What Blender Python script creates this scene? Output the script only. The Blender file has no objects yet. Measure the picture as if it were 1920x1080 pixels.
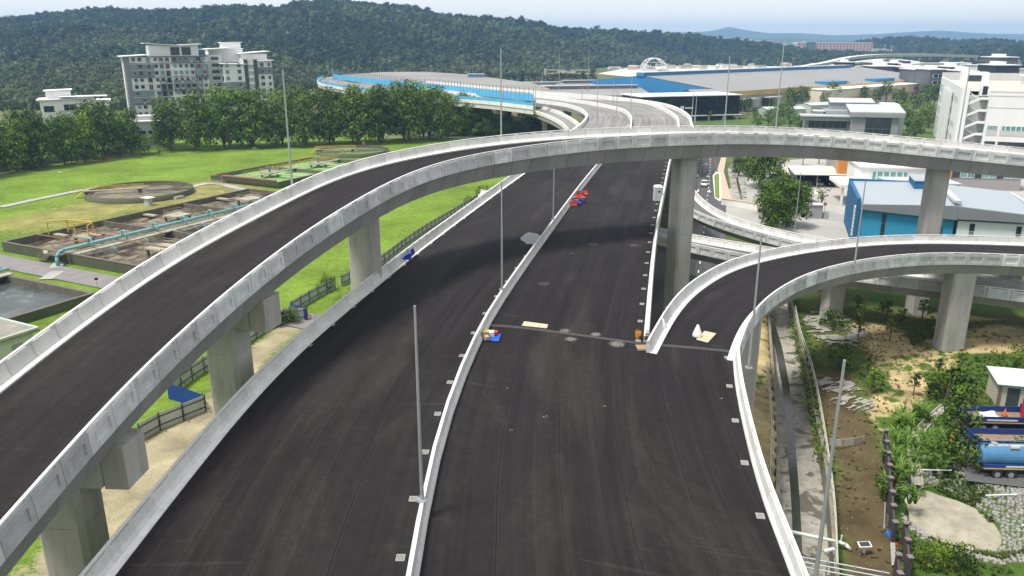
import bpy, math, random
import numpy as np
from mathutils import Vector, Matrix
R = random.Random(7)
rad = math.radians
S = bpy.context.scene
COL = S.collection
# ---------------------------------------------------------------- camera
F, PITCH, HC = 1493., rad(17.3), 38.
cd = bpy.data.cameras.new('camera'); cam = bpy.data.objects.new('camera', cd); COL.objects.link(cam)
cd.sensor_width = 36; cd.lens = F/1920*36; cd.clip_start = .5; cd.clip_end = 60000
cam.location = (0, 0, HC); cam.rotation_euler = (math.pi/2-PITCH, 0, 0); S.camera = cam
# ---------------------------------------------------------------- sky, sun, exposure
SUN_AZ, SUN_EL = 118., 64.          # degrees left of the view direction, above the horizon
W = bpy.data.worlds.new('World'); S.world = W; W.use_nodes = True
wn, wl = W.node_tree.nodes, W.node_tree.links
bg = wn['Background']; bg.inputs['Strength'].default_value = .094
sk = wn.new('ShaderNodeTexSky'); sk.sky_type = 'NISHITA'; sk.sun_disc = False
sk.sun_elevation = rad(SUN_EL); sk.sun_rotation = rad(-SUN_AZ); sk.altitude = 50; sk.air_density = 1.2; sk.dust_density = 3.; sk.ozone_density = 1.5
tc = wn.new('ShaderNodeTexCoord'); mp = wn.new('ShaderNodeMapping'); mp.inputs['Scale'].default_value = (1, 1, 3.2)
nz = wn.new('ShaderNodeTexNoise'); nz.inputs['Scale'].default_value = 2.6; nz.inputs['Detail'].default_value = 7; nz.inputs['Roughness'].default_value = .55
rp = wn.new('ShaderNodeValToRGB'); rp.color_ramp.elements[0].position = .34; rp.color_ramp.elements[1].position = .60
rp.color_ramp.elements[0].color = (.22, .22, .22, 1); rp.color_ramp.elements[1].color = (.80, .80, .80, 1)
mx = wn.new('ShaderNodeMix'); mx.data_type = 'RGBA'; mx.inputs['B'].default_value = (10.6, 10.3, 9.5, 1)
wl.new(tc.outputs['Generated'], mp.inputs['Vector']); wl.new(mp.outputs['Vector'], nz.inputs['Vector']); wl.new(nz.outputs['Fac'], rp.inputs['Fac'])
sx_ = wn.new('ShaderNodeSeparateXYZ'); hr = wn.new('ShaderNodeMapRange'); hr.inputs['From Min'].default_value = .02; hr.inputs['From Max'].default_value = .45; hr.inputs['To Min'].default_value = .92; hr.inputs['To Max'].default_value = 0.
mm = wn.new('ShaderNodeMath'); mm.operation = 'MAXIMUM'; wl.new(tc.outputs['Generated'], sx_.inputs[0]); wl.new(sx_.outputs['Z'], hr.inputs['Value']); wl.new(hr.outputs[0], mm.inputs[0]); wl.new(rp.outputs['Color'], mm.inputs[1]); wl.new(mm.outputs[0], mx.inputs['Factor']); wl.new(sk.outputs['Color'], mx.inputs['A']); wl.new(mx.outputs['Result'], bg.inputs['Color'])
sd = bpy.data.lights.new('sun', 'SUN'); sd.energy = 3.5; sd.angle = rad(12.); sd.color = (1, .95, .87)
so = bpy.data.objects.new('sun', sd); COL.objects.link(so)
sv = Vector((-math.sin(rad(SUN_AZ))*math.cos(rad(SUN_EL)), math.cos(rad(SUN_AZ))*math.cos(rad(SUN_EL)), math.sin(rad(SUN_EL))))
so.rotation_euler = (-sv).to_track_quat('-Z', 'Y').to_euler()
S.view_settings.view_transform = 'Standard'; S.view_settings.look = 'None'; S.view_settings.exposure = .42; S.view_settings.gamma = 1
S.cycles.use_denoising = True; S.cycles.max_bounces = 6; S.cycles.transparent_max_bounces = 8; S.cycles.volume_bounces = 1
S.cycles.caustics_reflective = False; S.cycles.caustics_refractive = False
HAZE = 1.65e-4
# ---------------------------------------------------------------- helpers: places
def G(x, y, z=0.):
    """the point at height z that the photograph shows at pixel x, y"""
    u, v = (x-960)/F, (y-540)/F
    d = (u, math.cos(PITCH)-v*math.sin(PITCH), -math.sin(PITCH)-v*math.cos(PITCH))
    t = (z-HC)/d[2]
    return Vector((t*d[0], t*d[1], z))
def GD(x, y, D):
    """the point at ground distance D (along +Y) seen at pixel x, y"""
    u, v = (x-960)/F, (y-540)/F
    d = (u, math.cos(PITCH)-v*math.sin(PITCH), -math.sin(PITCH)-v*math.cos(PITCH))
    t = D/d[1]
    return Vector((t*d[0], D, HC+t*d[2]))
def crv(pts, z=0.): return [G(p[0], p[1], p[2] if len(p) > 2 else z) for p in pts]
def rs(pts, step=1., smooth=0, ext0=0, ext1=0):
    """Catmull-Rom through points, even spacing, optional smoothing and straight extensions"""
    p = np.array([tuple(q) for q in pts], float)
    if ext0: p = np.vstack([p[0]+(p[0]-p[1])/np.linalg.norm(p[0]-p[1])*ext0, p])
    if ext1: p = np.vstack([p, p[-1]+(p[-1]-p[-2])/np.linalg.norm(p[-1]-p[-2])*ext1])
    q = np.vstack([2*p[0]-p[1], p, 2*p[-1]-p[-2]]); out = []
    for i in range(1, len(q)-2):
        a, b, c, d = q[i-1:i+3]
        for t in np.linspace(0, 1, 24, endpoint=False):
            out.append(.5*((2*b)+(c-a)*t+(2*a-5*b+4*c-d)*t*t+(3*b-a-3*c+d)*t**3))
    out.append(p[-1]); out = np.array(out)
    def even(o, st):
        s = np.r_[0, np.cumsum(np.linalg.norm(np.diff(o, axis=0), axis=1))]
        n = max(2, int(round(s[-1]/st))+1); t = np.linspace(0, s[-1], n)
        return np.stack([np.interp(t, s, o[:, k]) for k in range(3)], 1)
    o = even(out, min(step, 1.))
    for _ in range(smooth):
        o[1:-1] = .25*o[:-2]+.5*o[1:-1]+.25*o[2:]
    return even(o, step)
def tang(c):
    t = np.gradient(c, axis=0); return t/np.linalg.norm(t, axis=1)[:, None]
def side(c):
    """unit vector to the right of travel, level"""
    t = tang(c).copy(); t[:, 2] = 0; t /= np.linalg.norm(t, axis=1)[:, None]
    return np.stack([t[:, 1], -t[:, 0], 0*t[:, 0]], 1)
def pair(a, b):
    """for each station of a the nearest point of b, running forwards only"""
    out = []; k = 0
    for q in a:
        d = np.linalg.norm(b[:, :2]-q[:2], axis=1); j = int(np.argmin(d)); k = max(k, j); out.append(b[j])
    o = np.array(out)
    for _ in range(3): o[1:-1] = .25*o[:-2]+.5*o[1:-1]+.25*o[2:]
    return o
# ---------------------------------------------------------------- helpers: objects
def tag(o, label=None, cat=None, group=None, kind=None):
    if label: o['label'] = label
    if cat: o['category'] = cat
    if group: o['group'] = group
    if kind: o['kind'] = kind
    return o
def empty(name, loc=(0, 0, 0), rz=0., label=None, cat=None, group=None):
    o = bpy.data.objects.new(name, None); COL.objects.link(o); o.location = loc; o.rotation_euler = (0, 0, rz); o.empty_display_size = .2
    return tag(o, label, cat, group)
def put(name, me, parent=None, loc=(0, 0, 0), rz=0., scale=None, rot=None):
    o = bpy.data.objects.new(name, me); COL.objects.link(o); o.parent = parent; o.location = loc
    o.rotation_euler = rot if rot else (0, 0, rz)
    if scale: o.scale = scale
    return o
def clone(o, parent=None):
    c = o.copy(); COL.objects.link(c)
    if parent: c.parent = parent
    for ch in o.children: clone(ch, c)
    return c
class MB:
    def __init__(s): s.v = []; s.f = []; s.m = []; s.uv = None
    def add(s, vs, fs, mi=0):
        b = len(s.v); s.v += [tuple(p) for p in vs]; s.f += [tuple(b+i for i in f) for f in fs]; s.m += [mi]*len(fs); return s
    def hexa(s, p, mi=0):      # 8 points: bottom ring, top ring
        return s.add(p, [(3, 2, 1, 0), (4, 5, 6, 7), (0, 1, 5, 4), (1, 2, 6, 5), (2, 3, 7, 6), (3, 0, 4, 7)], mi)
    def box(s, c, d, rz=0., mi=0, taper=1.):
        x, y, z = d[0]/2, d[1]/2, d[2]/2; co, si = math.cos(rz), math.sin(rz); p = []
        for zz, k in ((-z, 1.), (z, taper)):
            for a, b in ((-x, -y), (x, -y), (x, y), (-x, y)): p.append((c[0]+a*k*co-b*k*si, c[1]+a*k*si+b*k*co, c[2]+zz))
        return s.hexa(p, mi)
    def bx(s, x0, x1, y0, y1, z0, z1, mi=0): return s.box(((x0+x1)/2, (y0+y1)/2, (z0+z1)/2), (x1-x0, y1-y0, z1-z0), 0, mi)
    def prism(s, poly, z0, z1, mi=0, k=1., c=None):
        n = len(poly)
        if k != 1.:
            c = c or (sum(p[0] for p in poly)/n, sum(p[1] for p in poly)/n)
            top = [(c[0]+(p[0]-c[0])*k, c[1]+(p[1]-c[1])*k) for p in poly]
        else: top = poly
        vs = [(p[0], p[1], z0) for p in poly]+[(p[0], p[1], z1) for p in top]
        return s.add(vs, [tuple(range(n-1, -1, -1)), tuple(range(n, 2*n))]+[(i, (i+1) % n, n+(i+1) % n, n+i) for i in range(n)], mi)
    def tube(s, p, q, r, n=8, r2=None, mi=0, caps=True):
        p, q = Vector(p), Vector(q); d = (q-p).normalized(); a = d.orthogonal().normalized(); b = d.cross(a); r2 = r if r2 is None else r2
        vs = [p+(a*math.cos(t)+b*math.sin(t))*r for t in [2*math.pi*i/n for i in range(n)]]+[q+(a*math.cos(t)+b*math.sin(t))*r2 for t in [2*math.pi*i/n for i in range(n)]]
        fs = [(i, (i+1) % n, n+(i+1) % n, n+i) for i in range(n)]
        if caps: fs += [tuple(range(n-1, -1, -1)), tuple(range(n, 2*n))]
        return s.add(vs, fs, mi)
    def path(s, pts, r, n=8, mi=0):
        for a, b in zip(pts[:-1], pts[1:]): s.tube(a, b, r, n, mi=mi)
        return s
    def sweep(s, secs, closed=True, caps=True, mi=0):
        """secs: list of rings of points"""
        n = len(secs[0]); vs = [p for r in secs for p in r]; fs = []
        for i in range(len(secs)-1):
            for j in range(n if closed else n-1):
                k = (j+1) % n; fs.append((i*n+j, i*n+k, (i+1)*n+k, (i+1)*n+j))
        if caps and closed: fs += [tuple(range(n-1, -1, -1)), tuple((len(secs)-1)*n+j for j in range(n))]
        return s.add(vs, fs, mi)
    def lathe(s, prof, n=24, c=(0, 0, 0), mi=0):
        rings = [[(c[0]+r*math.cos(2*math.pi*i/n), c[1]+r*math.sin(2*math.pi*i/n), c[2]+z) for i in range(n)] for r, z in prof]
        return s.sweep(rings, True, False, mi)
    def mesh(s, name, mats, smooth=False):
        me = bpy.data.meshes.new(name); me.from_pydata(s.v, [], s.f)
        for m in (mats if isinstance(mats, (list, tuple)) else [mats]): me.materials.append(m)
        if len(me.materials) > 1: me.polygons.foreach_set('material_index', s.m)
        if smooth: me.polygons.foreach_set('use_smooth', [True]*len(me.polygons))
        if s.uv is not None:
            ul = me.uv_layers.new(name='UVMap'); ul.data.foreach_set('uv', [c for f in s.f for i in f for c in s.uv[i]])
        me.update(); return me
    def obj(s, name, mats, parent=None, smooth=False, loc=(0, 0, 0), rz=0.):
        return put(name, s.mesh(name, mats, smooth), parent, loc, rz)
def noise2(x, y, s=1., seed=0, oct=4):
    """smooth value noise (numpy arrays), about 0..1"""
    x = np.asarray(x, float)*s; y = np.asarray(y, float)*s; out = 0; amp = .5; tot = 0
    for o in range(oct):
        xi, yi = np.floor(x), np.floor(y); xf, yf = x-xi, y-yi; xf = xf*xf*(3-2*xf); yf = yf*yf*(3-2*yf)
        def h(a, b): v = np.sin(a*127.1+b*311.7+seed*74.7+o*19.3)*43758.5453; return v-np.floor(v)
        v = (h(xi, yi)*(1-xf)+h(xi+1, yi)*xf)*(1-yf)+(h(xi, yi+1)*(1-xf)+h(xi+1, yi+1)*xf)*yf
        out = out+v*amp; tot += amp; amp *= .5; x = x*2.03; y = y*2.03
    return out/tot
# ---------------------------------------------------------------- helpers: materials
MATS = {}
class NT:
    def __init__(s, name):
        s.m = bpy.data.materials.new(name); s.m.use_nodes = True; s.n = s.m.node_tree.nodes; s.l = s.m.node_tree.links; s.b = s.n['Principled BSDF']
    def new(s, t, **k):
        o = s.n.new('ShaderNode'+t)
        for a, v in k.items():
            if a.startswith('i_'): s.set(o.inputs[a[2:].replace('_', ' ')], v)
            else: setattr(o, a, v)
        return o
    def set(s, sock, v):
        if isinstance(v, bpy.types.NodeSocket): s.l.new(v, sock)
        else: sock.default_value = v
    def pos(s, scale=(1, 1, 1), src='pos', rz=0.):
        if src == 'pos': v = s.new('NewGeometry').outputs['Position']
        elif src == 'uv': v = s.new('TexCoord').outputs['UV']
        else: v = s.new('TexCoord').outputs['Object']
        m = s.new('Mapping'); s.l.new(v, m.inputs['Vector']); m.inputs['Scale'].default_value = scale; m.inputs['Rotation'].default_value = (0, 0, rz); return m.outputs['Vector']
    def noise(s, vec, scale=1., detail=4, rough=.55, dist=0.):
        o = s.new('TexNoise'); s.l.new(vec, o.inputs['Vector']); o.inputs['Scale'].default_value = scale; o.inputs['Detail'].default_value = detail
        o.inputs['Roughness'].default_value = rough; o.inputs['Distortion'].default_value = dist; return o.outputs['Fac']
    def ramp(s, fac, a, b, ca=0., cb=1.):
        o = s.new('MapRange'); s.l.new(fac, o.inputs['Value'])
        for n, v in (('From Min', a), ('From Max', b), ('To Min', ca), ('To Max', cb)): o.inputs[n].default_value = v
        return o.outputs['Result']
    def math(s, op, a, b=0.):
        o = s.new('Math', operation=op); s.set(o.inputs[0], a); s.set(o.inputs[1], b); return o.outputs[0]
    def mix(s, fac, a, b, blend='MIX'):
        o = s.new('Mix', data_type='RGBA', blend_type=blend)
        s.set(o.inputs['Factor'], fac)
        for k, v in (('A', a), ('B', b)): s.set(o.inputs[k], v if isinstance(v, bpy.types.NodeSocket) else (*v[:3], 1))
        return o.outputs['Result']
    def scale(s, col, f):
        o = s.new('VectorMath', operation='SCALE'); s.set(o.inputs[0], col if isinstance(col, bpy.types.NodeSocket) else tuple(col[:3])); s.set(o.inputs['Scale'], f); return o.outputs[0]
    def bump(s, h, strength=.3, dist=.05):
        o = s.new('Bump'); s.l.new(h, o.inputs['Height']); o.inputs['Strength'].default_value = strength; o.inputs['Distance'].default_value = dist
        s.l.new(o.outputs['Normal'], s.b.inputs['Normal'])
    def done(s, col, rough=.85, spec=.3, metal=0.):
        s.set(s.b.inputs['Base Color'], col if isinstance(col, bpy.types.NodeSocket) else (*col[:3], 1)); s.set(s.b.inputs['Roughness'], rough)
        s.b.inputs['Specular IOR Level'].default_value = spec; s.b.inputs['Metallic'].default_value = metal; return s.m
def M(name, col, rough=.8, var=.12, scale=.6, rnd=0., spec=.3, metal=0., bump=0., stain=0., stainc=(.08, .075, .07), src='pos', streak=(1, 1, 1)):
    """plain painted / mineral surface: mottling, per-piece variation, stains"""
    if name in MATS: return MATS[name]
    t = NT(name); v = t.pos(streak, src); n = t.noise(v, scale, 5, .6)
    f = t.ramp(n, .25, .75, 1-var, 1+var)
    if rnd: f = t.math('MULTIPLY', f, t.ramp(t.new('ObjectInfo').outputs['Random'], 0, 1, 1-rnd, 1+rnd))
    c = t.scale(col, f)
    if stain:
        n2 = t.noise(t.pos((1, 1, .18), src), scale*2.6, 7, .68); c = t.mix(t.ramp(n2, .52, .75, 0, stain), c, stainc)
    if bump: t.bump(t.noise(v, scale*14, 3), bump, .02)
    MATS[name] = t.done(c, rough, spec, metal); return MATS[name]
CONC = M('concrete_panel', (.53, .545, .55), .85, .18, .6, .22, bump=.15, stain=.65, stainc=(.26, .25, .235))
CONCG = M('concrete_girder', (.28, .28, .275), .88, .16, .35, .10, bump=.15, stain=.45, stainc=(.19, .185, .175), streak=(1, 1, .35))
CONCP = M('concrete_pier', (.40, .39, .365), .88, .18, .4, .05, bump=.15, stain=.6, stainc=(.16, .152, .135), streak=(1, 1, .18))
CONCW = M('concrete_barrier', (.62, .62, .605), .8, .14, .5, .10, bump=.1, stain=.55, stainc=(.38, .37, .35))
WHITE = M('white_rail', (.74, .74, .73), .55, .05, 1., .03)
KERB = M('whitened_kerb', (.78, .78, .77), .8, .12, 1.2, .03, stain=.4, stainc=(.4, .4, .39))
STEEL = M('galvanised_steel', (.42, .44, .46), .42, .06, 2., .05, spec=.5, metal=.55)
DARK = M('dark_void', (.02, .02, .02), .9, .1)
BLACKR = M('black_rubber', (.02, .02, .022), .8, .1)
def asphalt(name, base=(.034, .032, .0335), dust=.5, seam=3.7):
    t = NT(name); uv = t.pos((1, 1, 1), 'uv'); st = t.pos((1.1, .016, 1), 'uv'); st2 = t.pos((3.8, .05, 1), 'uv')
    a = t.noise(st, 1., 5, .6); b = t.noise(st2, 1., 3, .6); big = t.noise(uv, .055, 4, .55, .6); gr = t.noise(uv, 13., 3, .7)
    f = t.math('MULTIPLY', t.ramp(a, .3, .7, .68, 1.36), t.ramp(b, .3, .7, .9, 1.1)); f = t.math('MULTIPLY', f, t.ramp(gr, .3, .7, .68, 1.34)); f = t.math('MULTIPLY', f, t.ramp(big, .3, .7, .85, 1.16))
    sx = t.new('SeparateXYZ'); t.l.new(uv, sx.inputs[0])
    wob = t.noise(t.pos((.02, .06, 1), 'uv'), 1., 2); u = t.math('ADD', sx.outputs[0], t.ramp(wob, .3, .7, -.25, .25))
    fr = t.math('FRACT', t.math('DIVIDE', u, seam)); near = t.math('ABSOLUTE', t.math('SUBTRACT', fr, .5))
    line = t.ramp(near, .488, .494, 0, 1); f = t.math('MULTIPLY', f, t.ramp(line, 0, 1, 1, .42)); l2 = t.math('MULTIPLY', t.ramp(near, .476, .480, 0, 1), t.ramp(near, .485, .488, 1, 0)); f = t.math('MULTIPLY', f, t.ramp(l2, 0, 1, 1, 1.45))
    c = t.scale(base, f)
    d = t.noise(t.pos((.22, .045, 1), 'uv'), 1., 6, .68, .8); c = t.mix(t.ramp(d, .50, .78, 0, dust*.6), c, (.075, .067, .062))
    sc = t.noise(t.pos((.16, 2.2, 1), 'uv', .25), .5, 6, .7, 1.2); c = t.mix(t.ramp(sc, .63, .80, 0, dust*.5), c, (.17, .16, .15))
    mk_ = t.noise(t.pos((.55, .012, 1), 'uv'), 1., 4, .7); c = t.mix(t.ramp(mk_, .56, .70, 0, dust*.22), c, (.06, .054, .05))
    c = t.scale(c, t.ramp(t.noise(uv, 1.7, 5, .7), .3, .7, .80, 1.22))
    th = t.noise(t.pos((7., .022, 1), 'uv'), 1., 3, .6); c = t.mix(t.ramp(th, .66, .70, 0, dust*.4), c, (.062, .056, .054)); c = t.scale(c, t.ramp(t.noise(t.pos((5., .018, 1), 'uv', .02), 1., 3, .6), .30, .36, .72, 1.))
    t.bump(gr, .12, .01)
    return t.done(c, t.ramp(big, .3, .7, .9, .78), .18)
ASPH = asphalt('new_asphalt', (.0152, .0132, .0140), .65)
ASPHF = asphalt('flyover_asphalt', (.0168, .0147, .0155), .6, 3.4)
ASPHO = asphalt('grey_asphalt', (.12, .118, .115), .5, 3.5)
ASPHS = asphalt('street_asphalt', (.085, .085, .088), .5, 3.4)
def strip(name, a, b, mat, parent=None, nx=1, u0=0., lift=0.):
    """a surface between two paired lines, u in metres across from a, v along"""
    mb = MB(); mb.uv = []; s = np.r_[0, np.cumsum(np.linalg.norm(np.diff((a+b)/2, axis=0), axis=1))]
    for i in range(len(a)):
        w = np.linalg.norm(b[i]-a[i])
        for j in range(nx+1):
            k = j/nx; p = a[i]*(1-k)+b[i]*k; mb.v.append((p[0], p[1], p[2]+lift)); mb.uv.append((u0+w*k, s[i]))
    for i in range(len(a)-1):
        for j in range(nx):
            q = i*(nx+1)+j; mb.f.append((q, q+1, q+nx+2, q+nx+1)); mb.m.append(0)
    o = mb.obj(name, mat, parent)
    if o.data.polygons[0].normal.z < 0: o.data.flip_normals()
    return o
def frame(p, t, n):
    """matrix with x along t, y along n (level, outwards), z up"""
    t = Vector(t).normalized(); n = Vector(n); n = (n-t*n.dot(t)).normalized(); z = t.cross(n)
    if z.z < 0: z = -z; 
    m = Matrix((t, n, z)).transposed().to_4x4(); m.translation = Vector(p); return m
def row(name, me, c, out, parent, length, gap=.05, inv=None):
    """pieces of one shared mesh (unit length along x) set end to end along c; out = outward unit vectors"""
    L = []
    for i in range(len(c)-1):
        a, b = c[i], c[i+1]; d = Vector(b-a); n = Vector((out[i]+out[i+1])/2)
        o = bpy.data.objects.new(name, me); COL.objects.link(o); o.parent = parent
        mt = frame((a+b)/2, d, n) @ Matrix.Diagonal((d.length-gap, 1, 1, 1))
        o.matrix_local = (inv @ mt) if inv else mt; L.append(o)
    return L
def bar(c, out, offs, z0, w, h):
    """rectangular bar swept along c: offset offs outwards, bottom z0"""
    return [[tuple(c[i]+out[i]*(offs-w/2)+(0, 0, z0)), tuple(c[i]+out[i]*(offs+w/2)+(0, 0, z0)), tuple(c[i]+out[i]*(offs+w/2)+(0, 0, z0+h)), tuple(c[i]+out[i]*(offs-w/2)+(0, 0, z0+h))] for i in range(len(c))]
# ---- shared pieces of parapets; x: -.5...5 along, y: 0 = outer face, negative = towards the road, z: 0 = top of the rail
def panel_mesh(name, H=1.5, road=1.1, mat=None):
    """precast outer panel with a sunk field, posts under the rail leave slots"""
    m = MB(); y0, y1 = -.26, 0.
    zt, zb = -.20, -H
    # body as frame round a sunk field on the outer face
    e, fz0, fz1 = .40, zb+.32, zt-.30; x0, x1 = -.5, .5; fx0, fx1 = -.36, .36; d = .10
    m.add([(x0, y0, zb), (x1, y0, zb), (x1, y0, zt), (x0, y0, zt), (x0, y1, zb), (x1, y1, zb), (x1, y1, zt), (x0, y1, zt),
           (fx0, y1, fz0), (fx1, y1, fz0), (fx1, y1, fz1), (fx0, y1, fz1), (fx0, y1-d, fz0), (fx1, y1-d, fz0), (fx1, y1-d, fz1), (fx0, y1-d, fz1)],
          [(0, 1, 2, 3), (0, 4, 5, 1), (3, 2, 6, 7), (0, 3, 7, 4), (1, 5, 6, 2),
           (4, 8, 9, 5), (5, 9, 10, 6), (6, 10, 11, 7), (7, 11, 8, 4), (8, 12, 13, 9), (9, 13, 14, 10), (10, 14, 15, 11), (11, 15, 12, 8), (12, 15, 14, 13)])
    m.bx(-.5, -.36, -.22, -.04, zt-.01, -.09); m.bx(.36, .5, -.22, -.04, zt-.01, -.09)
    return m.mesh(name, mat or CONC)
PANEL = panel_mesh('parapet_panel')
def barrier_mesh(name, mat, H=1.05, rail=True, two=False):
    """road-side barrier length: sloping toe and wall; y<0 is the road side"""
    m = MB()
    if two: prof = [(-.32, -H), (-.30, -H+.12), (-.15, -H+.36), (-.10, 0), (.10, 0), (.15, -H+.36), (.30, -H+.12), (.32, -H)]
    else:
        t = -.20 if rail else 0.
        prof = [(-.48, -H), (-.46, -H+.10), (-.33, -H+.30), (-.26, t), (-.02, t), (-.02, -H-.3), (-.2, -H-.3)]
    m.sweep([[(-.5, y, z) for y, z in prof], [(.5, y, z) for y, z in prof]])
    if rail and not two:
        m.bx(-.5, -.4, -.22, -.06, -.21, -.09); m.bx(.4, .5, -.22, -.06, -.21, -.09)
    return m.mesh(name, mat)
BARR = barrier_mesh('barrier_segment', CONCW)
BARRL = barrier_mesh('barrier_segment_left', CONC)
MEDB = barrier_mesh('median_segment', CONCW, 1.0, False, True)
def octa(w, d, ch):
    x, y = w/2, d/2; return [(-x+ch, -y), (x-ch, -y), (x, -y+ch), (x, y-ch), (x-ch, y), (-x+ch, y), (-x, y-ch), (-x, -y+ch)]
def pier(parent, x, y, z0, z1, w, d, rz, lift=3.4, head=1.9, mat=None, spread=1.9):
    mat = mat or CONCP
    core = MB().prism(octa(w-.06, d-.06, .25), z0-.5, z1-head+.05).obj('pier', mat, parent, loc=(x, y, 0), rz=rz)
    z = z0-.5; zt = z1-head
    n = max(1, round((zt-z)/lift)); hgt = (zt-z)/n; me = MB().prism(octa(w, d, .28), 0, hgt-.035).mesh('pier_lift', mat)
    for i in range(n): put('pier_lift', me, core, (0, 0, z+i*hgt))
    if head:
        h = MB(); o = octa(w, d, .28); top = [(a*spread, b*1.0) for a, b in octa(w, d, .28)]
        h.add([(p[0], p[1], zt) for p in o]+[(p[0], p[1], zt+head*.62) for p in top]+[(p[0], p[1], z1) for p in top],
              [tuple(range(7, -1, -1)), tuple(range(16, 24))]+[(i, (i+1) % 8, 8+(i+1) % 8, 8+i) for i in range(8)]+[(8+i, 8+(i+1) % 8, 16+(i+1) % 8, 16+i) for i in range(8)])
        h.obj('pier_head', mat, core)
    return core
def bridge(name, label, near, far, n_step=2.35, road=ASPHF, ph=1.1, gd=3.3, inset=1.0, seg=2.7, far_solid=True, ph_kerb=True, e0=0, e1=0, sm=40, far_panel=False):
    """an elevated road between two parapet tops: road, kerbs, parapets, segmental box girder. near/far are lists of points at rail level."""
    root = empty(name, (0, 0, 0), 0, label, 'bridge')
    a = rs(near, 1., sm, e0, e1); b = rs(far, 1., sm, e0, e1); bb = pair(a, b)
    mid = (a+bb)/2; lat = bb-a; lat[:, 2] = 0; wid = np.linalg.norm(lat, axis=1); lat = lat/wid[:, None]
    drop = np.array((0, 0, -ph))
    strip('road_surface', a+drop+lat*.45, bb+drop-lat*.45, road, root, 6)
    for which, cc, sgn in (('near', a, -1), ('far', b, 1)):
        p = rs(cc, n_step); 
        k = [int(np.argmin(np.linalg.norm(bb[:, :2]-q[:2], axis=1))) for q in p] if sgn > 0 else [int(np.argmin(np.linalg.norm(a[:, :2]-q[:2], axis=1))) for q in p]
        out = lat[k]*sgn
        row('parapet_panel', PANEL if (sgn < 0 or far_panel) else BARR, p, out, root, n_step)
        f = rs(cc, 1.2); k = [int(np.argmin(np.linalg.norm((bb if sgn > 0 else a)[:, :2]-q[:2], axis=1))) for q in f]; fo = lat[k]*sgn
        MB().sweep(bar(f, fo, -.13, -.09, .15, .09)).obj('rail', WHITE, root)
        if ph_kerb: MB().sweep(bar(f, fo, -.62, -ph-.04, .56, .16)).obj('kerb', KERB, root)
    # girder: recessed core and proud segments
    def sect(i, e): # e: shrink
        A, B, l, w = a[i], bb[i], lat[i], wid[i]; q = []
        for t, z in ((.22+e, -ph-.25-e), (w-.22-e, -ph-.25-e), (w-inset-e, -gd+e), (inset+e, -gd+e)):
            zz = A[2]*(1-t/w)+B[2]*t/w; q.append((A[0]+l[0]*t, A[1]+l[1]*t, zz+z))
        return q
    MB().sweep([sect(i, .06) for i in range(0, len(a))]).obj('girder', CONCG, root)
    s = np.r_[0, np.cumsum(np.linalg.norm(np.diff(mid, axis=0), axis=1))]; n = int(s[-1]/seg); edges = np.linspace(0, s[-1], n+1)
    def sect_at(d, e):
        i = min(len(a)-2, max(0, int(np.searchsorted(s, d))-1)); t = (d-s[i])/(s[i+1]-s[i]); q0, q1 = sect(i, e), sect(i+1, e)
        return [tuple(np.array(q0[j])*(1-t)+np.array(q1[j])*t) for j in range(4)]
    for i in range(n):
        d0, d1 = edges[i]+.025, edges[i+1]-.025
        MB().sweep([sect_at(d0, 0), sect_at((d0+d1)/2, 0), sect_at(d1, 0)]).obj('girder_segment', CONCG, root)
    return root, a, bb, lat
# ================================================================ main carriageways (deck level 14 m)
ZD = 14.
LBp = [(200,1080),(322,924),(369,868),(469,745),(600,619),(648,581),(762,487),(860,413),(950,347),(988,320),(1030,282),(1066,250)]
MDp = [(772,1085),(797,930),(816,852),(850,743),(890,650),(918,596),(940,563),(992,488),(1045,415),(1090,353),(1130,303),(1160,262),(1178,240)]
RBp = [(1206,640),(1213,560),(1220,488),(1228,430),(1237,384),(1245,345),(1252,311),(1262,270),(1270,240)]
R1p = [(1484,1085),(1469,1043),(1425,930),(1396,815),(1381,743),(1374,700),(1374,672)]
LB = rs(crv(LBp, ZD), 1., 60, 45); MD = rs(crv(MDp, ZD), 1., 60, 45); RB = rs(crv(RBp, ZD), 1., 60); R1 = rs(crv(R1p, ZD), 1., 20, 45)
# left carriageway, right carriageway (near, up to the expansion joint, and beyond)
JY = G(1206, 640, ZD).y; 
MDr = MD+side(MD)*.30; MDl = MD-side(MD)*.30
def part_of(c, p, q):
    """the stretch of curve c between the stations nearest to p and q"""
    i, j = [int(np.argmin(np.linalg.norm(c[:, :2]-np.array(tuple(w))[:2], axis=1))) for w in (p, q)]; return c[i:j+1]
def even_n(c, n):
    s = np.r_[0, np.cumsum(np.linalg.norm(np.diff(c, axis=0), axis=1))]; t = np.linspace(0, s[-1], n); return np.stack([np.interp(t, s, c[:, k]) for k in range(3)], 1)
tag(strip('road', MDl, pair(MDl, LB), ASPH, None, 8), kind='structure')
JL = G(914, 609, ZD)
aN = even_n(part_of(MDr, MDr[0], JL), 90); bN = even_n(R1, 90); bN[-1] = np.array(tuple(G(1374, 661, ZD)))
tag(strip('road', aN, bN, ASPH, None, 10), kind='structure')
aB = even_n(part_of(MDr, JL, MDr[-1]), 160); bB = even_n(RB, 160)
tag(strip('road', aB, bB, ASPH, None, 8), kind='structure')
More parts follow.
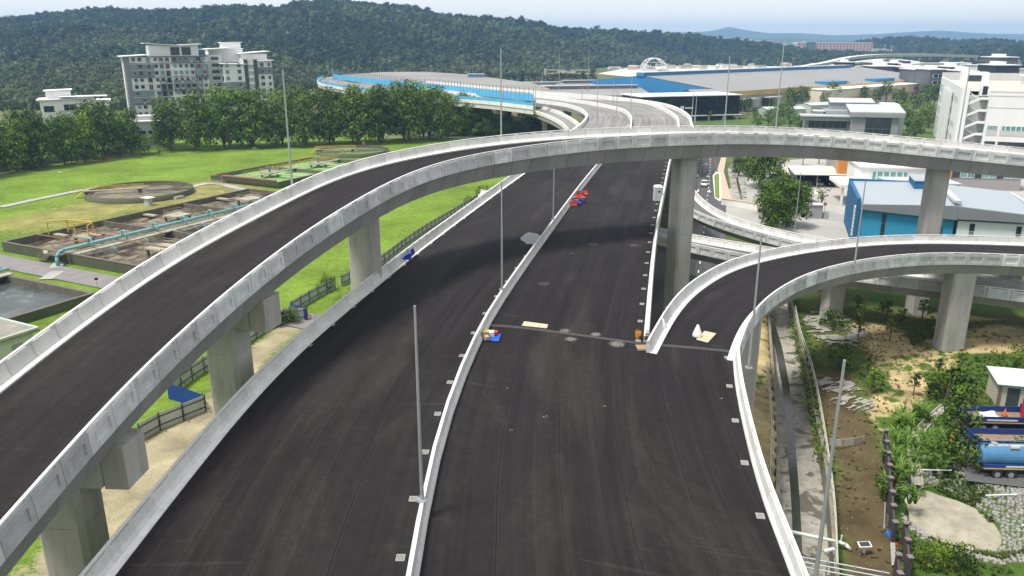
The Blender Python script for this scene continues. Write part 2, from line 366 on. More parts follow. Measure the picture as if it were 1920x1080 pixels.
# structure under the roads, its piers and edge barriers
via = empty('viaduct', (0, 0, 0), 0, 'wide concrete viaduct carrying two dark fresh asphalt carriageways', 'bridge')
def slab(name, a, b, z0, z1, mat, inset=1.2):
    secs = []
    for p, q in zip(a, b):
        l = (q-p)/np.linalg.norm(q-p)
        secs.append([tuple(p+(0, 0, z1)), tuple(q+(0, 0, z1)), tuple(q+(0, 0, z1-.5)), tuple(q-l*inset+(0, 0, z0)), tuple(p+l*inset+(0, 0, z0)), tuple(p+(0, 0, z1-.5))])
    return MB().sweep(secs).obj(name, mat, via)
Lo = LB-side(LB)*.55
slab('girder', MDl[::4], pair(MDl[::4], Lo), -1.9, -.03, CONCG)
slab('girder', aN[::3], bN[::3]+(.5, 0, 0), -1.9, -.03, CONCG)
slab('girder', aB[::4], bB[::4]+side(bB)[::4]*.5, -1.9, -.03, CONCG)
for D in (-8, 30, 66, 104, 142, 180, 214):
    i = int(np.argmin(abs(MD[:, 1]-D))); rz = math.atan2(tang(MD)[i][1], tang(MD)[i][0])-math.pi/2
    for k, o in enumerate((-8.5, 7.)):
        c = MD[i]+side(MD)[i]*o; pier(via, c[0], c[1], 0, ZD-1.9, 2.6, 2.0, rz, 3.4, 1.7, spread=2.2)
# left edge barrier
e = LB+np.array((0, 0, 1.05)); e = e-side(e)*.48; p = rs(e, 2.3); row('barrier_segment', BARR, p, -side(p), via, 2.3, .02)
f = rs(e, 1.5); MB().sweep(bar(f, -side(f), -.14, -.09, .15, .09)).obj('rail', WHITE, via)
MB().sweep(bar(f, -side(f), -.66, -1.06, .42, .07)).obj('kerb', KERB, via)
# right edge barrier beyond the gore
e = RB+np.array((0, 0, 1.05)); e = e+side(e)*.48; p = rs(e, 2.3); row('barrier_segment', BARR, p, side(p), via, 2.3, .02)
f = rs(e, 1.5); MB().sweep(bar(f, side(f), -.14, -.09, .15, .09)).obj('rail', WHITE, via)
# right edge barrier near
e = R1+np.array((0, 0, 1.05)); e = e+side(e)*.48; p = rs(e, 2.3); row('barrier_segment', BARR, p, side(p), via, 2.3, .02); row('outer_panel', PANEL, p+np.array((0, 0, -.12)), side(p), via, 2.3, .02)
f = rs(e, 1.5); MB().sweep(bar(f, side(f), -.14, -.09, .15, .09)).obj('rail', WHITE, via)
# median barrier: long cast lengths
med = empty('median_barrier', (0, 0, 0), 0, 'white concrete safety barrier running between the two dark carriageways', 'barrier')
p = rs(MD+np.array((0, 0, 1.0)), 6.2); row('barrier_segment', MEDB, p, side(p), med, 6.2, .03)
# expansion joint across the carriageway at the gore
ej = empty('expansion_joint', (0, 0, 0), 0, 'dark steel expansion joint crossing the right carriageway at the gore', 'joint')
JT = rs(crv([(912, 609), (985, 615), (1100, 630), (1206, 644), (1290, 651), (1374, 659)], ZD), 1.)
for k, dz in ((-.22, .004), (.0, .006), (.22, .004)): strip('joint_rail', JT+np.array((0, k-.05, dz+.01)), JT+np.array((0, k+.05, dz+.01)), M('joint_steel', (.05, .047, .045), .5, .2, 2., metal=.4), ej)
strip('joint_seal', JT+np.array((0, -.28, .006)), JT+np.array((0, .28, .006)), M('joint_grout', (.10, .095, .09), .8, .3, 2.), ej)
# ================================================================ curved flyover on the left and above
FN = crv([(0,987,19.5),(105,868,20.),(215,743,20.6),(353,611,21.6),(450,526,22.4),(512,480,23.1),(554,446,23.5),(632,396,24.4),(710,352,25.1),(748,331,25.4),(850,295,26.),(940,280,26.5),(1042,265,26.9),(1144,255.5,27.1),(1261,250,27.2),(1400,247.5,26.7),(1562,254,25.8),(1725,270,24.8),(1920,290,23.5)])
FF = crv([(0,675,21.),(86,611,21.4),(162,560,21.8),(312,461.5,23.),(500,368,24.7),(625,311,25.7),(748,280,26.3),(879,259,26.8),(940,251.5,27.),(1086,241,27.3),(1261,235,27.3),(1400,235.2,26.7),(1494,238.5,26.2),(1590,245.5,25.6),(1752,260.5,24.6),(1920,276.7,23.5)])
fly, FA, FB, FL = bridge('flyover', 'long curved concrete flyover ramp crossing high over the main carriageways', FN, FF, 2.35, ASPHF, e0=40, e1=45, sm=50)
FM = (FA+FB)/2
for (x, y, hd) in ((-24.2, 38., 1), (-20.8, 57.2, 1), (-14.6, 80., 1), (21.6, 104.5, 0), (59.5, 110.5, 0), (-24.5, 8, 1)):
    i = int(np.argmin(np.linalg.norm(FM[:, :2]-np.array((x, y)), axis=1))); t = tang(FM)[i]; rz = math.atan2(t[1], t[0])-math.pi/2
    c = FM[i]; off = -1.3 if abs(y-80) < 1 else 0.; c = c+FL[i]*(-off); pier(fly, c[0], c[1], 0, c[2]-3.3, 2.7, 2.4, rz, 3.3, 0 if not hd else 1.2, spread=1.15)
# corbel blocks beside two piers
for (x, y) in ((-20.8, 57.2), (-24.2, 38.)):
    i = int(np.argmin(np.linalg.norm(FM[:, :2]-np.array((x, y)), axis=1))); t = tang(FM)[i]; l = FL[i]; c = FM[i]; rz = math.atan2(t[1], t[0])-math.pi/2
    q = c-l*3.3+t*.2; MB().box((q[0], q[1], c[2]-4.4), (1.3, 2.2, 2.5), rz).obj('pier_corbel', CONCP, fly)
    q = c-l*1.5; MB().box((q[0], q[1], c[2]-4.6), (2.2, 2.0, 1.8), rz).obj('pier_corbel', CONCP, fly)
# ================================================================ right-hand exit ramp
RN = crv([(1387,655,15.05),(1393,627,15.05),(1414,584,15.),(1440,556,14.9),(1513,513,14.6),(1613,487,14.2),(1713,475,13.8),(1813,473,13.4),(1920,478,12.9)])
RF = crv([(1212,638,15.05),(1246,578,15.05),(1280,537,15.),(1330,504,14.8),(1380,481,14.6),(1493,457,14.2),(1613,443,13.8),(1713,439,13.4),(1813,440,13.),(1920,444,12.5)])
ramp, RA, RBb, RL = bridge('exit_ramp', 'curved exit ramp leaving the main carriageway at the gore', RN, RF, 2.35, ASPHF, gd=2.9, inset=1.0, e1=40, sm=30)
RM = (RA+RBb)/2
c = G(1786, 660); pier(ramp, c.x, c.y+1.2, 0, 10.6, 3.1, 2.4, .12, 3.3, 0)
pier(ramp, 23.2, 75.6, 0, 12.2, 3.4, 2.2, .05, 3.3, 0)
# ================================================================ lower ramps passing beneath
zl = 8.
L2N = crv([(1215,438),(1280,453),(1397,477),(1520,497),(1673,517),(1777,528),(1920,545)], zl); L2F = crv([(1215,422),(1280,436),(1440,462),(1600,487),(1720,503),(1833,515),(1920,525)], zl)
low, LA, LBb, LL = bridge('lower_ramp', 'straight low ramp passing beneath the exit ramp over the canal bank', L2N, L2F, 2.6, ASPHO, gd=2.8, inset=1.3, seg=4., e0=45, e1=30, sm=60)
for px in ((1925, 628), (1545, 584)):
    q = G(*px); i = int(np.argmin(abs(((LA+LBb)/2)[:, 0]-q.x))); m = (LA[i]+LBb[i])/2; pier(low, m[0], m[1], 0, zl-2.8, 3., 1.8, .3, 3., 1.2, spread=1.3)
L1N = crv([(1258,282),(1260,310),(1264,340),(1270,368),(1290,390),(1363,418),(1493,453),(1600,475),(1720,490),(1920,506)], zl); L1F = crv([(1281,276),(1284,300),(1291,332),(1313,368),(1363,402),(1447,427),(1547,447),(1640,462),(1760,472),(1920,480)], zl)
lw1, L1A, L1B, _ = bridge('slip_ramp', 'curved low ramp swinging away from the street beside the flyover pier', L1N, L1F, 2.6, ASPHO, gd=2.6, inset=1.2, seg=4., sm=60)
for k in (.35, .55, .75):
    i = int(len(L1A)*k); m = (L1A[i]+L1B[i])/2; pier(lw1, m[0], m[1], 0, zl-2.6, 2.6, 1.6, .3, 3., 1.)
# ================================================================ far interchange
FARR = asphalt('far_road_dusty', (.22, .215, .208), .6, 3.6)
def far_line(pix, z, step=6., sm=10): return rs(crv(pix, z), step, sm)
Dn = [(1066,250),(1085,238),(1097,226),(1100,215),(1082,203),(1042,194),(952,184.5),(860,175),(760,164),(700,157),(640,147)]
Cf = [(1300,243),(1290,217),(1261,200),(1220,191),(1150,183),(1086,178),(998,171.5),(900,163),(800,153),(720,145),(660,139)]
far_br = empty('far_viaduct', (0, 0, 0), 0, 'broad far viaduct with several curving lanes and white parapets', 'bridge')
a = far_line(Dn, ZD, 3.); b = far_line(Cf, ZD, 3.); bb = pair(a, b)
ha, hb = a*.5+bb*.5, bb
tag(strip('road', a, bb, FARR, None, 10, lift=.03), kind='structure')
MB().sweep([[tuple(p+(0, 0, 0)), tuple(q+(0, 0, 0)), tuple(q+(0, 0, -2.2)), tuple(p+(0, 0, -2.2))] for p, q in zip(a, bb)]).obj('deck', CONCG, far_br)
WH = M('white_parapet', (.74, .74, .72), .8, .08, .3, .04)
FSEG = MB().bx(-.5, .5, -.25, .25, -1.3, 0).mesh('parapet_segment', WH)
def white_wall(pix, z=ZD+1.2, parent=far_br, step=6.): 
    p = far_line(pix, z, step, 8); row('parapet_segment', FSEG, p, side(p), parent, step, .05)
white_wall([(p[0], p[1]-3) for p in Dn]); white_wall([(1300,238),(1297,232),(1290,214),(1261,198),(1220,189),(1150,181),(1086,176),(998,169.5),(900,161),(800,151.5)])
white_wall([(1182,240),(1183,218),(1170,205),(1144,197.5),(1086,187.5),(998,177),(949,172),(860,164)])
white_wall([(1273,240),(1267,216),(1232,196.5),(1188,185.5),(1086,180),(998,174.5)])
FP = [];
for k in np.linspace(.08, .95, 9):
    i = int(len(a)*k)
    for t in (.1, .5): m = a[i]*(1-t)+bb[i]*t; pier(far_br, m[0], m[1], 0, ZD-2.2, 2.4, 2., 0., 4., 1.4)
# descending side ramp with white walls, under the trees' right end
sr = empty('side_ramp', (0, 0, 0), 0, 'descending side ramp with white walls beyond the tree row', 'bridge')
a = far_line([(1065,248),(1048,232),(1018,218),(985,208),(950,199),(905,191)], 11., 2.5); b = far_line([(1090,245),(1078,232),(1050,216),(1010,203),(960,193),(905,186)], 11., 2.5); bb = pair(a, b)
strip('road_surface', a, bb, FARR, sr, 3, lift=.02)
MB().sweep([[tuple(p), tuple(q), tuple(q+(0, 0, -1.6)), tuple(p+(0, 0, -1.6))] for p, q in zip(a, bb)]).obj('deck', CONCG, sr)
for c in (a, bb): q = rs(c+np.array((0, 0, 1.2)), 4.); row('parapet_segment', FSEG, q, side(q), sr, 4., .05)
for k in (.15, .5, .85): m = (a[int(len(a)*k)]+bb[int(len(a)*k)])/2; pier(sr, m[0], m[1], 0, 9.4, 2., 1.6, 0, 4, 1.)
# viaduct with the blue noise screen
nb = empty('screened_viaduct', (0, 0, 0), 0, 'far curving viaduct with bright blue noise screens above the trees', 'bridge')
a = far_line([(1000,199),(908,189),(762,178),(660,166.5),(606,157),(595,150),(606,144)], ZD+1., 2.5); b = far_line([(1000,188),(949,183),(850,171.5),(740,160),(660,151),(628,146.5),(622,142)], ZD+1., 2.5); bb = pair(a, b)
strip('road_surface', a, bb, FARR, nb, 3, lift=-1.)
MB().sweep([[tuple(p+(0, 0, -1.05)), tuple(q+(0, 0, -1.05)), tuple(q+(0, 0, -3.)), tuple(p+(0, 0, -3.))] for p, q in zip(a, bb)]).obj('deck', CONCW, nb)
BLUE = M('blue_screen', (.09, .43, .70), .5, .06, .5, .05); BPAL = M('clear_screen', (.42, .48, .52), .3, .1, .5, .05)
q = rs(a, 4.); row('parapet_segment', FSEG, q, side(q), nb, 4., .05)
BS = MB().bx(-.5, .5, -.06, .06, -1.1, 0).mesh('blue_strip', BLUE); q = rs(a+np.array((0, 0, 1.2)), 5.); row('screen_panel', BS, q, side(q), nb, 5., .1)
q = rs(b, 3.)[:-3]
SP = MB().bx(-.5, .5, -.05, .05, -.4, 2.4).mesh('screen_panel', BLUE)
row('screen_panel', SP, q, side(q), nb, 3., .12)
PO = MB().box((0, 0, 2.2), (.22, .22, 5.2)).mesh('screen_post', M('grey_post', (.2, .22, .24), .5))
for c in q: put('screen_post', PO, nb, tuple(c))
for k in (.2, .35, .5, .65, .8, .95): m = (a[int(len(a)*k)-1]+bb[int(len(a)*k)-1])/2; pier(nb, m[0], m[1], 0, ZD-2., 2.2, 1.8, 0, 4, 1.4)
# ================================================================ lamp posts without lamp heads
def lamp_post(base, top_px, label, group, r=.105, foot=True, bracket=None):
    """base: Vector; the top is found on the vertical through the base at the photographed height"""
    D = base.y; z1 = GD(top_px[0], top_px[1], D).z; h = z1-base.z
    o = empty('lamp_post', base, 0, label, 'lamp post', group)
    MB().tube((0, 0, 0), (0, 0, h), r, 10, r*.55).obj('shaft', STEEL, o)
    if foot:
        m = MB().box((0, 0, .04), (.5, .5, .06)); 
        for a in range(4): m.tube((.18*(-1)**a, .18*(-1)**(a//2), .05), (.18*(-1)**a, .18*(-1)**(a//2), .16), .03, 6)
        m.obj('base_plate', STEEL, o)
    if bracket:
        bx_ = MB(); bx_.prism([(-.55, -.55), (.55, -.55), (.55, .55), (-.55, .55)], -.45, 0.); bx_.add([(-.55, -.55, -.45), (.55, -.55, -.45), (.55, .55, -.45), (-.55, .55, -.45), (-.55, -.3, -1.1), (-.3, -.3, -1.1), (-.3, .3, -1.1), (-.55, .3, -1.1)], [(0, 1, 5, 4), (1, 2, 6, 5), (2, 3, 7, 6), (3, 0, 4, 7), (4, 5, 6, 7)])
        bx_.obj('bracket', CONCW, o, rz=bracket)
    return o
for b, t in (((793, 935), (780, 573)), ((952, 545), (951, 340)), ((1040, 413), (1042, 268))):
    c = G(b[0], b[1], ZD+1.); i = int(np.argmin(abs(MD[:, 1]-c.y))); lamp_post(Vector((MD[i][0], MD[i][1], ZD+1.)), t, 'slim grey lamp post without lamp head on the white median barrier', 'lamp posts on the median')
for b, t, lb in (((549, 346), (534, 130), 'in front of the green algae tank'), ((943, 251), (943, 90), 'in front of the dense tree row'), ((1462, 237), (1478, 76), 'before the park trees'), ((1803, 265), (1825, 128), 'in front of the white office staircase'), ((1358, 235), (1370, 106), 'in front of the black glass showroom')):
    vals = [(abs(960+F*p[0]/(p[1]*math.cos(PITCH)-(p[2]-HC)*math.sin(PITCH))-b[0]), i) for i, p in enumerate(FB) if p[1] > 35]
    i = min(vals)[1]; p = FB[i]+FL[i]*.35
    lamp_post(Vector((p[0], p[1], p[2]-.45)), t, 'slim grey lamp post on the flyover parapet '+lb, 'lamp posts on the flyover', bracket=.3)
for b, t, zz, lb in (((1404, 690), (1432, 437), 14.6, 'just past the expansion joint'), ((1602, 498), (1627, 340), 13.9, 'in front of the blue hall'), ((1523, 1128), (1592, 675), 14.6, 'rising over the canal and brown soil')):
    lamp_post(G(b[0], b[1], zz-.1), t, 'slim grey lamp post on a parapet bracket '+lb, 'lamp posts on the exit ramp', bracket=.0)
lamp_post(G(1490, 432, 8.), (1502, 323), 'slim grey lamp post on the slip ramp parapet in front of bushy trees', None)
for b, t in (((1119, 222), (1119, 152)), ((1156, 215), (1157, 163)), ((1182, 214), (1183, 145)), ((1091, 188), (1091, 150)), ((1016, 176), (1016, 135)), ((1004, 205), (1004, 152)), ((1120, 236), (1120, 205)), ((1149, 198), (1150, 150)), ((1297, 222), (1298, 163)), ((1303, 232), (1304, 178)), ((1102, 172), (1102, 92)), ((1048, 170), (1048, 95)), ((625, 146), (624, 107)), ((863, 176), (863, 150))):
    lamp_post(G(b[0], b[1], ZD+.5), t, 'thin distant lamp post standing along the white-walled far lanes', 'lamp posts on the far viaduct', .14, False)
# ================================================================ ground
def terrain(name, x0, x1, y0, y1, st, hf, mf, mat, cut=None):
    nx, ny = int((x1-x0)/st)+1, int((y1-y0)/st)+1
    X, Y = np.meshgrid(np.linspace(x0, x1, nx), np.linspace(y0, y1, ny)); Z = hf(X, Y)
    mb = MB(); mb.v = [tuple(p) for p in np.stack([X.ravel(), Y.ravel(), Z.ravel()], 1)]
    mb.f = [(j*nx+i, j*nx+i+1, (j+1)*nx+i+1, (j+1)*nx+i) for j in range(ny-1) for i in range(nx-1) if not (cut is not None and cut(X[j, i]+st/2, Y[j, i]+st/2))]; mb.m = [0]*len(mb.f)
    me = mb.mesh(name, mat, True); ca = me.color_attributes.new('mask', 'FLOAT_COLOR', 'POINT')
    k = mf(X, Y); arr = np.ones((nx*ny, 4), np.float32)
    for c in range(3): arr[:, c] = np.clip(k[c], 0, 1).ravel()
    ca.data.foreach_set('color', arr.ravel())
    return tag(put(name, me), kind='structure')
def ground_mat(name, base, c1, c2, c3, sc=1., bump=.4):
    """base ground with three kinds of cover laid by masks (red, green, blue), edges broken by noise"""
    t = NT(name); v = t.pos(); a = t.new('Attribute', attribute_name='mask'); sp = t.new('SeparateColor'); t.l.new(a.outputs['Color'], sp.inputs[0])
    n1 = t.noise(v, .9*sc, 6, .65); n2 = t.noise(v, .22*sc, 5, .6); n3 = t.noise(v, 5.*sc, 3, .6)
    c = t.scale(base, t.math('MULTIPLY', t.ramp(n1, .25, .75, .62, 1.38), t.ramp(t.noise(v, .055, 5, .65), .32, .68, .72, 1.3)))
    for ch, col, lo in ((0, c1, .6), (1, c2, .65), (2, c3, .7)):
        m = t.math('ADD', sp.outputs[ch], t.math('MULTIPLY', t.math('SUBTRACT', n1, .5), .9)); m = t.math('ADD', m, t.math('MULTIPLY', t.math('SUBTRACT', n3, .5), .35))
        c = t.mix(t.ramp(m, .42, .62), c, t.scale(col, t.ramp(n2, .3, .7, lo, 2-lo)))
    c = t.scale(c, t.ramp(n3, .25, .75, .78, 1.22)); t.bump(n3, bump, .12)
    return t.done(c, .95, .1)
def seg_dist(X, Y, pts):
    d = np.full(X.shape, 1e9)
    for (ax, ay), (bx, by) in zip(pts[:-1], pts[1:]):
        l2 = (bx-ax)**2+(by-ay)**2; t = np.clip(((X-ax)*(bx-ax)+(Y-ay)*(by-ay))/l2, 0, 1); d = np.minimum(d, np.hypot(X-ax-t*(bx-ax), Y-ay-t*(by-ay)))
    return d
def blob(X, Y, c, rx, ry, rz=0.):
    dx, dy = X-c[0], Y-c[1]; a, b = dx*math.cos(rz)+dy*math.sin(rz), -dx*math.sin(rz)+dy*math.cos(rz)
    return np.clip(1.5-np.hypot(a/rx, b/ry), 0, 1)
def g2(x, y, z=0.): p = G(x, y, z); return (p.x, p.y)
HX0, HX1, HY0, HY1 = 16., 86., 30., 122.       # right-hand bank, modelled in detail
LX0, LX1, LY0, LY1 = -170., 16., 30., 330.     # works lawn on the left
gm = MB()
for (a, b, c, d) in ((-9000, 9000, -600, 30), (-9000, 9000, 330, 14000), (-9000, LX0, 30, 330), (HX1, 9000, 30, 330), (LX1, HX1, 122, 330)):
    gm.add([(a, c, 0), (b, c, 0), (b, d, 0), (a, d, 0)], [(0, 1, 2, 3)])
t = NT('open_ground'); v = t.pos(); n = t.noise(v, .012, 6, .6); n2 = t.noise(v, .25, 4)
c = t.mix(t.ramp(n, .42, .6), (.075, .115, .03), (.16, .15, .085)); c = t.scale(c, t.ramp(n2, .3, .7, .75, 1.25))
tag(gm.obj('ground', t.done(c, .95, .1)), kind='structure')
# --- lawn of the works
sandp = [g2(250, 900), g2(330, 830), g2(420, 740), g2(500, 650), g2(560, 600)]
LAWN = ground_mat('works_lawn', (.132, .21, .028), (.31, .275, .18), (.23, .22, .075), (.095, .17, .02), 1.)
def lawn_mask(X, Y):
    sd_ = seg_dist(X, Y, sandp); sand = np.clip(1.1-sd_/3.6, 0, 1)*(Y < 120)+.9*np.clip(1.15-seg_dist(X, Y, [g2(100, 1080), g2(220, 960), g2(300, 850)])/5.5, 0, 1)
    dry = .54*noise2(X, Y, .045, 3)+.45*np.clip(1.3-seg_dist(X, Y, [g2(60, 420), g2(400, 350)])/14, 0, 1)+.32*np.clip(1.2-seg_dist(X, Y, [(-155, 226), (-133, 276)])/9, 0, 1)
    lush = .50*noise2(X, Y, .05, 9)
    return sand*.85, dry, lush
terrain('lawn', LX0, LX1, LY0, LY1, 2., lambda X, Y: .15*(noise2(X, Y, .04, 1)-.5), lawn_mask, LAWN)
# --- right-hand bank with the canal and the pond cut into it
CZ = -2.6
cl = rs(crv([(1440, 590), (1448, 700), (1455, 774), (1459, 860), (1459, 940), (1452, 1060)], CZ), 1., 8, 18, 22); cr = rs(crv([(1480, 590), (1501, 690), (1514, 759), (1537, 877), (1548, 960), (1555, 1060)], CZ), 1., 8, 18, 22)
pond_c = g2(1778, 966, -1.); 
def canal_x(Y): return np.interp(Y, cl[::-1, 1] if cl[0, 1] > cl[-1, 1] else cl[:, 1], cl[::-1, 0] if cl[0, 1] > cl[-1, 1] else cl[:, 0]), np.interp(Y, cr[::-1, 1] if cr[0, 1] > cr[-1, 1] else cr[:, 1], cr[::-1, 0] if cr[0, 1] > cr[-1, 1] else cr[:, 0])
PR = (5.2, 7.2)
def bank_h(X, Y):
    xl, xr = canal_x(Y); h = .35*(noise2(X, Y, .12, 5)-.5)+.12*(noise2(X, Y, .6, 6)-.5)
    dl, dr = xl-X, X-xr
    h = np.where(dl > 0, h-.7*np.clip(1-dl/3.5, 0, 1), h); h = np.where(dr > 0, h-.5*np.clip(1-dr/5., 0, 1), h)
    h = np.where((X > xl-.25) & (X < xr+.25), -4.2, h)
    r = np.hypot((X-pond_c[0])/PR[0], (Y-pond_c[1])/PR[1]); h = np.where(r < 1.05, h-1.5*np.clip((1.05-r)/.45, 0, 1), h)
    return h
track = [g2(1920, 640), g2(1830, 655), g2(1770, 668), g2(1710, 700), g2(1690, 740), g2(1665, 770), g2(1680, 800)]
sandy = [g2(1640, 620), g2(1680, 660), g2(1700, 690), g2(1800, 640), g2(1900, 625)]
soil = [g2(1560, 700), g2(1580, 760), g2(1600, 830), g2(1610, 900), g2(1620, 980), g2(1630, 1070)]
BANK = ground_mat('bank_soil', (.085, .105, .03), (.43, .345, .18), (.10, .077, .042), (.06, .115, .02), 1.3, .6)
def bank_mask(X, Y):
    xl, xr = canal_x(Y); n = noise2(X, Y, .16, 2)
    sand = np.maximum(np.clip(1.3-seg_dist(X, Y, track)/2.9, 0, 1), .9*np.clip(1.25-seg_dist(X, Y, sandy)/5.2, 0, 1)); sand = np.maximum(sand, .9*((xl-X > 0) & (xl-X < 5)))
    so_ = .8*np.clip(1.3-seg_dist(X, Y, soil)/3.1, 0, 1)*(.5+noise2(X, Y, .35, 15)); so_ = np.maximum(so_, .55*np.clip(1.2-seg_dist(X, Y, [g2(1560, 590), g2(1750, 595), g2(1900, 600)])/7., 0, 1))
    gr = .85*n+.25*((X-38) > (Y-73)*.4); gr = np.maximum(gr, .9*np.clip(1.2-(X-xr)/2.2, 0, 1)*(X > xr)); gr = gr*(1-.75*np.clip(sand*1.2, 0, 1))*(1-.7*so_)+.75*(noise2(X, Y, .28, 33) > .57)*(sand > .2)*(noise2(X, Y, 1.1, 35))
    fx = np.interp(Y, [50.5, 73.2], [29., 38.2]); gr = np.where((X > fx) & (Y < 76), np.maximum(gr, .72+.3*n), gr)
    return sand*.92, so_*.9, gr
terrain('bank', HX0, HX1, HY0, HY1, .7, bank_h, bank_mask, BANK)
# canal
tq = NT('canal_concrete'); vq = tq.pos(); nq = tq.noise(vq, .42, 6, .6, .6); cq = tq.scale((.36, .345, .30), tq.ramp(tq.noise(vq, 1.3, 5), .25, .75, .72, 1.25)); cq = tq.mix(tq.ramp(nq, .53, .58, 0, .85), cq, (.075, .07, .052)); cq = tq.mix(tq.ramp(tq.noise(vq, .12, 3), .5, .62, 0, .35), cq, (.17, .16, .13)); CANC = tq.done(cq, tq.ramp(nq, .53, .58, .9, .45), .4)
CANW = M('canal_wall_concrete', (.24, .22, .18), .9, .25, .5, stain=.8, stainc=(.06, .055, .035), streak=(1, 1, .3))
n = 60
ce, cr_ = even_n(cl, n), even_n(cr, n)
tag(strip('canal_bed', ce, cr_, CANC, None, 4), kind='structure')
wm = NT('canal_water'); wv = wm.pos(); wm.bump(wm.noise(wv, 3., 3), .25, .05); WATER = wm.done(wm.mix(wm.noise(wv, .3, 3), (.03, .04, .035), (.06, .065, .05)), .08, .5)
ctr_l = rs(crv([(1440, 606), (1452, 646), (1460, 690), (1469, 743), (1478, 868), (1483, 930), (1487, 1024), (1488, 1080)], CZ+.02), 1., 6); ctr_r = rs(crv([(1452, 606), (1465, 646), (1474, 690), (1483, 743), (1494, 868), (1499, 930), (1504, 1024), (1506, 1080)], CZ+.02), 1., 6)
tag(strip('canal_water', even_n(ctr_l, 50), even_n(ctr_r, 50), WATER), kind='structure')
cw = empty('canal_wall', (0, 0, 0), 0, 'stained concrete side walls of the narrow drainage canal', 'wall')
for c_, sgn, top in ((ce, -1, 1.8), (cr_, 1, 2.1)):
    q = rs(c_, 3.); o = side(q)*sgn; 
    if c_[0][1] > c_[-1][1]: o = -o
    me = MB().bx(-.5, .5, 0, .35, -.3, top).mesh('wall_panel', CANW); row('wall_panel', me, q, o, cw, 3., .03)
# ================================================================ leaves and trees
def leafmat(name, col, col2, tr=.3, rv=.22, big=False):
    t = NT(name); n = t.noise(t.pos(), .55, 4, .6); rnd = t.new('ObjectInfo').outputs['Random']
    c = t.mix(t.ramp(n, .40, .58), col, col2)
    if big: c = t.scale(c, t.ramp(t.noise(t.pos(), .0075, 4, .6), .3, .7, .55, 1.45))
    c = t.scale(c, t.ramp(rnd, 0, 1, 1-rv, 1+rv)); t.done(c, .6, .25)
    d = t.new('BsdfTranslucent'); t.l.new(t.scale(c, 1.3), d.inputs['Color']); m = t.new('MixShader'); m.inputs[0].default_value = tr
    t.l.new(t.b.outputs[0], m.inputs[1]); t.l.new(d.outputs[0], m.inputs[2]); t.l.new(m.outputs[0], t.n['Material Output'].inputs['Surface']); return t.m
LEAFD = leafmat('leaf_deep', (.010, .026, .004), (.10, .185, .012), .1); LEAFM = leafmat('leaf_mid', (.018, .042, .005), (.17, .265, .02), .1); LEAFL = leafmat('leaf_light', (.075, .135, .02), (.15, .225, .045)); LEAFO = leafmat('leaf_olive', (.07, .10, .025), (.13, .155, .05))  # deep and mid: shaded gaps and sunlit highlights are put into the leaf tones
BARK = M('bark', (.13, .10, .075), .95, .3, 2.)
def leaf_cloud(mb, lobes, per, size, rr):
    for (cx, cy, cz, rx, ry, rz_) in lobes:
        k = max(4, int(per*(rx*ry+rx*rz_+ry*rz_)/3))
        for _ in range(k):
            z = rr.uniform(-.75, 1); a = rr.uniform(0, 6.283); h = math.sqrt(max(0, 1-z*z)); s = rr.uniform(.72, 1.08) if rr.random() < .75 else rr.uniform(.3, .7)
            n = Vector((h*math.cos(a), h*math.sin(a), z)); p = Vector((cx+n.x*rx*s, cy+n.y*ry*s, cz+n.z*rz_*s))
            n = (n+Vector((rr.uniform(-.45, .45), rr.uniform(-.45, .45), rr.uniform(-.1, .55)))).normalized(); u = n.orthogonal().normalized(); u.rotate(Matrix.Rotation(rr.uniform(0, 6.28), 3, n)); w = n.cross(u); L = size*rr.uniform(.6, 1.35); B = L*rr.uniform(.45, .75)
            m_ = p+n*(-L*.12); mb.add([p-u*L*.5, m_+w*B*.5, p+u*L*.5, m_-w*B*.5], [(0, 1, 2, 3)])
def tree_proto(name, h, r, seed, leaf, trunk_h=.28, lobes=13, per=26., size=.75, flat=.62):
    rr = random.Random(seed); lb = []; c0 = h*(trunk_h+(1-trunk_h)*.5)
    for i in range(lobes):
        a = i*2.4+rr.uniform(-.5, .5); q = (i+.5)/lobes; rad_ = r*.72*math.sqrt(rr.uniform(.3, 1))*(1-.4*q); z = h*(trunk_h+.09)+(h*(1-trunk_h)-h*.22)*q; s = r*rr.uniform(.28, .44)
        lb.append((rad_*math.cos(a), rad_*math.sin(a), z, s*1.1, s*1.1, s*rr.uniform(.75, 1.)))
    root = empty(name); m = MB(); leaf_cloud(m, lb, per, size, rr); m.obj('crown', leaf, root)
    tm = MB(); tm.tube((0, 0, -.3), (0, 0, h*trunk_h), r*.055+.06, 8, r*.04+.04); top = Vector((0, 0, h*trunk_h))
    tm.tube(top, (0, 0, h*.8), r*.04+.04, 6, .04)
    for l in lb[:9]: tm.tube((0, 0, h*trunk_h*rr.uniform(.75, 1.3)), (l[0]*.8, l[1]*.8, l[2]), r*.025+.02, 5, .02)
    tm.obj('trunk', BARK, root); return root
used = {}
def plant(proto, loc, s, rz, label, cat='tree', group=None, name=None, sz=None):
    k = proto.name
    o = proto if k not in used else clone(proto)
    used[k] = 1; o.location = loc; o.rotation_euler = (0, 0, rz); o.scale = (s, s, sz or s); o['label'] = label; o['category'] = cat
    if group: o['group'] = group
    return o
TR = [tree_proto('broadleaf_tree', 18.5, 6.6, 11+i, (LEAFD, LEAFM, LEAFD, LEAFM)[i], .05, 17, 24., .75) for i in range(4)]
TO = tree_proto('broadleaf_tree', 19., 5.6, 31, LEAFO, .1, 24, 18., .7)
rr = random.Random(5)
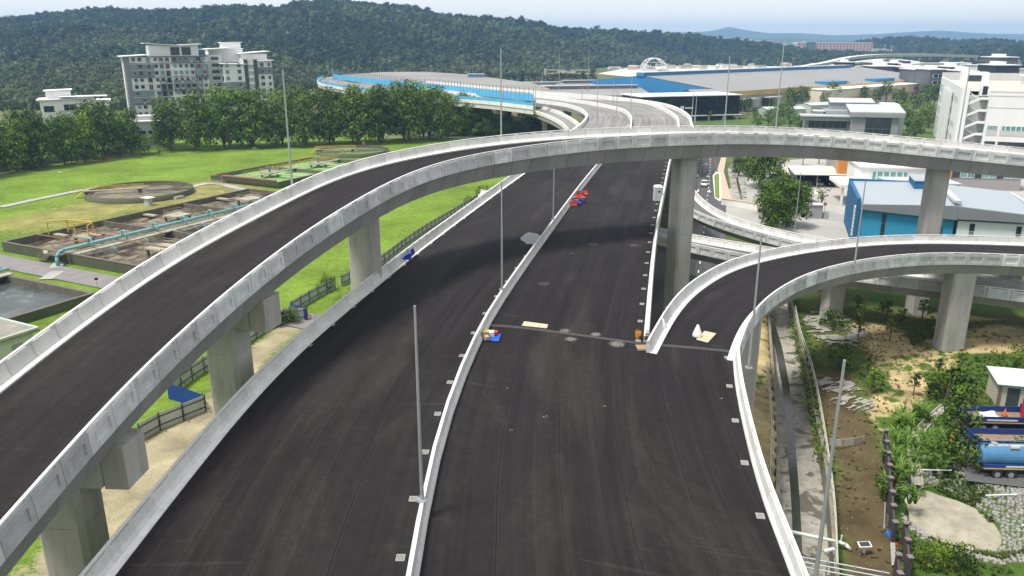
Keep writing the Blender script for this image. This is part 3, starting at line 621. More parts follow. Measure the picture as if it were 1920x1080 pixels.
# left row before the boundary wall
for i in range(11):
    k = i/10; x = -158+26*k+rr.uniform(-1.5, 1.5); y = 221+58*k
    for j in range(2):
        h = rr.uniform(.78, 1.12)*(1. if k > .1 else .95); pr = TO if (i == 9 and j) else TR[(i+2*j) % 4]
        plant(pr, (x-7*j+rr.uniform(-1, 1), y+6*j+rr.uniform(-2, 2), 0), h, rr.uniform(0, 6.28), 'tall dark green broadleaf tree in the row along the boundary wall' if not (i == 9 and j) else 'tall olive green tree at the end of the row along the boundary wall', group='trees along the boundary wall' if not (i == 9 and j) else None)
# big row on the right
row2 = [(-121, 285, .93), (-113, 289, 1.), (-104, 292, 1.06), (-95, 294, 1.06), (-86, 297, 1.1), (-77, 300, 1.1), (-68, 303, 1.06), (-59, 306, 1.08), (-50, 309, 1.1), (-41, 314, 1.1), (-33, 320, 1.03), (-25, 326, .98), (-17, 332, .92), (-9, 330, .85), (-2, 330, .78), (5, 331, .72), (10, 333, .66), (14, 336, .6)]
for i, (x, y, h) in enumerate(row2):
    for j in range(2 if i < 14 else 1):
        plant(TR[(i*3+j) % 4], (x-3*j+rr.uniform(-1.5, 1.5), y+8*j+rr.uniform(-1.5, 1.5), 0), h*rr.uniform(.80, 1.16)*1.06, rr.uniform(0, 6.28), 'tall broadleaf tree in the dense row behind the works lawn', group='trees in the dense row behind the lawn')
SB = [tree_proto('shrub_tree', 6., 2.6, 51+i, (LEAFO, LEAFL)[i], .3, 8, 30., .5) for i in range(2)]
for i, (px, py, s, l) in enumerate(((245, 292, .9, 'thin young tree beside the end of the boundary wall'), (280, 292, 1.25, 'loose olive green tree in front of the low white block'), (262, 297, .6, 'low dark shrub on the lawn edge below the white block'), (300, 294, .7, 'small shrub beside the corner of the dense tree row'))):
    plant(SB[i % 2], G(px, py), s, i*1.3, l)
bw = empty('boundary_wall', (0, 0, 0), 0, 'weathered grey boundary wall behind the left tree row', 'wall')
q = rs([(-170, 205, 0), (-160, 228, 0), (-147, 258, 0), (-136, 284, 0)], 4.); me = MB().bx(-.5, .5, -.12, .12, -.3, 2.4).mesh('wall_panel', M('old_wall', (.25, .245, .24), .9, .2, .4, .1, stain=.6)); row('wall_panel', me, q, side(q), bw, 4., .06)
# ================================================================ sewage works
RZ = math.atan2(-.452, .89)
GREENW = M('green_tank_paint', (.085, .095, .055), .8, .15, .4, .05, stain=.3, stainc=(.04, .045, .03)); OLDC = M('old_tank_concrete', (.135, .122, .095), .9, .25, .5, .08, stain=.7, stainc=(.05, .045, .035)); YEL = M('yellow_rail', (.55, .40, .06), .6, .15, 2.); TEAL = M('teal_pipe', (.15, .36, .36), .5, .12, 1.5, stain=.2); RUST = M('rust_pipe', (.26, .13, .085), .75, .2, 2.); GREYC = M('walkway_concrete', (.36, .34, .27), .9, .2, .8, .06, stain=.6, stainc=(.12, .11, .075))
def liquid(name, c1, c2, sc, rough=.25, ramp=(.42, .6)):
    t = NT(name); v = t.pos(); n = t.noise(v, sc, 7, .65, 1.5); n2 = t.noise(v, sc*6, 4); t.bump(n2, .3, .05); return t.done(t.mix(t.ramp(n, *ramp), c1, c2), t.ramp(n, .4, .6, rough, .7), .5)
SLUDGE = liquid('aeration_liquor', (.055, .038, .02), (.27, .225, .15), .26, .2, (.46, .64)); ALGAE = liquid('algae_water', (.14, .30, .07), (.22, .42, .12), .2, .5); POOL = liquid('settled_water', (.05, .06, .06), (.09, .10, .10), .1, .06, (.3, .8)); MURK = liquid('murky_water', (.11, .09, .05), (.19, .165, .11), .1, .1)
def rails(parent, pts, h=1.1, mat=YEL, name='handrail', r=.035, post=2.2):
    m = MB()
    for a, b in zip(pts[:-1], pts[1:]):
        a, b = Vector(a), Vector(b); n = max(1, int((b-a).length/post))
        for k in range(n+1): p = a.lerp(b, k/n); m.tube(p, p+Vector((0, 0, h)), r, 5)
        for z in (h, h*.55): m.tube(a+Vector((0, 0, z)), b+Vector((0, 0, z)), r, 5)
    return m.obj(name, mat, parent)
def tank(corner, w, l, h, label, water, wz, divx=(), divy=(), outer=GREENW, t=.45, sign=(1, 1), base=-.2, rz=RZ):
    o = empty('tank', (corner[0], corner[1], 0), rz, label, 'tank'); sx, sy = sign
    def wall(x0, x1, y0, y1, m, nm='wall'): MB().bx(min(x0, x1), max(x0, x1), min(y0, y1), max(y0, y1), base, h).obj(nm, m, o)
    wall(0, w*sx, 0, t*sy, outer); wall(0, w*sx, (l-t)*sy, l*sy, outer); wall(0, t*sx, t*sy, (l-t)*sy, outer); wall((w-t)*sx, w*sx, t*sy, (l-t)*sy, outer)
    # inner linings and capping, the weathered inside of the same walls
    m = MB()
    for (x0, x1, y0, y1) in ((t, w-t, t, t+.06), (t, w-t, l-t-.06, l-t), (t, t+.06, t+.06, l-t-.06), (w-t-.06, w-t, t+.06, l-t-.06)): m.bx(min(x0*sx, x1*sx), max(x0*sx, x1*sx), min(y0*sy, y1*sy), max(y0*sy, y1*sy), base, h-.01)
    m.obj('lining', OLDC, o); m = MB(); e = .06
    for (x0, x1, y0, y1) in ((-e, w+e, -e, t+e), (-e, w+e, l-t-e, l+e), (-e, t+e, t+e, l-t-e), (w-t-e, w+e, t+e, l-t-e)): m.bx(min(x0*sx, x1*sx), max(x0*sx, x1*sx), min(y0*sy, y1*sy), max(y0*sy, y1*sy), h+.003, h+.11)
    m.obj('coping', OLDC, o)
    for y in divy: wall(t+.07, w-t-.07, y-.2, y+.2, OLDC, 'dividing_wall')
    MB().add([(t*sx, t*sy, wz), ((w-t)*sx, t*sy, wz), ((w-t)*sx, (l-t)*sy, wz), (t*sx, (l-t)*sy, wz)], [(0, 1, 2, 3) if sx*sy > 0 else (3, 2, 1, 0)]).obj('water_surface', water, o)
    return o
def aerator(parent, x, y, z, s=1., motor=None):
    m = MB().box((x, y, z), (4.2*s, 4.2*s, .35)); o = m.obj('platform', GREYC, parent)
    for a, b in ((-1, -1), (1, -1), (1, 1), (-1, 1)): MB().box((x+a*1.7*s, y+b*1.7*s, z-1.3), (.4, .4, 2.3)).obj('platform_leg', OLDC, o)
    rails(o, [(x-2*s, y-2*s, z+.17), (x+2*s, y-2*s, z+.17), (x+2*s, y+2*s, z+.17), (x-2*s, y+2*s, z+.17), (x-2*s, y-2*s, z+.17)], 1., GREYC, r=.03)
    if motor: MB().tube((x, y, z+.17), (x, y, z+1.5), .32, 10).tube((x, y, z+1.5), (x, y, z+1.9), .4, 10, .25).obj('motor', M('motor_blue', (.12, .2, .32), .5), o)
A0 = g2(3, 454, 1.8)
ta = tank(A0, 41, 63, 1.8, 'large rectangular aeration tank of brown frothy sewage with a teal pipe', SLUDGE, .7, divy=(21, 42))
for y in (10.5, 31.5, 52.5):
    for x in (10.5, 30.5): aerator(ta, x, y, 1.95)
MB().bx(18.7, 21.2, .5, 62.5, 1.75, 1.95).obj('walkway', GREYC, ta)
m = MB().path([(19.2, -2.2, .1), (19.2, -2.2, 1.7), (19.2, -1.6, 2.5), (19.2, -.6, 2.75), (19.2, 62, 2.75)], .30, 10).tube((19.2, -2.2, -.1), (19.2, -2.2, .2), .5, 10)
for y in range(4, 62, 7): m.path([(19.2, y, 2.9), (19.2, y, 3.6), (19.9, y, 3.9), (20.6, y, 3.6), (20.6, y, 2.2)], .16, 8); m.tube((20.9, y+3, 1.9), (22.4, y+3, 1.9), .14, 6).tube((22.4, y+3, 1.9), (22.4, y+3, .5), .14, 6)
m.obj('air_pipe', TEAL, ta, True)
rails(ta, [(18.75, 1, 1.95), (18.75, 62, 1.95)], 1., GREYC); rails(ta, [(21.15, 1, 1.95), (21.15, 62, 1.95)], 1., GREYC); rails(ta, [(.2, 1, 1.85), (.2, 62, 1.85)], 1., M('dull_rail', (.33, .31, .14), .8), r=.025)
m = MB()
for y in (6, 12): m.tube((.5, y, 2.2), (18, y, 2.2), .13, 8)
m.tube((11, 10, 2.3), (39, 10, 2.3), .14, 8).obj('feed_pipe', RUST, ta)
m = MB()
for (x, y) in ((2., 8.), (3.6, 11.), (8.6, 9.), (9.8, 12.), (11.8, 9.5)): m.tube((x, y, 1.8), (x, y, 4.4), .13, 6)
m.tube((2, 8, 4.3), (3.6, 11, 4.3), .12, 6).tube((3.6, 11, 4.3), (9.8, 12, 4.3), .12, 6).tube((8.6, 9, 4.3), (9.8, 12, 4.3), .12, 6).tube((9.8, 12, 4.2), (11.8, 9.5, 4.2), .12, 6).obj('lifting_frame', YEL, ta)
for y in (10.5, 31.5, 52.5): MB().bx(.6, 4.2, y-.9, y+.2, 1.1, 1.4).obj('weir_box', GREYC, ta)
# steps down at the pipe
m = MB()
for k in range(6): m.bx(14.6-k*.35, 14.95-k*.35, -1.6, -.05, 1.5-k*.27, 1.58-k*.27)
m.bx(14.9, 18.6, -1.7, -.05, 1.62, 1.75).obj('steps', OLDC, ta); rails(ta, [(12.8, -1.6, .2), (14.9, -1.6, 1.7), (18.5, -1.6, 1.75)], 1., M('dull_rail', (.33, .31, .14)))
G1 = g2(395, 330, 1.5)
tb = tank(G1, 25, 42, 1.6, 'rectangular tank of bright green algae water with yellow rails', ALGAE, .6, divy=(21,))
for y in (10.5, 31.5): aerator(tb, 12, y, 1.8, .9, True); MB().bx(12, 24.5, y-.6, y+.6, 1.62, 1.8).obj('walkway', GREYC, tb)
MB().bx(11.4, 12.6, .5, 41.5, 1.64, 1.79).obj('walkway', GREYC, tb); rails(tb, [(11.45, 1, 1.8), (11.45, 41, 1.8)], 1.5, YEL, r=.05); rails(tb, [(9.9, 14, 1.8), (9.9, 41.5, 1.8)], 1.8, YEL, r=.06)
MB().path([(5.5, -.9, .1), (5.5, -.9, 2.), (6.1, -.9, 2.2), (25, -.9, 2.2)], .28, 8).obj('sludge_pipe', RUST, tb)
for k in range(3): rails(tb, [(4., -3.-.7*k, .1), (8.5, -3.-.7*k, .1)], 1.1, M('dull_rail', (.33, .31, .14)))
TRc = g2(178, 551, 1.2)
tp = tank(TRc, 40, 15.5, 1.3, 'settling tank of dark reflecting water beside the works road', POOL, .35, sign=(-1, -1), base=-1.6)
MB().bx(-24, -20.5, -15, .5, 1.42, 1.6).obj('walkway', GREYC, tp); MB().tube((-22.6, -15, 2.), (-22.6, 1, 2.), .3, 10).tube((-22.6, -1, 2.), (-22.6, -1, -.2), .25, 8).obj('air_pipe', TEAL, tp)
rails(tp, [(-20.6, -15, 1.6), (-20.6, .4, 1.6)], 1., M('dull_rail', (.33, .31, .14)), r=.025)
MB().bx(-13.5, -8.5, -15, -12., 1.42, 1.55).obj('platform', GREYC, tp); rails(tp, [(-13.5, -12.1, 1.55), (-8.6, -12.1, 1.55), (-8.6, -14.8, 1.55)], 1., M('dull_rail', (.33, .31, .14)), r=.025)
MB().path([(-19, -13.6, 1.9), (-14.5, -13.6, 1.9), (-13.2, -13.6, 1.5), (-13.1, -13.6, .2)], .28, 8).obj('sludge_pipe', RUST, tp)
# circular clarifiers
def clarifier(c, r, h, label, water, bridge_rz):
    o = empty('clarifier', (c[0], c[1], 0), bridge_rz, label, 'tank')
    MB().lathe([(r, -.3), (r, h), (r-.35, h), (r-.35, -.3)], 72).obj('wall', GREENW, o, True); MB().lathe([(r-.352, h-.02), (r-.37, h-.02), (r-.37, .2)], 72).obj('lining', OLDC, o)
    MB().lathe([(.01, h-.75), (r-.4, h-.75)], 72).obj('water_surface', water, o)
    MB().lathe([(r-1.5, h-.85), (r-1.5, h-.45), (r-1.35, h-.45), (r-1.35, h-.85)], 72).obj('weir_ring', OLDC, o)
    MB().bx(-r+.1, 1., -.6, .6, h+.15, h+.35).obj('walkway', GREYC, o); MB().tube((0, 0, 0), (0, 0, h+.3), .5, 12).obj('centre_column', OLDC, o)
    rails(o, [(-r, -.58, h+.35), (1, -.58, h+.35)], 1., YEL, r=.045); rails(o, [(-r, .58, h+.35), (1, .58, h+.35)], 1., YEL, r=.045)
    m = MB()
    for k in range(8): m.box((-r-.2-k*.28, 0, h+.2-k*.22), (.3, 1.1, .05))
    m.obj('stairs', YEL, o); rails(o, [(-r-2.3, -.55, .1), (-r, -.55, h+.3)], 1., YEL); MB().bx(1.5, r-.5, -.25, .25, h-.55, h-.3).obj('scraper_arm', OLDC, o)
    for a in (1.2, 2.9, 4.4): rails(o, [(r*math.cos(a), r*math.sin(a), h), (r*math.cos(a+.07), r*math.sin(a+.07), h)], 1.1, YEL, r=.05)
    return o
clarifier((-95.8, 203.2), 12.9, 1.35, 'round clarifier tank of murky brown water with a yellow-railed bridge', MURK, .35)
clarifier((-56., 281.5), 12.6, 1.3, 'round greenish clarifier tank on the lawn below the dense trees', liquid('green_murk', (.09, .14, .05), (.16, .21, .08), .2, .3), .2)
clarifier((-36., 262.), 9., 1.2, 'small round tank rim peeping over the flyover parapet', MURK, 1.)
# works road, paths, lawn furniture
PATH = M('path_concrete', (.36, .35, .33), .9, .15, .3, stain=.3, stainc=(.2, .2, .16)); WROAD = M('works_road_tar', (.21, .20, .20), .9, .15, .4)
def pathway(pts, w, mat, z=.12, name='path', sm=4):
    c = rs([(p[0], p[1], z) for p in pts], 2., sm); s_ = side(c); tag(strip(name, c-s_*w/2, c+s_*w/2, mat), kind='structure')
u_, v_ = Vector((.89, -.452)), Vector((.43, .903))
r0 = Vector(g2(60, 502)); pathway([tuple(r0-u_*60), tuple(r0), tuple(r0+u_*70)], 5.6, WROAD, .13)
pathway([g2(0, 389), g2(80, 372), g2(155, 357), g2(230, 345)], 2.4, PATH, .13); pathway([g2(355, 352), g2(395, 344), g2(440, 352), g2(470, 360)], 2.6, PATH, .14)
pathway([g2(105, 503), g2(112, 492), g2(118, 482)], 2., PATH, .15); pathway([g2(85, 525), g2(98, 517), g2(108, 510)], 2.2, PATH, .15)
hz = empty('green_pump_house', (*g2(74, 616, 3.6), 0), RZ, 'small pale green flat-roofed pump house beside the flyover', 'building')
MB().bx(-16, -.6, -7.4, -.6, -.2, 3.3).obj('wall', M('pale_green_wall', (.52, .58, .47), .85, .06, .5, stain=.2, stainc=(.3, .33, .27)), hz); MB().bx(-16.5, 0, -8., 0, 3.3, 3.62).obj('roof', M('roof_concrete', (.26, .25, .22), .9, .3, .5, stain=.6), hz)
m = MB(); m.bx(-16.5, 0, -.3, 0, 3.62, 3.85).bx(-.3, 0, -8., -.301, 3.62, 3.85).bx(-16.5, -.3, -8., -7.7, 3.62, 3.85).obj('roof_upstand', M('pale_green_trim', (.45, .52, .44), .8), hz); MB().bx(-.62, -.57, -3.4, -2., .8, 2.4).obj('door', M('grey_door', (.3, .32, .33)), hz)
def small_lamp(p, h, rz, label, group=None):
    o = empty('path_lamp', p, rz, label, 'lamp post', group); m = MB().tube((0, 0, 0), (0, 0, h-.8), .07, 6, .05); m.path([(0, 0, h-.8), (-.15, 0, h-.3), (-.6, 0, h), (-1.1, 0, h+.02)], .045, 6); m.obj('pole', STEEL, o); MB().box((-1.3, 0, h), (.6, .22, .1)).obj('lamp_head', WHITE, o); return o
small_lamp(G(128, 366), 6., .2, 'curved white-headed lamp beside the path near the brown clarifier'); small_lamp(G(487, 310), 5.5, .2, 'curved lamp post on the lawn behind the green tank')
kb = empty('control_kiosk', G(279, 385), RZ, 'small grey control cabinet with an overhanging roof by the round tank', 'cabinet'); MB().box((0, 0, .9), (1.6, 1.2, 1.8)).obj('body', M('kiosk_grey', (.4, .43, .45)), kb); MB().box((0, 0, 1.9), (2.8, 2., .12)).obj('roof', WHITE, kb)
sl = empty('sampling_slab', G(325, 371), RZ, 'low concrete access slab on the grass beside the round tank', 'slab'); MB().box((0, 0, .25), (5., 2.6, .6)).obj('slab', PATH, sl); MB().box((0, 0, .58), (4.6, 2.2, .05)).obj('cover', GREYC, sl)
bs = empty('notice_stand', G(88, 487), RZ, 'small white notice stand on the grass before the aeration tank', 'sign'); MB().tube((-.5, 0, 0), (-.5, 0, 1.2), .06, 6).tube((.5, 0, 0), (.5, 0, 1.2), .06, 6).obj('leg', TEAL, bs); MB().box((0, 0, 1.4), (1.3, .08, .7)).obj('board', WHITE, bs)
fl = empty('flood_light', G(183, 541), 0, 'black flood light on a thin stake by the works road', 'lamp'); MB().tube((0, 0, 0), (0, 0, 1.5), .04, 6).obj('stake', STEEL, fl); MB().box((0, .05, 1.6), (.5, .2, .35), .3).obj('lamp_head', BLACKR, fl)
# ================================================================ hoarding fence
HW = M('hoarding_sheet', (.52, .53, .55), .5, .08, 1., .06, metal=.1, stain=.2, stainc=(.3, .28, .25)); HB = M('hoarding_blue', (.012, .045, .22), .45, .08, 1., .05); HF = M('hoarding_frame', (.05, .045, .045), .7)
def sheet_mesh(mat):
    m = MB(); n = 12; pr = []
    for i in range(n+1): pr.append((-.5+i/n, .03*(i % 2)))
    for i in range(n): (x0, y0), (x1, y1) = pr[i], pr[i+1]; m.hexa([(x0, y0, 0), (x1, y1, 0), (x1, y1+.015, 0), (x0, y0+.015, 0), (x0, y0, 1.9), (x1, y1, 1.9), (x1, y1+.015, 1.9), (x0, y0+.015, 1.9)])
    return m.mesh('sheet', mat)
SHW, SHB = sheet_mesh(HW), sheet_mesh(HB)
def hoarding(pix, blue, label, rear=True):
    o = empty('hoarding', (0, 0, 0), 0, label, 'fence'); c = rs(crv(pix, .02), 2.4); s_ = side(c); row('sheet', SHB if blue else SHW, c, -s_, o, 2.4, .04)
    m = MB()
    for p, w in zip(c, s_): p = Vector(p)-Vector(w)*.1; m.box((p.x, p.y, 1.), (.09, .09, 2.1)); q = p-Vector(w)*.9; m.tube((q.x, q.y, 0), (p.x, p.y, 1.3), .03, 5)
    m.obj('frame_post', HF, o)
    for z in (.5, 1.45): MB().sweep(bar(c, s_, -.07, z, .05, .09)).obj('frame_rail', HF, o)
    return o
hoarding([(905, 372), (865, 397), (810, 430), (762, 462), (722, 493), (690, 512), (640, 537)], False, 'long grey sheet hoarding below the flyover along the lawn')
hoarding([(628, 541), (590, 562), (547, 588)], False, 'short grey sheet hoarding ending at a blue sheet near the climbing shrub'); hoarding([(545, 592), (560, 597), (574, 602)], True, 'short dark blue sheet hoarding beside the climbing shrub')
hoarding([(577, 600), (540, 604), (500, 620), (470, 640), (430, 668), (395, 690), (355, 716), (318, 745)], False, 'grey sheet hoarding passing behind the flyover pier'); hoarding([(316, 748), (350, 758), (382, 770)], True, 'wide dark blue sheet hoarding at the corner of the enclosure'); hoarding([(386, 771), (345, 788), (300, 806), (262, 828)], False, 'grey sheet hoarding at the sandy corner near the blue sheets')
# ================================================================ forested hills
RID = [(-300, 40), (0, 32), (100, 20), (200, 12), (300, 15), (380, 12), (450, 8), (530, 13), (600, 4), (640, 1), (700, 3), (780, 12), (850, 25), (930, 28), (1000, 35), (1050, 47), (1100, 49), (1200, 55), (1300, 59), (1380, 69), (1450, 81), (1500, 95), (1560, 107), (1640, 118), (2200, 125)]
rx = np.array([p[0] for p in RID], float); ry = np.array([p[1] for p in RID], float)
DR = 1500.
def hill(X, Y):
    px = 960+F*X/(np.maximum(Y, 50)*math.cos(PITCH)); yy = np.interp(px, rx, ry)
    ang = np.arctan((540-yy)/F)-PITCH; top = HC+DR*np.tan(ang)-14.
    b0 = np.interp(px, [-300, 500, 620, 900, 1100, 1300, 1600], [470, 520, 690, 780, 1150, 1290, 1350]); k = np.clip((Y-b0)/(DR-b0), 0, 1.6)
    prof = np.where(k <= 1, (k*.55+.45*k*k*(3-2*k)), 1-(k-1)*.8)
    n = (noise2(X, Y, .0042, 4, 3)-.5)*1.25; return np.maximum(-3., (top+3)*prof*(1+n*np.clip(k*(1-k)*4, 0, 1))-3+(noise2(X, Y, .009, 8)-.5)*9*np.clip(k*3, 0, 1)*np.clip((1-k)*4, 0, 1))
FLOOR = M('forest_floor', (.02, .032, .012), .95, .3, .05)
tx, ty = np.meshgrid(np.linspace(-1700, 1300, 101), np.linspace(440, 2000, 79)); tz = hill(tx, ty)
mb = MB(); mb.v = [tuple(p) for p in np.stack([tx.ravel(), ty.ravel(), tz.ravel()], 1)]; mb.f = [(j*101+i, j*101+i+1, (j+1)*101+i+1, (j+1)*101+i) for j in range(78) for i in range(100)]; mb.m = [0]*len(mb.f)
tag(mb.obj('hill', FLOOR, smooth=True), kind='structure')
def crown_proto(seed, mat):
    rr = random.Random(seed); m = MB(); lb = [(rr.uniform(-2.4, 2.4), rr.uniform(-2.4, 2.4), rr.uniform(4, 8.5), rr.uniform(1.6, 2.7), rr.uniform(1.6, 2.7), rr.uniform(1.3, 2.2)) for _ in range(6)]
    leaf_cloud(m, lb, 5.5, 1.7, rr); m.lathe([(.3, -1), (3., 2.5), (2.6, 6), (.4, 8.)], 6); return put('crown_proto', m.mesh('crown', mat))
FOR = [leafmat('forest_leaf_dark', (.011, .028, .012), (.028, .058, .020), .15, .32, True), leafmat('forest_leaf_green', (.018, .042, .014), (.042, .078, .024), .15, .32, True), leafmat('forest_leaf_olive', (.05, .078, .026), (.088, .115, .042), .15, .35, True)]
pc = bpy.data.collections.new('crown_protos'); pcs = []
for i in range(6):
    o = crown_proto(70+i, FOR[(0, 1, 0, 1, 2, 2)[i]]); COL.objects.unlink(o); pc.objects.link(o); pcs.append(o)
def forest(name, label, pts, idx, scl, col=pc):
    me = bpy.data.meshes.new(name); me.from_pydata([tuple(p) for p in pts], [], []); o = put(name, me); tag(o, label, 'forest', kind='stuff')
    a = me.attributes.new('pick', 'INT', 'POINT'); a.data.foreach_set('value', np.asarray(idx, np.int32)); a = me.attributes.new('size', 'FLOAT', 'POINT'); a.data.foreach_set('value', np.asarray(scl, np.float32)); a = me.attributes.new('turn', 'FLOAT', 'POINT'); a.data.foreach_set('value', np.random.RandomState(3).uniform(0, 6.28, len(pts)).astype(np.float32))
    ng = bpy.data.node_groups.new(name, 'GeometryNodeTree'); ng.interface.new_socket('Geometry', in_out='INPUT', socket_type='NodeSocketGeometry'); ng.interface.new_socket('Geometry', in_out='OUTPUT', socket_type='NodeSocketGeometry')
    N, L = ng.nodes, ng.links; gi = N.new('NodeGroupInput'); go = N.new('NodeGroupOutput'); ip = N.new('GeometryNodeInstanceOnPoints'); ci = N.new('GeometryNodeCollectionInfo'); ci.inputs['Collection'].default_value = col; ci.inputs['Separate Children'].default_value = True; ci.inputs['Reset Children'].default_value = True
    def at(nm, ty): q = N.new('GeometryNodeInputNamedAttribute'); q.data_type = ty; q.inputs['Name'].default_value = nm; return q.outputs['Attribute']
    cx = N.new('ShaderNodeCombineXYZ'); L.new(at('turn', 'FLOAT'), cx.inputs['Z']); L.new(gi.outputs[0], ip.inputs['Points']); L.new(ci.outputs[0], ip.inputs['Instance']); ip.inputs['Pick Instance'].default_value = True; L.new(at('pick', 'INT'), ip.inputs['Instance Index']); L.new(cx.outputs[0], ip.inputs['Rotation']); L.new(at('size', 'FLOAT'), ip.inputs['Scale']); L.new(ip.outputs[0], go.inputs[0])
    md = o.modifiers.new('scatter', 'NODES'); md.node_group = ng; return o
rs_ = np.random.RandomState(11); P = []
for (d0, d1, sp) in ((440, 700, 5.0), (700, 1050, 6.0), (1050, 1540, 7.6)):
    w1 = d1*.72+90; nx, ny = int(2*w1/sp), int((d1-d0)/sp); gx, gy = np.meshgrid(np.linspace(-w1, w1*.95, nx), np.linspace(d0, d1, ny)); gx = gx+rs_.uniform(-.5, .5, gx.shape)*sp; gy = gy+rs_.uniform(-.5, .5, gy.shape)*sp
    gz = hill(gx, gy); px = 960+F*gx/(gy*.955)
    ok = (abs(gx) < gy*.70+60) & ((gz > -2.2) | ((px < 540) & (gy > 455)) | ((px < 1110) & (gy > 680)) | ((px < 1480) & (gy > 1290))) & ~((px > 1110) & (px < 1680) & (gy < 1290) & (gz < -2.)) & ~((px > 560) & (px < 1110) & (gy < 665))
    s_ = sp/6.4; P.append(np.stack([gx[ok], gy[ok], np.maximum(gz[ok], 0), np.full(ok.sum(), s_)], 1))
P = np.vstack(P); sel = noise2(P[:, 0], P[:, 1], .006, 21); r6 = rs_.uniform(0, 1, len(P))
low_ = np.clip(1-P[:, 2]/30, 0, 1); idx = np.where(sel+.30*low_+(r6-.5)*.25 > .70, 4+(r6*37 % 2).astype(int), (r6*4).astype(int))
forest('hill_forest', 'dense dark green forest covering the hills behind the town', P[:, :3], idx, P[:, 3]*rs_.uniform(.55, 1.15, len(P))*(1+.35*(rs_.uniform(0, 1, len(P)) > .86)))
# distant ranges
def ranges(name, D, prof, depth, mat, seed):
    m = MB(); n = 90; xs = np.linspace(prof[0][0], prof[-1][0], n); ys = np.interp(xs, [p[0] for p in prof], [p[1] for p in prof]); rows = []
    for j, k in enumerate((0, .25, .5, .75, 1., 1.3)):
        ring = []
        for x, y in zip(xs, ys):
            Dj = D-depth+depth*k; X = (x-960)/F*(D*.955)*Dj/D; t_ = HC+D*math.tan(math.atan((540-y)/F)-PITCH); h = max(0., t_)*min(1, k*k*(3-2*k) if k <= 1 else .7)
            ring.append((X, Dj, h+(noise2(np.array([X]), np.array([Dj]), 6./D, seed)[0]-.5)*h*.35*(k < 1)))
        rows.append(ring)
    m.sweep(rows, False, False); return tag(m.obj(name, mat, smooth=True), kind='structure')
RNG = M('far_hill_cover', (.05, .075, .03), .95, .3, .004)
ranges('far_hills', 7600, [(1180, 62), (1250, 60), (1300, 60), (1335, 58), (1365, 50), (1400, 57), (1440, 62), (1500, 62), (1560, 66), (1640, 64), (1700, 60), (1760, 57), (1800, 60), (1850, 63), (1920, 64), (2200, 62)], 1600, RNG, 3)
ranges('far_hills', 4600, [(1250, 82), (1330, 74), (1420, 72), (1480, 70), (1560, 76), (1620, 76), (1800, 78), (1920, 77), (2200, 80)], 900, RNG, 5)
# wooded rise in the middle distance on the right
P2 = []
for (cx, cy, w_, d_, hh) in ((1700, 2100, 190, 260, 42), (1850, 1900, 150, 200, 34), (1960, 1500, 260, 240, 22), (1420, 1750, 120, 160, 24), (1560, 1500, 140, 140, 8), (1480, 1330, 130, 90, 6)):
    X0 = (cx-960)/F*cy*.955
    for _ in range(700):
        a, r_ = rs_.uniform(0, 6.28), math.sqrt(rs_.uniform(0, 1)); P2.append((X0+w_*r_*math.cos(a), cy+d_*r_*math.sin(a), hh*.8*(1-r_*r_)))
forest('wooded_rise', 'low wooded rises in the distance beyond the pink buildings', P2, rs_.randint(0, 5, len(P2)), rs_.uniform(1., 1.7, len(P2)))
P3 = [];
for (cx, cy, w_, d_) in ((1500, 700, 60, 120), (1330, 560, 30, 20), (1560, 440, 25, 30), (1650, 420, 30, 20)): pass
# ================================================================ buildings
GLASS = M('dark_glass', (.025, .035, .04), .08, .2, .4, .1, spec=.7); GLASSG = M('green_glass', (.10, .26, .24), .1, .15, .4, .12, spec=.7); BWHITE = M('white_render', (.74, .745, .74), .8, .05, .15, stain=.15, stainc=(.5, .5, .48), streak=(1, 1, .3)); BGREY = M('grey_render', (.20, .205, .225), .8, .06, .2); BLGREY = M('light_grey_render', (.50, .50, .49), .8, .06, .2, stain=.2, stainc=(.33, .33, .32)); FRAME = M('window_frame', (.62, .63, .63), .5, .03); DKFR = M('dark_frame', (.06, .065, .07), .5, .03); TRIMD = M('dark_roof_edge', (.10, .10, .105), .7)
def window_mesh(glass, frame=FRAME, mull=1, name='window'):
    m = MB(); f = .06
    m.bx(0, 1, -.02, .05, 0, 1, 0)
    for (x0, x1, z0, z1) in ((0, f, 0, 1), (1-f, 1, 0, 1), (f, 1-f, 0, f*.8), (f, 1-f, 1-f*.8, 1)): m.bx(x0, x1, -.09, -.021, z0, z1, 1)
    for k in range(mull): x = (k+1)/(mull+1); m.bx(x-f*.3, x+f*.3, -.08, -.021, f*.8, 1-f*.8, 1)
    return m.mesh(name, [glass, frame])
WD, WG, WDD, WG5 = window_mesh(GLASS), window_mesh(GLASSG), window_mesh(GLASS, DKFR), window_mesh(GLASSG, FRAME, 5)
AC = MB().box((0, -.25, .3), (.9, .5, .6)).mesh('air_conditioner', BLGREY)
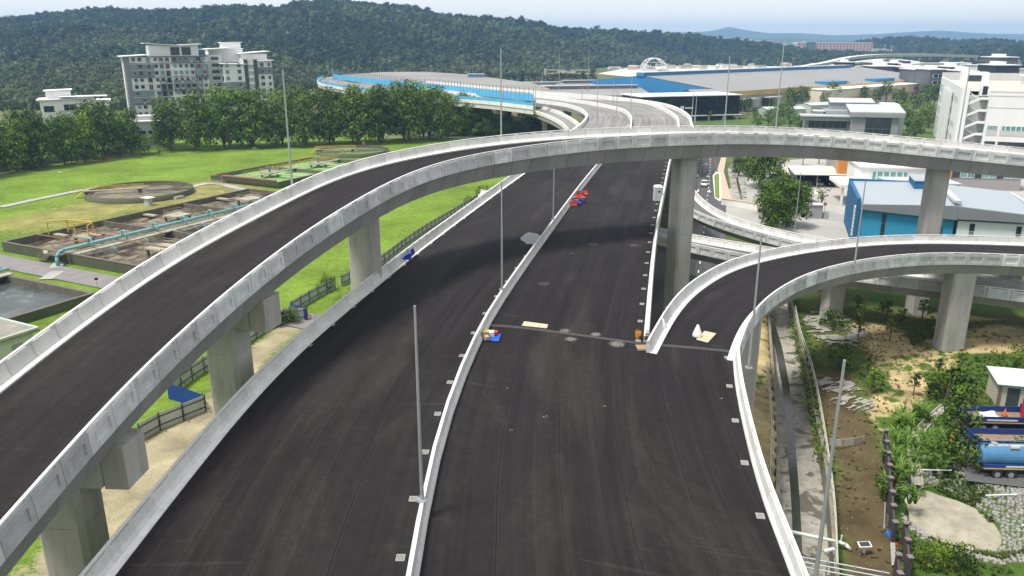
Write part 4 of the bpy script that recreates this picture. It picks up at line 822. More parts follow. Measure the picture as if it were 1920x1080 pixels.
class Wing:
    """a block of a building in its own frame: x along the front, y to the back"""
    def __init__(s, root, ox=0., oy=0., rz=0.): s.r, s.ox, s.oy, s.a = root, ox, oy, rz
    def at(s, x, y, z): return (s.ox+x*math.cos(s.a)-y*math.sin(s.a), s.oy+x*math.sin(s.a)+y*math.cos(s.a), z)
    def box(s, name, x0, x1, y0, y1, z0, z1, mat): o = MB().bx(0, x1-x0, 0, y1-y0, 0, z1-z0).obj(name, mat, s.r, loc=s.at(x0, y0, z0), rz=s.a); return o
    def mb(s, name, m, mat): return m.obj(name, mat, s.r, loc=s.at(0, 0, 0), rz=s.a)
    def win(s, me, x, y, z, w, h, face='f', name='window'):
        rz = {'f': 0, 'l': -math.pi/2, 'r': math.pi/2}[face]; return put(name, me, s.r, s.at(x, y, z), s.a+rz, (w, 1, h))
    def roof(s, x0, x1, y0, y1, z, over=.8, th=.3, tilt=0., mat=None):
        m = MB().hexa([(x0-over, y0-over, z), (x1+over, y0-over, z+tilt), (x1+over, y1+over, z+tilt), (x0-over, y1+over, z), (x0-over, y0-over, z+th), (x1+over, y0-over, z+th+tilt), (x1+over, y1+over, z+th+tilt), (x0-over, y1+over, z+th)])
        return s.mb('roof', m, mat or BWHITE)
# ---- apartment block
ap = empty('apartment_block', (-176.6, 377., 0), rad(30), 'ten storey white and grey apartment block rising behind the trees', 'building')
w1 = Wing(ap); FH = 3.05
w1.box('wall', 0, 36, 0, 15, 0, 30.5, BWHITE); w1.box('wall', 36.01, 43, 2.5, 14, 0, 31.2, BLGREY); w1.box('corner_band', -.15, 2., -.15, 8, 0, 31, BGREY)
w1.roof(-.5, 9, -.5, 14, 30.6, 1., .35, .6); w1.roof(9.5, 35.5, -.2, 14.5, 30.55, .4, .25, 0, TRIMD); w1.box('penthouse', 11, 33, 3, 12, 30.8, 35.6, BWHITE); w1.roof(11, 23, 3, 12, 36.4, 1.8, .3, -.9); w1.roof(23.1, 33, 3, 12, 35.4, 1.5, .3, .6)
for x in (20.5, 25.5): w1.box('louvre', x, x+4, 2.85, 2.99, 31.2, 34.8, DKFR)
w1.roof(34, 47, 4, 13, 33.4, 1., .3, .8)
ra = random.Random(3)
patch = [(20, 34, 27.6, 30.4), (2.1, 12, 21.4, 27.2), (30, 35.9, 20.2, 27.), (20, 33, 13.9, 20.), (14, 19.4, 15.2, 20.), (2.1, 11, 9.2, 15.2), (12, 18, 12, 15.), (16, 36, .2, 5.), (11, 16, 6., 9.)]
for (x0, x1, z0, z1) in patch: w1.box('grey_panel', x0, x1, -.30, -.01, z0, z1, BGREY)
for f in range(10):
    z = .4+f*FH
    for k, x in enumerate((3., 5.6, 9., 12.3, 14.6, 17.2, 20.6, 23.1, 25.6, 28.1, 31., 33.6)):
        tall = k in (2, 4, 5, 10); w1.win(ra.choice((WD, WD, WDD, WG)), x, -.32, z+(.3 if tall else .85), 1.5 if not tall else 1.8, 1.55 if not tall else 2.2)
        if ra.random() < .35: put('air_conditioner', AC, ap, w1.at(x+.7, -.3, z+.15))
    if f % 2: w1.box('ledge', 2., 36, -.75, -.31, z-.2, z-.05, TRIMD)
    else: w1.box('ledge', 2., 36, -.6, -.31, z-.2, z-.08, BWHITE)
    for y in (3, 6): w1.win(WD, -.16, y, z+.9, 1.2, 1.5, 'l')
    if f > 2: w1.win(WDD, 38.2, 2.48, z+.9, 3.4, 1.5, 'f', 'opening'); w1.box('floor_line', 36.02, 43, 2.42, 2.49, z-.1, z, BGREY)
w2 = Wing(ap); 
q = Matrix.Rotation(-rad(30), 3, 'Z') @ Vector((-138+176.6, 395-377, 0)); w2 = Wing(ap, q.x, q.y, rad(-3))
w2.box('wall', 0, 9.5, 0, 26, 0, 27., BWHITE); w2.box('wall', 16, 23, 2, 24, 0, 28., BWHITE); w2.box('stair_core', 9.51, 15.99, 1., 24, 0, 28.5, BLGREY)
for x in (9.6, 14.2): w2.box('stair_fin', x, x+1.7, .2, .99, 0, 29, DKFR)
w2.roof(0, 9.5, 0, 26, 27., 1.2, .3, -.3); w2.roof(16, 23, 2, 24, 28., 1.2, .3, .3); w2.box('grey_panel', -.3, 9.8, -.3, -.01, 9, 18.6, BGREY); w2.box('grey_panel', 15.8, 23.2, 1.7, 1.99, 22, 25.2, BGREY); w2.box('grey_panel', -.31, -.01, 3, 8, 19, 25, BGREY); w2.box('grey_panel', -.31, -.01, 9, 25, 9, 15, BGREY)
w2.box('penthouse', -4, 12, 16, 30, 27.3, 33.8, BWHITE); w2.box('lift_tower', 3, 12, 20, 28, 33.8, 36.6, BWHITE); w2.roof(3, 12, 20, 28, 36.6, .8, .25, .2); w2.roof(-4, 12, 16, 30, 33.8, .7, .2, 0); w2.box('wall', -8, -.02, 14, 30, 0, 29, BWHITE); w2.roof(10, 22, 6, 20, 31.5, 1.2, .3, 1.); w2.box('penthouse', 10, 22, 7, 20, 28.5, 31.5, BWHITE)
for f in range(9):
    z = .4+f*FH
    for y in (3.5, 7, 10.5, 14, 17.5, 21, 24.5): w2.win(ra.choice((WD, WDD, WG)), -.32, y, z+.8, 1.7, 1.7, 'l')
    w2.box('ledge', -.8, -.33, 1, 25.5, z-.2, z-.05, BLGREY); w2.win(WD, 6.3, -.31, z+.8, 1.6, 1.8); w2.win(WG, .8, -.31, z+.8, 1.6, 1.8); w2.box('landing', 11.4, 14.1, .5, .98, z+1.6, z+2.8, BWHITE); w2.win(WD, 17.4, 1.68, z+.8, 1.7, 1.8); w2.win(WD, 21., 1.68, z+.8, 1.2, 1.8); w2.win(WG, 23.02, 4., z+.5, 2., 2.2, 'r')
# ---- low white block in front of it and the one to the left
lb_ = empty('low_white_block', (-140.5, 291., 0), rad(25), 'low white two storey block with bluish glass below the apartments', 'building'); w = Wing(lb_)
w.box('wall', 0, 17, 0, 12, 0, 9.4, BWHITE); w.box('roof_slab', -.6, 17.6, -.6, 12.6, 9.41, 9.9, BWHITE); w.box('grey_panel', 1.5, 4.5, -.2, -.01, 6.6, 8.6, BGREY)
for x in (1.2, 4.8, 8.4, 12.): w.win(WG5, x, -.02, 1., 3.2, 3.4); w.win(WD, x, -.02, 5.2 if x > 2 else 5., 3., 1.3)
for y in (4, 8): w.win(WG, -.02, y, 2., 2.6, 4., 'l')
w.box('parapet', 5, 14, 3, 10, 9.9, 11.4, BLGREY)
tv = empty('white_villa_block', (-204., 352., 0), rad(26), 'low stepped white building with flat roofs left of the apartments', 'building'); w = Wing(tv)
w.box('wall', 0, 20, 0, 14, 0, 13., BWHITE); w.box('wall', 20.01, 27, 1, 14, 0, 12., BWHITE); w.box('penthouse', 2.5, 12, 4, 12, 13.4, 16.6, BWHITE); w.roof(2.5, 12, 4, 12, 16.6, .8, .3, .3); w.roof(0, 20, 0, 14, 13., 1.2, .35, .4); w.roof(20, 27, 1, 14, 12., .8, .3, 0); w.roof(8, 26, -1, 6, 14.2, .5, .25, 0)
for x, z, ww in ((1.2, 8., 4.), (9, 8.5, 5.), (15.5, 8.6, 3.), (22, 9, 3.)): w.win(WDD, x, -.03 if x < 20 else .97, z, ww, 2.6)
# ---- office block on the right with the outside stair
wb_ = empty('white_office_block', (143., 260., 0), rad(-23.5), 'large white six storey block with a zigzag outside staircase', 'building'); w = Wing(wb_)
w.box('wall', 0, 2.2, 0, 90, 0, 22.2, BWHITE); w.box('wall', 7.8, 62, 0, 90, 0, 22.2, BWHITE); w.box('wall', 2.21, 7.79, 4.5, 90, 0, 21., BLGREY)
w.box('roof_parapet', 0, 2.2, 0, .5, 22.2, 23.6, BWHITE); w.box('roof_parapet', -.01, .5, .51, 90, 22.2, 23.5, BWHITE); w.box('roof_parapet', 7.8, 62, 0, .5, 22.2, 22.7, BLGREY); w.box('roof_parapet', 0, 62, 89.5, 90, 22.2, 25.2, BLGREY)
w.box('roof_deck', .51, 61.5, 6., 89.4, 22.21, 22.3, M('roof_deck_cream', (.48, .47, .42), .9, .15, .2, stain=.4, stainc=(.4, .38, .33)))
w.box('roof_house', 22, 62, 24, 44, 22.31, 26., BWHITE); w.roof(22, 62, 24, 44, 26., .8, .3, 0); w.win(WG5, 27, 23.98, 23.6, 14, 1.6); w.win(WG5, 42, 23.98, 23.6, 14, 1.6); w.box('roof_house', 5, 14, 62, 72, 22.31, 26.2, BWHITE); w.win(WDD, 7, 61.98, 23., 4.5, 2.2); w.box('stair_head', 5.4, 8.2, 2.6, 7., 21., 24.6, BWHITE); w.win(WDD, 5.9, 2.58, 21.4, 1.4, 2.6, 'f', 'door')
for k in range(6):
    z0, z1 = k*3.7-.4, k*3.7+3.3
    m = MB()
    for (xa, za, xb, zb, y) in ((2.3, z0+.2, 5.6, z0+1.9, .4), (5.6, z0+1.9, 7.7, z0+1.9, .4)):
        m.hexa([(xa, y, za), (xb, y, zb), (xb, y+.2, zb), (xa, y+.2, za), (xa, y, za+.75), (xb, y, zb+.75), (xb, y+.2, zb+.75), (xa, y+.2, za+.75)])
    m.hexa([(2.4, 2.4, z1+.1), (5.4, 2.4, z0+1.8), (5.4, 2.6, z0+1.8), (2.4, 2.6, z1+.1), (2.4, 2.4, z1+.35), (5.4, 2.4, z0+2.1), (5.4, 2.6, z0+2.1), (2.4, 2.6, z1+.35)])
    w.mb('stair_flight', m, BWHITE); w.box('landing', 5.6, 7.75, .61, 4.4, z0+1.7, z0+1.9, BLGREY)
for k in range(3):
    z = .6+k*4.3
    for x, ww in ((8.5, 3.), (12.2, 8.6), (21.6, 8.6), (31., 8.6), (40.4, 8.6), (49.8, 8.6)):
        w.win(WDD if k < 2 else WG5, x, -.04, z+(1.5 if k == 2 else 0), ww, 2.3 if k < 2 else 1.4)
        if k == 2: w.box('spandrel', x, x+ww, -.12, -.01, z-.1, z+1.4, BLGREY)
w.box('floor_line', 7.8, 62, -.08, -.01, 17.6, 17.75, BLGREY); w.box('floor_line', 7.8, 62, -.08, -.01, 21.2, 21.4, BLGREY)
for f in range(5):
    z = 1.5+f*4.1
    for y in (66, 74, 82, 88): w.win(WG, -.05, y, z, 4.5, 3., 'l')
    for y in (30, 37, 44, 51, 58): w.win(WD, -.3, y, z-.4, 3.4, 3., 'l'); w.box('bay_side', -1., -.02, y+.2, y+1.2, z-1., z+3., BWHITE)
    if f % 2 == 0 or f == 1:
        for y in (12, 15.5, 19, 22.5): w.win(WD, -.04, y, z+.3, 1.6, 1.7, 'l')
# ---- grey office beyond the flyover
go_ = empty('grey_office', (121., 338., 0), rad(-14), 'grey two storey office with stepped pale roofs and dark glass front', 'building'); w = Wing(go_)
BMG = M('mid_grey_render', (.30, .31, .325), .8, .06, .2); RFP = M('pale_metal_roof', (.46, .48, .50), .5, .05, .2, spec=.4)
w.box('wall', 2, 36, 2, 20, 0, 6., BMG); w.box('wall', 10, 34, 6, 20, 6.01, 9.6, BMG); w.box('fascia', 0, 19, 0, 8, 6.02, 7.6, BMG); w.box('roof', -.6, 19.6, -.6, 8.4, 7.61, 8.1, RFP); w.box('wall', 19.01, 37, -1.5, 8, 0, 9.6, BMG); w.mb('roof', MB().hexa([(18, -2.5, 9.7), (39, -2.5, 9.7), (39, 12, 11.8), (18, 12, 11.8), (18, -2.5, 10.1), (39, -2.5, 10.1), (39, 12, 12.2), (18, 12, 12.2)]), RFP); w.box('fascia', 18, 39, -2.55, -2.5, 8., 9.7, BMG)
w.mb('roof', MB().hexa([(12, 14, 12.4), (30, 14, 12.4), (30, 24, 13.6), (12, 24, 13.6), (12, 14, 12.7), (30, 14, 12.7), (30, 24, 13.9), (12, 24, 13.9)]), RFP); w.box('wall', 12.5, 30, 14.5, 23.5, 9.6, 12.4, BMG); w.box('roof', 5, 18, 8.5, 16, 9., 9.3, RFP)
for x in (24.5, 27.8, 31.1): w.win(WDD, x, -1.52, 3.4, 3.2, 4.4); w.win(WDD, x, -1.52, .4, 3.2, 2.8)
for x in np.arange(3, 18, 2.5): w.win(WDD, x, 1.98, 3., 2.3, 2.8)
w.box('wall', 37.01, 39.5, 2, 20, 0, 9.4, BWHITE)
for y in (5, 8, 11, 14, 17): w.win(WD, 39.52, y, 5.8, 1.2, 1.3, 'r'); w.win(WD, 39.52, y, 2.4, 1.2, 1.3, 'r')
w.box('wall', 33, 39.4, 12, 24, 9.5, 12.2, BWHITE)
# ---- black glass showroom
bk = empty('black_glass_showroom', (62., 391., 0), rad(17), 'long black glass showroom with a thin pale roof edge behind the far lanes', 'building'); w = Wing(bk)
CURT = M('black_curtain_glass', (.008, .010, .014), .06, .2, .3, .1, spec=.8); PANE = MB().bx(.02, .98, -.06, 0, .02, .98).mesh('pane', CURT)
w.box('wall', 0, 54, .1, 22, 2.6, 11.8, DKFR); w.box('roof', -.8, 54.8, -.8, 22.5, 11.81, 12.2, WHITE); w.box('canopy', 24, 55, -2., .05, 2.3, 2.6, BLGREY); w.box('wall', 1, 53, 3, 20, 0, 2.59, DKFR)
for i in range(27):
    for j in range(4): put('pane', PANE, bk, w.at(i*2, .08, 2.7+j*2.27), 0, (2, 1, 2.27))
w.box('sign', 21., 23., -.2, -.06, 5.5, 7.2, WHITE); w.box('sign', 23.6, 28., -.2, -.06, 5.9, 6.6, WHITE)
for x in (28, 36, 44, 52): w.box('column', x, x+.6, -1.6, -1., 0, 2.3, BLGREY)
# ---- long blue and gold warehouse
RIB = M('ribbed_roof', (.25, .25, .25), .6, .07, .05, spec=.4); GOLD = M('gold_fascia', (.50, .36, .15), .6, .05, .2); WBLUE = M('warehouse_blue', (.035, .20, .42), .5, .05, .2); CREAM = M('cream_wall', (.68, .63, .50), .8, .05, .2); PCREAM = M('pale_cladding', (.52, .50, .45), .7, .1, .3)
wh = empty('warehouse', (118., 446., 0), rad(39), 'vast warehouse with grey ribbed roof, gold fascia and blue gable', 'building'); w = Wing(wh); L_, Dp = 254., 128.
w.box('wall', .5, L_-.5, .5, Dp-.5, 0, 9., PCREAM); w.box('fascia', -.6, L_+.6, -.9, -.6, 8.6, 11.2, GOLD); w.box('fascia', L_+.61, L_+.9, -.9, Dp, 8.6, 11.2, GOLD)
NR = 26
me = MB().hexa([(0, 0, 0), (L_/NR-.15, 0, 0), (L_/NR-.15, 1, 1), (0, 1, 1), (0, 0, .02), (L_/NR-.15, 0, .02), (L_/NR-.15, 1, 1.02), (0, 1, 1.02)]).mesh('roof_bay', RIB)
for i in range(NR): put('roof_bay', me, wh, w.at(i*L_/NR, -.59, 11.), 0, (1, Dp/2, 6.5)); put('roof_bay', me, wh, w.at((i+1)*L_/NR-.15, Dp-.3, 11.), math.pi, (1, Dp/2, 6.5))
w.mb('gable', MB().add([(-.3, -.6, 7.5), (-.3, Dp, 7.5), (-.3, Dp, 10.9), (-.3, Dp/2, 17.3), (-.3, -.6, 10.9)], [(0, 4, 3, 2, 1)]), WBLUE); w.box('ridge_vent', -1, L_*.93, Dp/2-3, Dp/2+3, 17.2, 19.2, WBLUE); w.box('ridge_cap', -1, L_*.93, Dp/2-3.6, Dp/2+3.6, 19.25, 19.5, RFP)
for x in (10, 34, 58, 210, 232): w.box('loading_door', x, x+9, .3, .48, 0, 6.4, DKFR); w.box('door_canopy', x-2, x+12, -5, .3, 6.6, 7.1, RFP)
SLT = MB().bx(-.5, .5, -.2, 0, 0, 8.5).mesh('cladding_rib', BLGREY)
for i in range(60): put('cladding_rib', SLT, wh, w.at(2+i*4.2, .48, .05), 0, (.9, 1, 1))
w.box('office_wall', 78, 196, -14, .3, 0, 9.5, CREAM); w.box('office_band', 78, 196, -14.3, -14.01, 3.4, 4.8, GOLD); w.box('office_cap', 77.6, 196.4, -14.4, .3, 9.51, 9.9, BWHITE)
for x in np.arange(84, 194, 9.): w.win(WD, x, -14.05, 1.2, 3.2, 2.)
w.box('sign', 168, 172, -14.3, -14.02, 6., 8., M('sign_red', (.5, .03, .03))); w.box('sign', 184, 190, -14.3, -14.02, 6.4, 7.6, M('sign_red', (.5, .03, .03))); w.box('blue_box', 100, 124, .5, 9, 11.3, 13.2, WBLUE); w.box('blue_box', 160, 186, .5, 8, 11.3, 13.2, WBLUE)
# ---- grey factory roofs between the far lanes and the warehouse
def shed(name, label, x, y, rz, L, D, h, rise, roofm, wallm, vents=True):
    o = empty(name, (x, y, 0), rad(rz), label, 'building'); w = Wing(o); w.box('wall', .3, L-.3, .3, D-.3, 0, h, wallm)
    w.mb('roof', MB().add([(0, 0, h), (L, 0, h), (L, D/2, h+rise), (0, D/2, h+rise), (0, D, h), (L, D, h)], [(0, 1, 2, 3), (3, 2, 5, 4)]), roofm); w.mb('gable', MB().add([(.3, .3, h), (.3, D/2, h+rise-.05), (.3, D-.3, h), (L-.3, .3, h), (L-.3, D/2, h+rise-.05), (L-.3, D-.3, h)], [(0, 1, 2), (5, 4, 3)]), wallm)
    if vents: w.box('ridge_vent', 3, L-3, D/2-1.8, D/2+1.8, h+rise-.4, h+rise+1.4, BGREY); w.box('ridge_cap', 2.5, L-2.5, D/2-2.5, D/2+2.5, h+rise+1.41, h+rise+1.7, RFP)
    return w
DRF = M('factory_roof', (.27, .265, .265), .6, .06, .06, spec=.4)
shed('factory_shed', 'grey factory shed with a long ridge vent beside the black showroom', 20, 455, 12, 62, 40, 8., 3., DRF, BLGREY); shed('factory_shed', 'grey factory shed with double ridge vents behind the far lanes', 34, 505, 12, 66, 44, 8.5, 3.2, DRF, BLGREY); shed('factory_shed', 'long pale grey factory shed with a row of wall slots', 0, 520, 10, 66, 36, 8.5, 1.5, RFP, BLGREY); shed('factory_shed', 'small grey gabled shed against the black showroom', 98, 428, 16, 22, 26, 9., 3.6, DRF, BGREY, False)
shed('store_shed', 'small pale green store with metal roof beside the black showroom', 128, 408, 12, 22, 12, 4.6, 1., RFP, M('pale_store_wall', (.45, .49, .47)), False); shed('store_shed', 'long low metal store among trees before the gold warehouse', 158, 430, 25, 26, 12, 5., 1., RFP, BLGREY, False)
# launching gantry behind
gy = empty('bridge_gantry', (*g2(1022, 158), 0), rad(-4), 'pale steel bridge-building gantry on legs above the far lanes', 'gantry'); GAN = M('gantry_paint', (.50, .49, .42), .6, .1)
MB().bx(0, 40, -.5, .5, 12, 12.8).bx(0, 40, -.5, .5, 9, 9.7).obj('chord', GAN, gy); m = MB()
for i in range(13): m.tube((i*3.1, 0, 9.4), (i*3.1+1.5, 0, 12.2), .2, 5).tube((i*3.1+1.5, 0, 12.2), (i*3.1+3.1, 0, 9.4), .2, 5)
m.obj('bracing', GAN, gy)
for x in (-1, 37): MB().bx(x, x+2, -1.5, 1.5, 0, 8.99 if x > 0 else 13.5).obj('leg', GAN, gy)
MB().bx(18, 22, -1.2, 1.2, 12.85, 14.6).obj('trolley', M('trolley_blue', (.05, .12, .25)), gy); MB().bx(11, 27, -.7, -.51, 9.9, 11.6).obj('sign_board', M('gantry_board', (.60, .56, .42)), gy)
def site_cabin(px, py, D, col, label):
    p = GD(px, py, D); o = empty('site_cabin', (p.x, D, 0), 0, label, 'cabin'); MB().bx(-7.5, 8, -3, 3, p.z-4.2, p.z-2.8).obj('platform', BLGREY, o); MB().bx(-6, 5, -2.5, 2.5, p.z-2.8, p.z+1.4).obj('cabin_body', M('cabin_'+label[:5], col, .5), o); MB().bx(-6.4, 5.4, -2.9, 2.9, p.z+1.4, p.z+1.7).obj('roof', RFP, o)
    for x in (-6.5, 0, 6.5): MB().bx(x-.5, x+.5, -1, 1, 0, p.z-4.2).obj('leg', CONCW, o)
    for x in (-4, -1, 2): put('window', WD, o, (x, -2.52, p.z-1.6), 0, (1.8, 1, 1.6))
site_cabin(894, 143, 560., (.10, .26, .45), 'blue site cabin on a raised platform beyond the blue screens')
# ---- construction yard: pale ground, arch, cranes
YARD = M('pale_site_ground', (.62, .58, .48), .95, .12, .03)
def sheet(name, pix, mat, z): c = [G(p[0], p[1], 0) for p in pix]; return tag(MB().add([(p.x, p.y, z) for p in c], [tuple(range(len(c)))]).obj(name, mat), kind='structure')
sheet('site_yard', [(1120, 138), (1180, 127), (1320, 122), (1490, 121), (1640, 119), (1700, 124), (1640, 128), (1500, 133), (1330, 138), (1180, 144)], YARD, .05)
def raised(pix, z, top, sidem, name):
    c = [G(p[0], p[1], z) for p in pix]; k = (sum(p.x for p in c)/len(c), sum(p.y for p in c)/len(c)); n = len(c); lo = [(k[0]+(p.x-k[0])*1.12, k[1]+(p.y-k[1])*1.08, -.1) for p in c]
    return tag(MB().add([tuple(p) for p in c]+lo, [tuple(range(n))], 0).add([tuple(p) for p in c]+lo, [(i, n+i, n+(i+1) % n, (i+1) % n) for i in range(n)], 1).obj(name, [top, sidem]), kind='structure')
raised([(600, 152), (612, 145), (650, 139.5), (720, 135), (800, 134.5), (870, 139), (940, 148), (1000, 156), (1030, 166), (1000, 170), (940, 164), (850, 156), (740, 149.5), (680, 150)], ZD-.2, M('tarred_yard', (.24, .235, .225), .95, .25, .02), M('earth_bank', (.42, .36, .25), .95, .2, .05), 'embankment')
ar = empty('arched_frame', (*g2(1225, 132), 0), rad(8), 'white twin arched steel frame standing in the pale yard', 'arch'); RD = 15.5
for y in (-9, 9): m = MB(); m.path([(RD*math.cos(a), y, 15.5*math.sin(a)) for a in np.linspace(0, math.pi, 25)], .4, 6); m.obj('arch_rib', WHITE, ar)
m = MB()
for a in np.linspace(.15, math.pi-.15, 14): m.tube((RD*math.cos(a), -9, 15.5*math.sin(a)), (RD*math.cos(a), 9, 15.5*math.sin(a)), .3, 5)
for a in np.linspace(.15, 2.7, 7): m.tube((RD*math.cos(a), -9, 15.5*math.sin(a)), (RD*math.cos(a+.42), 9, 15.5*math.sin(a+.42)), .25, 5)
for z in (5, 10.5): x = RD*math.sqrt(1-(z/15.5)**2); m.tube((-x, -9, z), (x, -9, z), .22, 5)
m.obj('bracing', WHITE, ar); MB().bx(-20, 20, -11, 11, 0, 1.5).obj('base', BLGREY, ar)
CRW, CRR, CRY = M('crane_white', (.7, .7, .68)), M('crane_red', (.42, .05, .04)), M('crane_yellow', (.55, .33, .05))
def crane(px, py, tx_, ty_, mat, label, s=1.):
    b = G(px, py); t = GD(tx_, ty_, b.y); o = empty('crawler_crane', b, 0, label, 'crane'); v = t-b
    m = MB(); r_ = .55*s; c = [Vector((0, 0, 2.5)), Vector((v.x, 0, v.z))]; d = (c[1]-c[0]).normalized(); e = d.cross(Vector((0, 1, 0))).normalized()
    for a, b_ in ((1, 1), (1, -1), (-1, 1), (-1, -1)): m.tube(c[0]+e*r_*a+Vector((0, r_*b_, 0)), c[1]+e*.15*a+Vector((0, .15*b_, 0)), .16*s, 5)
    n = 10
    for i in range(n): p, q = c[0].lerp(c[1], i/n), c[0].lerp(c[1], (i+1)/n); m.tube(p+e*r_, q-e*r_, .1*s, 4).tube(p-e*r_, q+e*r_, .1*s, 4)
    m.obj('boom', mat, o); MB().bx(-2.5, 2.5, -1.6, 1.6, 1.2, 3.4).obj('cab', mat, o); MB().bx(-3, 3, -2.2, -1.2, 0, 1.2).obj('track', BLACKR, o); MB().bx(-3, 3, 1.2, 2.2, 0, 1.2).obj('track', BLACKR, o)
crane(1138, 121, 1153, 96, CRW, 'white lattice boom crane leaning right beside the pale yard'); crane(1322, 117, 1328, 102, CRR, 'red lattice boom crane in the far yard'); crane(1396, 116, 1388, 92, CRW, 'white crane boom leaning left over the far yard'); crane(1428, 118, 1445, 98, CRW, 'white crane boom leaning right over the far yard'); 
p = G(812, 147); xc = empty('excavator', (p.x, p.y, 0), .3, 'small orange excavator parked on the far tarred yard', 'excavator'); MB().bx(-2, 2, -1.3, 1.3, 1., 2.8).obj('body', CRY, xc); MB().bx(-2.4, 2.4, -1.5, -.7, 0, 1).obj('track', BLACKR, xc); MB().bx(-2.4, 2.4, .7, 1.5, 0, 1).obj('track', BLACKR, xc); MB().tube((-1.5, 0, 2.6), (-5, 0, 5.5), .45, 6).tube((-5, 0, 5.5), (-8.5, 0, 5.), .35, 6).obj('boom', CRY, xc)
rr = random.Random(44)
for i in range(46):
    x_ = rr.uniform(1150, 1640); y_ = rr.uniform(121, 132); p = G(x_, y_); hgt = rr.uniform(1.5, 5)
    o = empty('site_stack', (p.x, p.y, 0), rr.uniform(0, 3), 'low pale stack of precast pieces lying in the construction yard', 'stack', 'stacks in the construction yard'); L = rr.uniform(8, 26); MB().bx(-L/2, L/2, -3, 3, 0, hgt).obj('stack_body', M('precast_%d' % (i % 3), ((.62, .61, .58), (.45, .43, .40), (.36, .30, .26))[i % 3]), o); MB().bx(-L/2+1, L/2-1, -2, 2, hgt, hgt+1.2).obj('top_layer', M('precast_%d' % ((i+1) % 3), ((.62, .61, .58), (.45, .43, .40), (.36, .30, .26))[(i+1) % 3]), o)
# ---- far curved flyover
ff = empty('distant_flyover', (0, 0, 0), 0, 'distant pale flyover curving up beyond the dark offices', 'bridge')
DW = rs([GD(1500, 124, 980), GD(1545, 117, 990), GD(1590, 107, 1005), GD(1640, 102, 1020), GD(1700, 101, 1040), GD(1760, 101, 1050), GD(1830, 103.5, 1060)], 8., 10); s_ = side(DW)
MB().sweep([[tuple(DW[i]-s_[i]*6), tuple(DW[i]+s_[i]*6), tuple(DW[i]+s_[i]*4+(0, 0, -3.2)), tuple(DW[i]-s_[i]*4+(0, 0, -3.2))] for i in range(len(DW))]).obj('deck', CONCW, ff)
for i in range(3, len(DW), 5): pier(ff, DW[i][0], DW[i][1], 0, DW[i][2]-3.2, 3., 2.4, 0, 6., 1.5) if DW[i][2] > 7 else None
DW2 = rs([GD(1560, 122, 960), GD(1620, 114, 985), GD(1660, 110, 1000), GD(1690, 112, 990), GD(1720, 116, 960)], 8., 6); s_ = side(DW2)
MB().sweep([[tuple(DW2[i]-s_[i]*5), tuple(DW2[i]+s_[i]*5), tuple(DW2[i]+s_[i]*4+(0, 0, -2.2)), tuple(DW2[i]-s_[i]*4+(0, 0, -2.2))] for i in range(len(DW2))]).obj('lower_deck', CONCW, ff)
# ---- pink mall and far town blocks
PINK = M('pink_render', (.62, .38, .36), .8, .08, .02)
def far_block(px0, px1, ytop, D, mat, label, name='town_block', zr=3, cols=None, cat='building', group=None, depth=30.):
    a, b = GD(px0, ytop, D), GD(px1, ytop, D); o = empty(name, (a.x, D, 0), 0, label, cat, group); w = Wing(o); L = b.x-a.x; H = max(4., a.z)
    w.box('wall', 0, L, 0, depth, 0, H, mat); w.box('roof', -.6, L+.6, -.6, depth+.6, H+.01, H+.6, BWHITE); n = max(1, int(L/7)); ns = max(1, int(H/4.5))
    for i in range(n):
        for j in range(ns): w.win(WD, (i+.18)*L/n, -.05, 1.5+j*4.3, L/n*.62, 2.2)
    return w
far_block(1458, 1496, 83, 1750., BWHITE, 'distant white block beside the pink building'); far_block(1495, 1512, 80, 1760., PINK, 'narrow distant pink block'); far_block(1511, 1530, 79, 1765., M('dark_green_net', (.05, .12, .11)), 'distant dark green wrapped block between pink ones'); far_block(1530, 1637, 80, 1770., PINK, 'long distant pink building with many windows')
for i, (a, b, y, D) in enumerate(((1440, 1470, 84, 2600), (1380, 1410, 74, 3000), (1420, 1450, 76, 2900), (1800, 1835, 83, 1900), (1850, 1880, 80, 2400), (1660, 1690, 84, 2700), (1745, 1785, 73, 3100))): far_block(a, b, y, D, (BWHITE, BLGREY, PINK)[i % 3], 'tiny pale building in the distant wooded town', group='tiny far town buildings', depth=40.)
rt = random.Random(12)
for i in range(26):
    x_ = rt.uniform(1390, 1900); D_ = rt.uniform(1900, 3600); L_b = rt.uniform(14, 34)
    far_block(x_, x_+L_b, 540-F*math.tan(PITCH-math.atan((HC-rt.uniform(9, 20))/D_)), D_, (BWHITE, BLGREY, PINK, BWHITE)[i % 4], 'tiny pale building in the distant wooded town', group='tiny far town buildings', depth=40.)
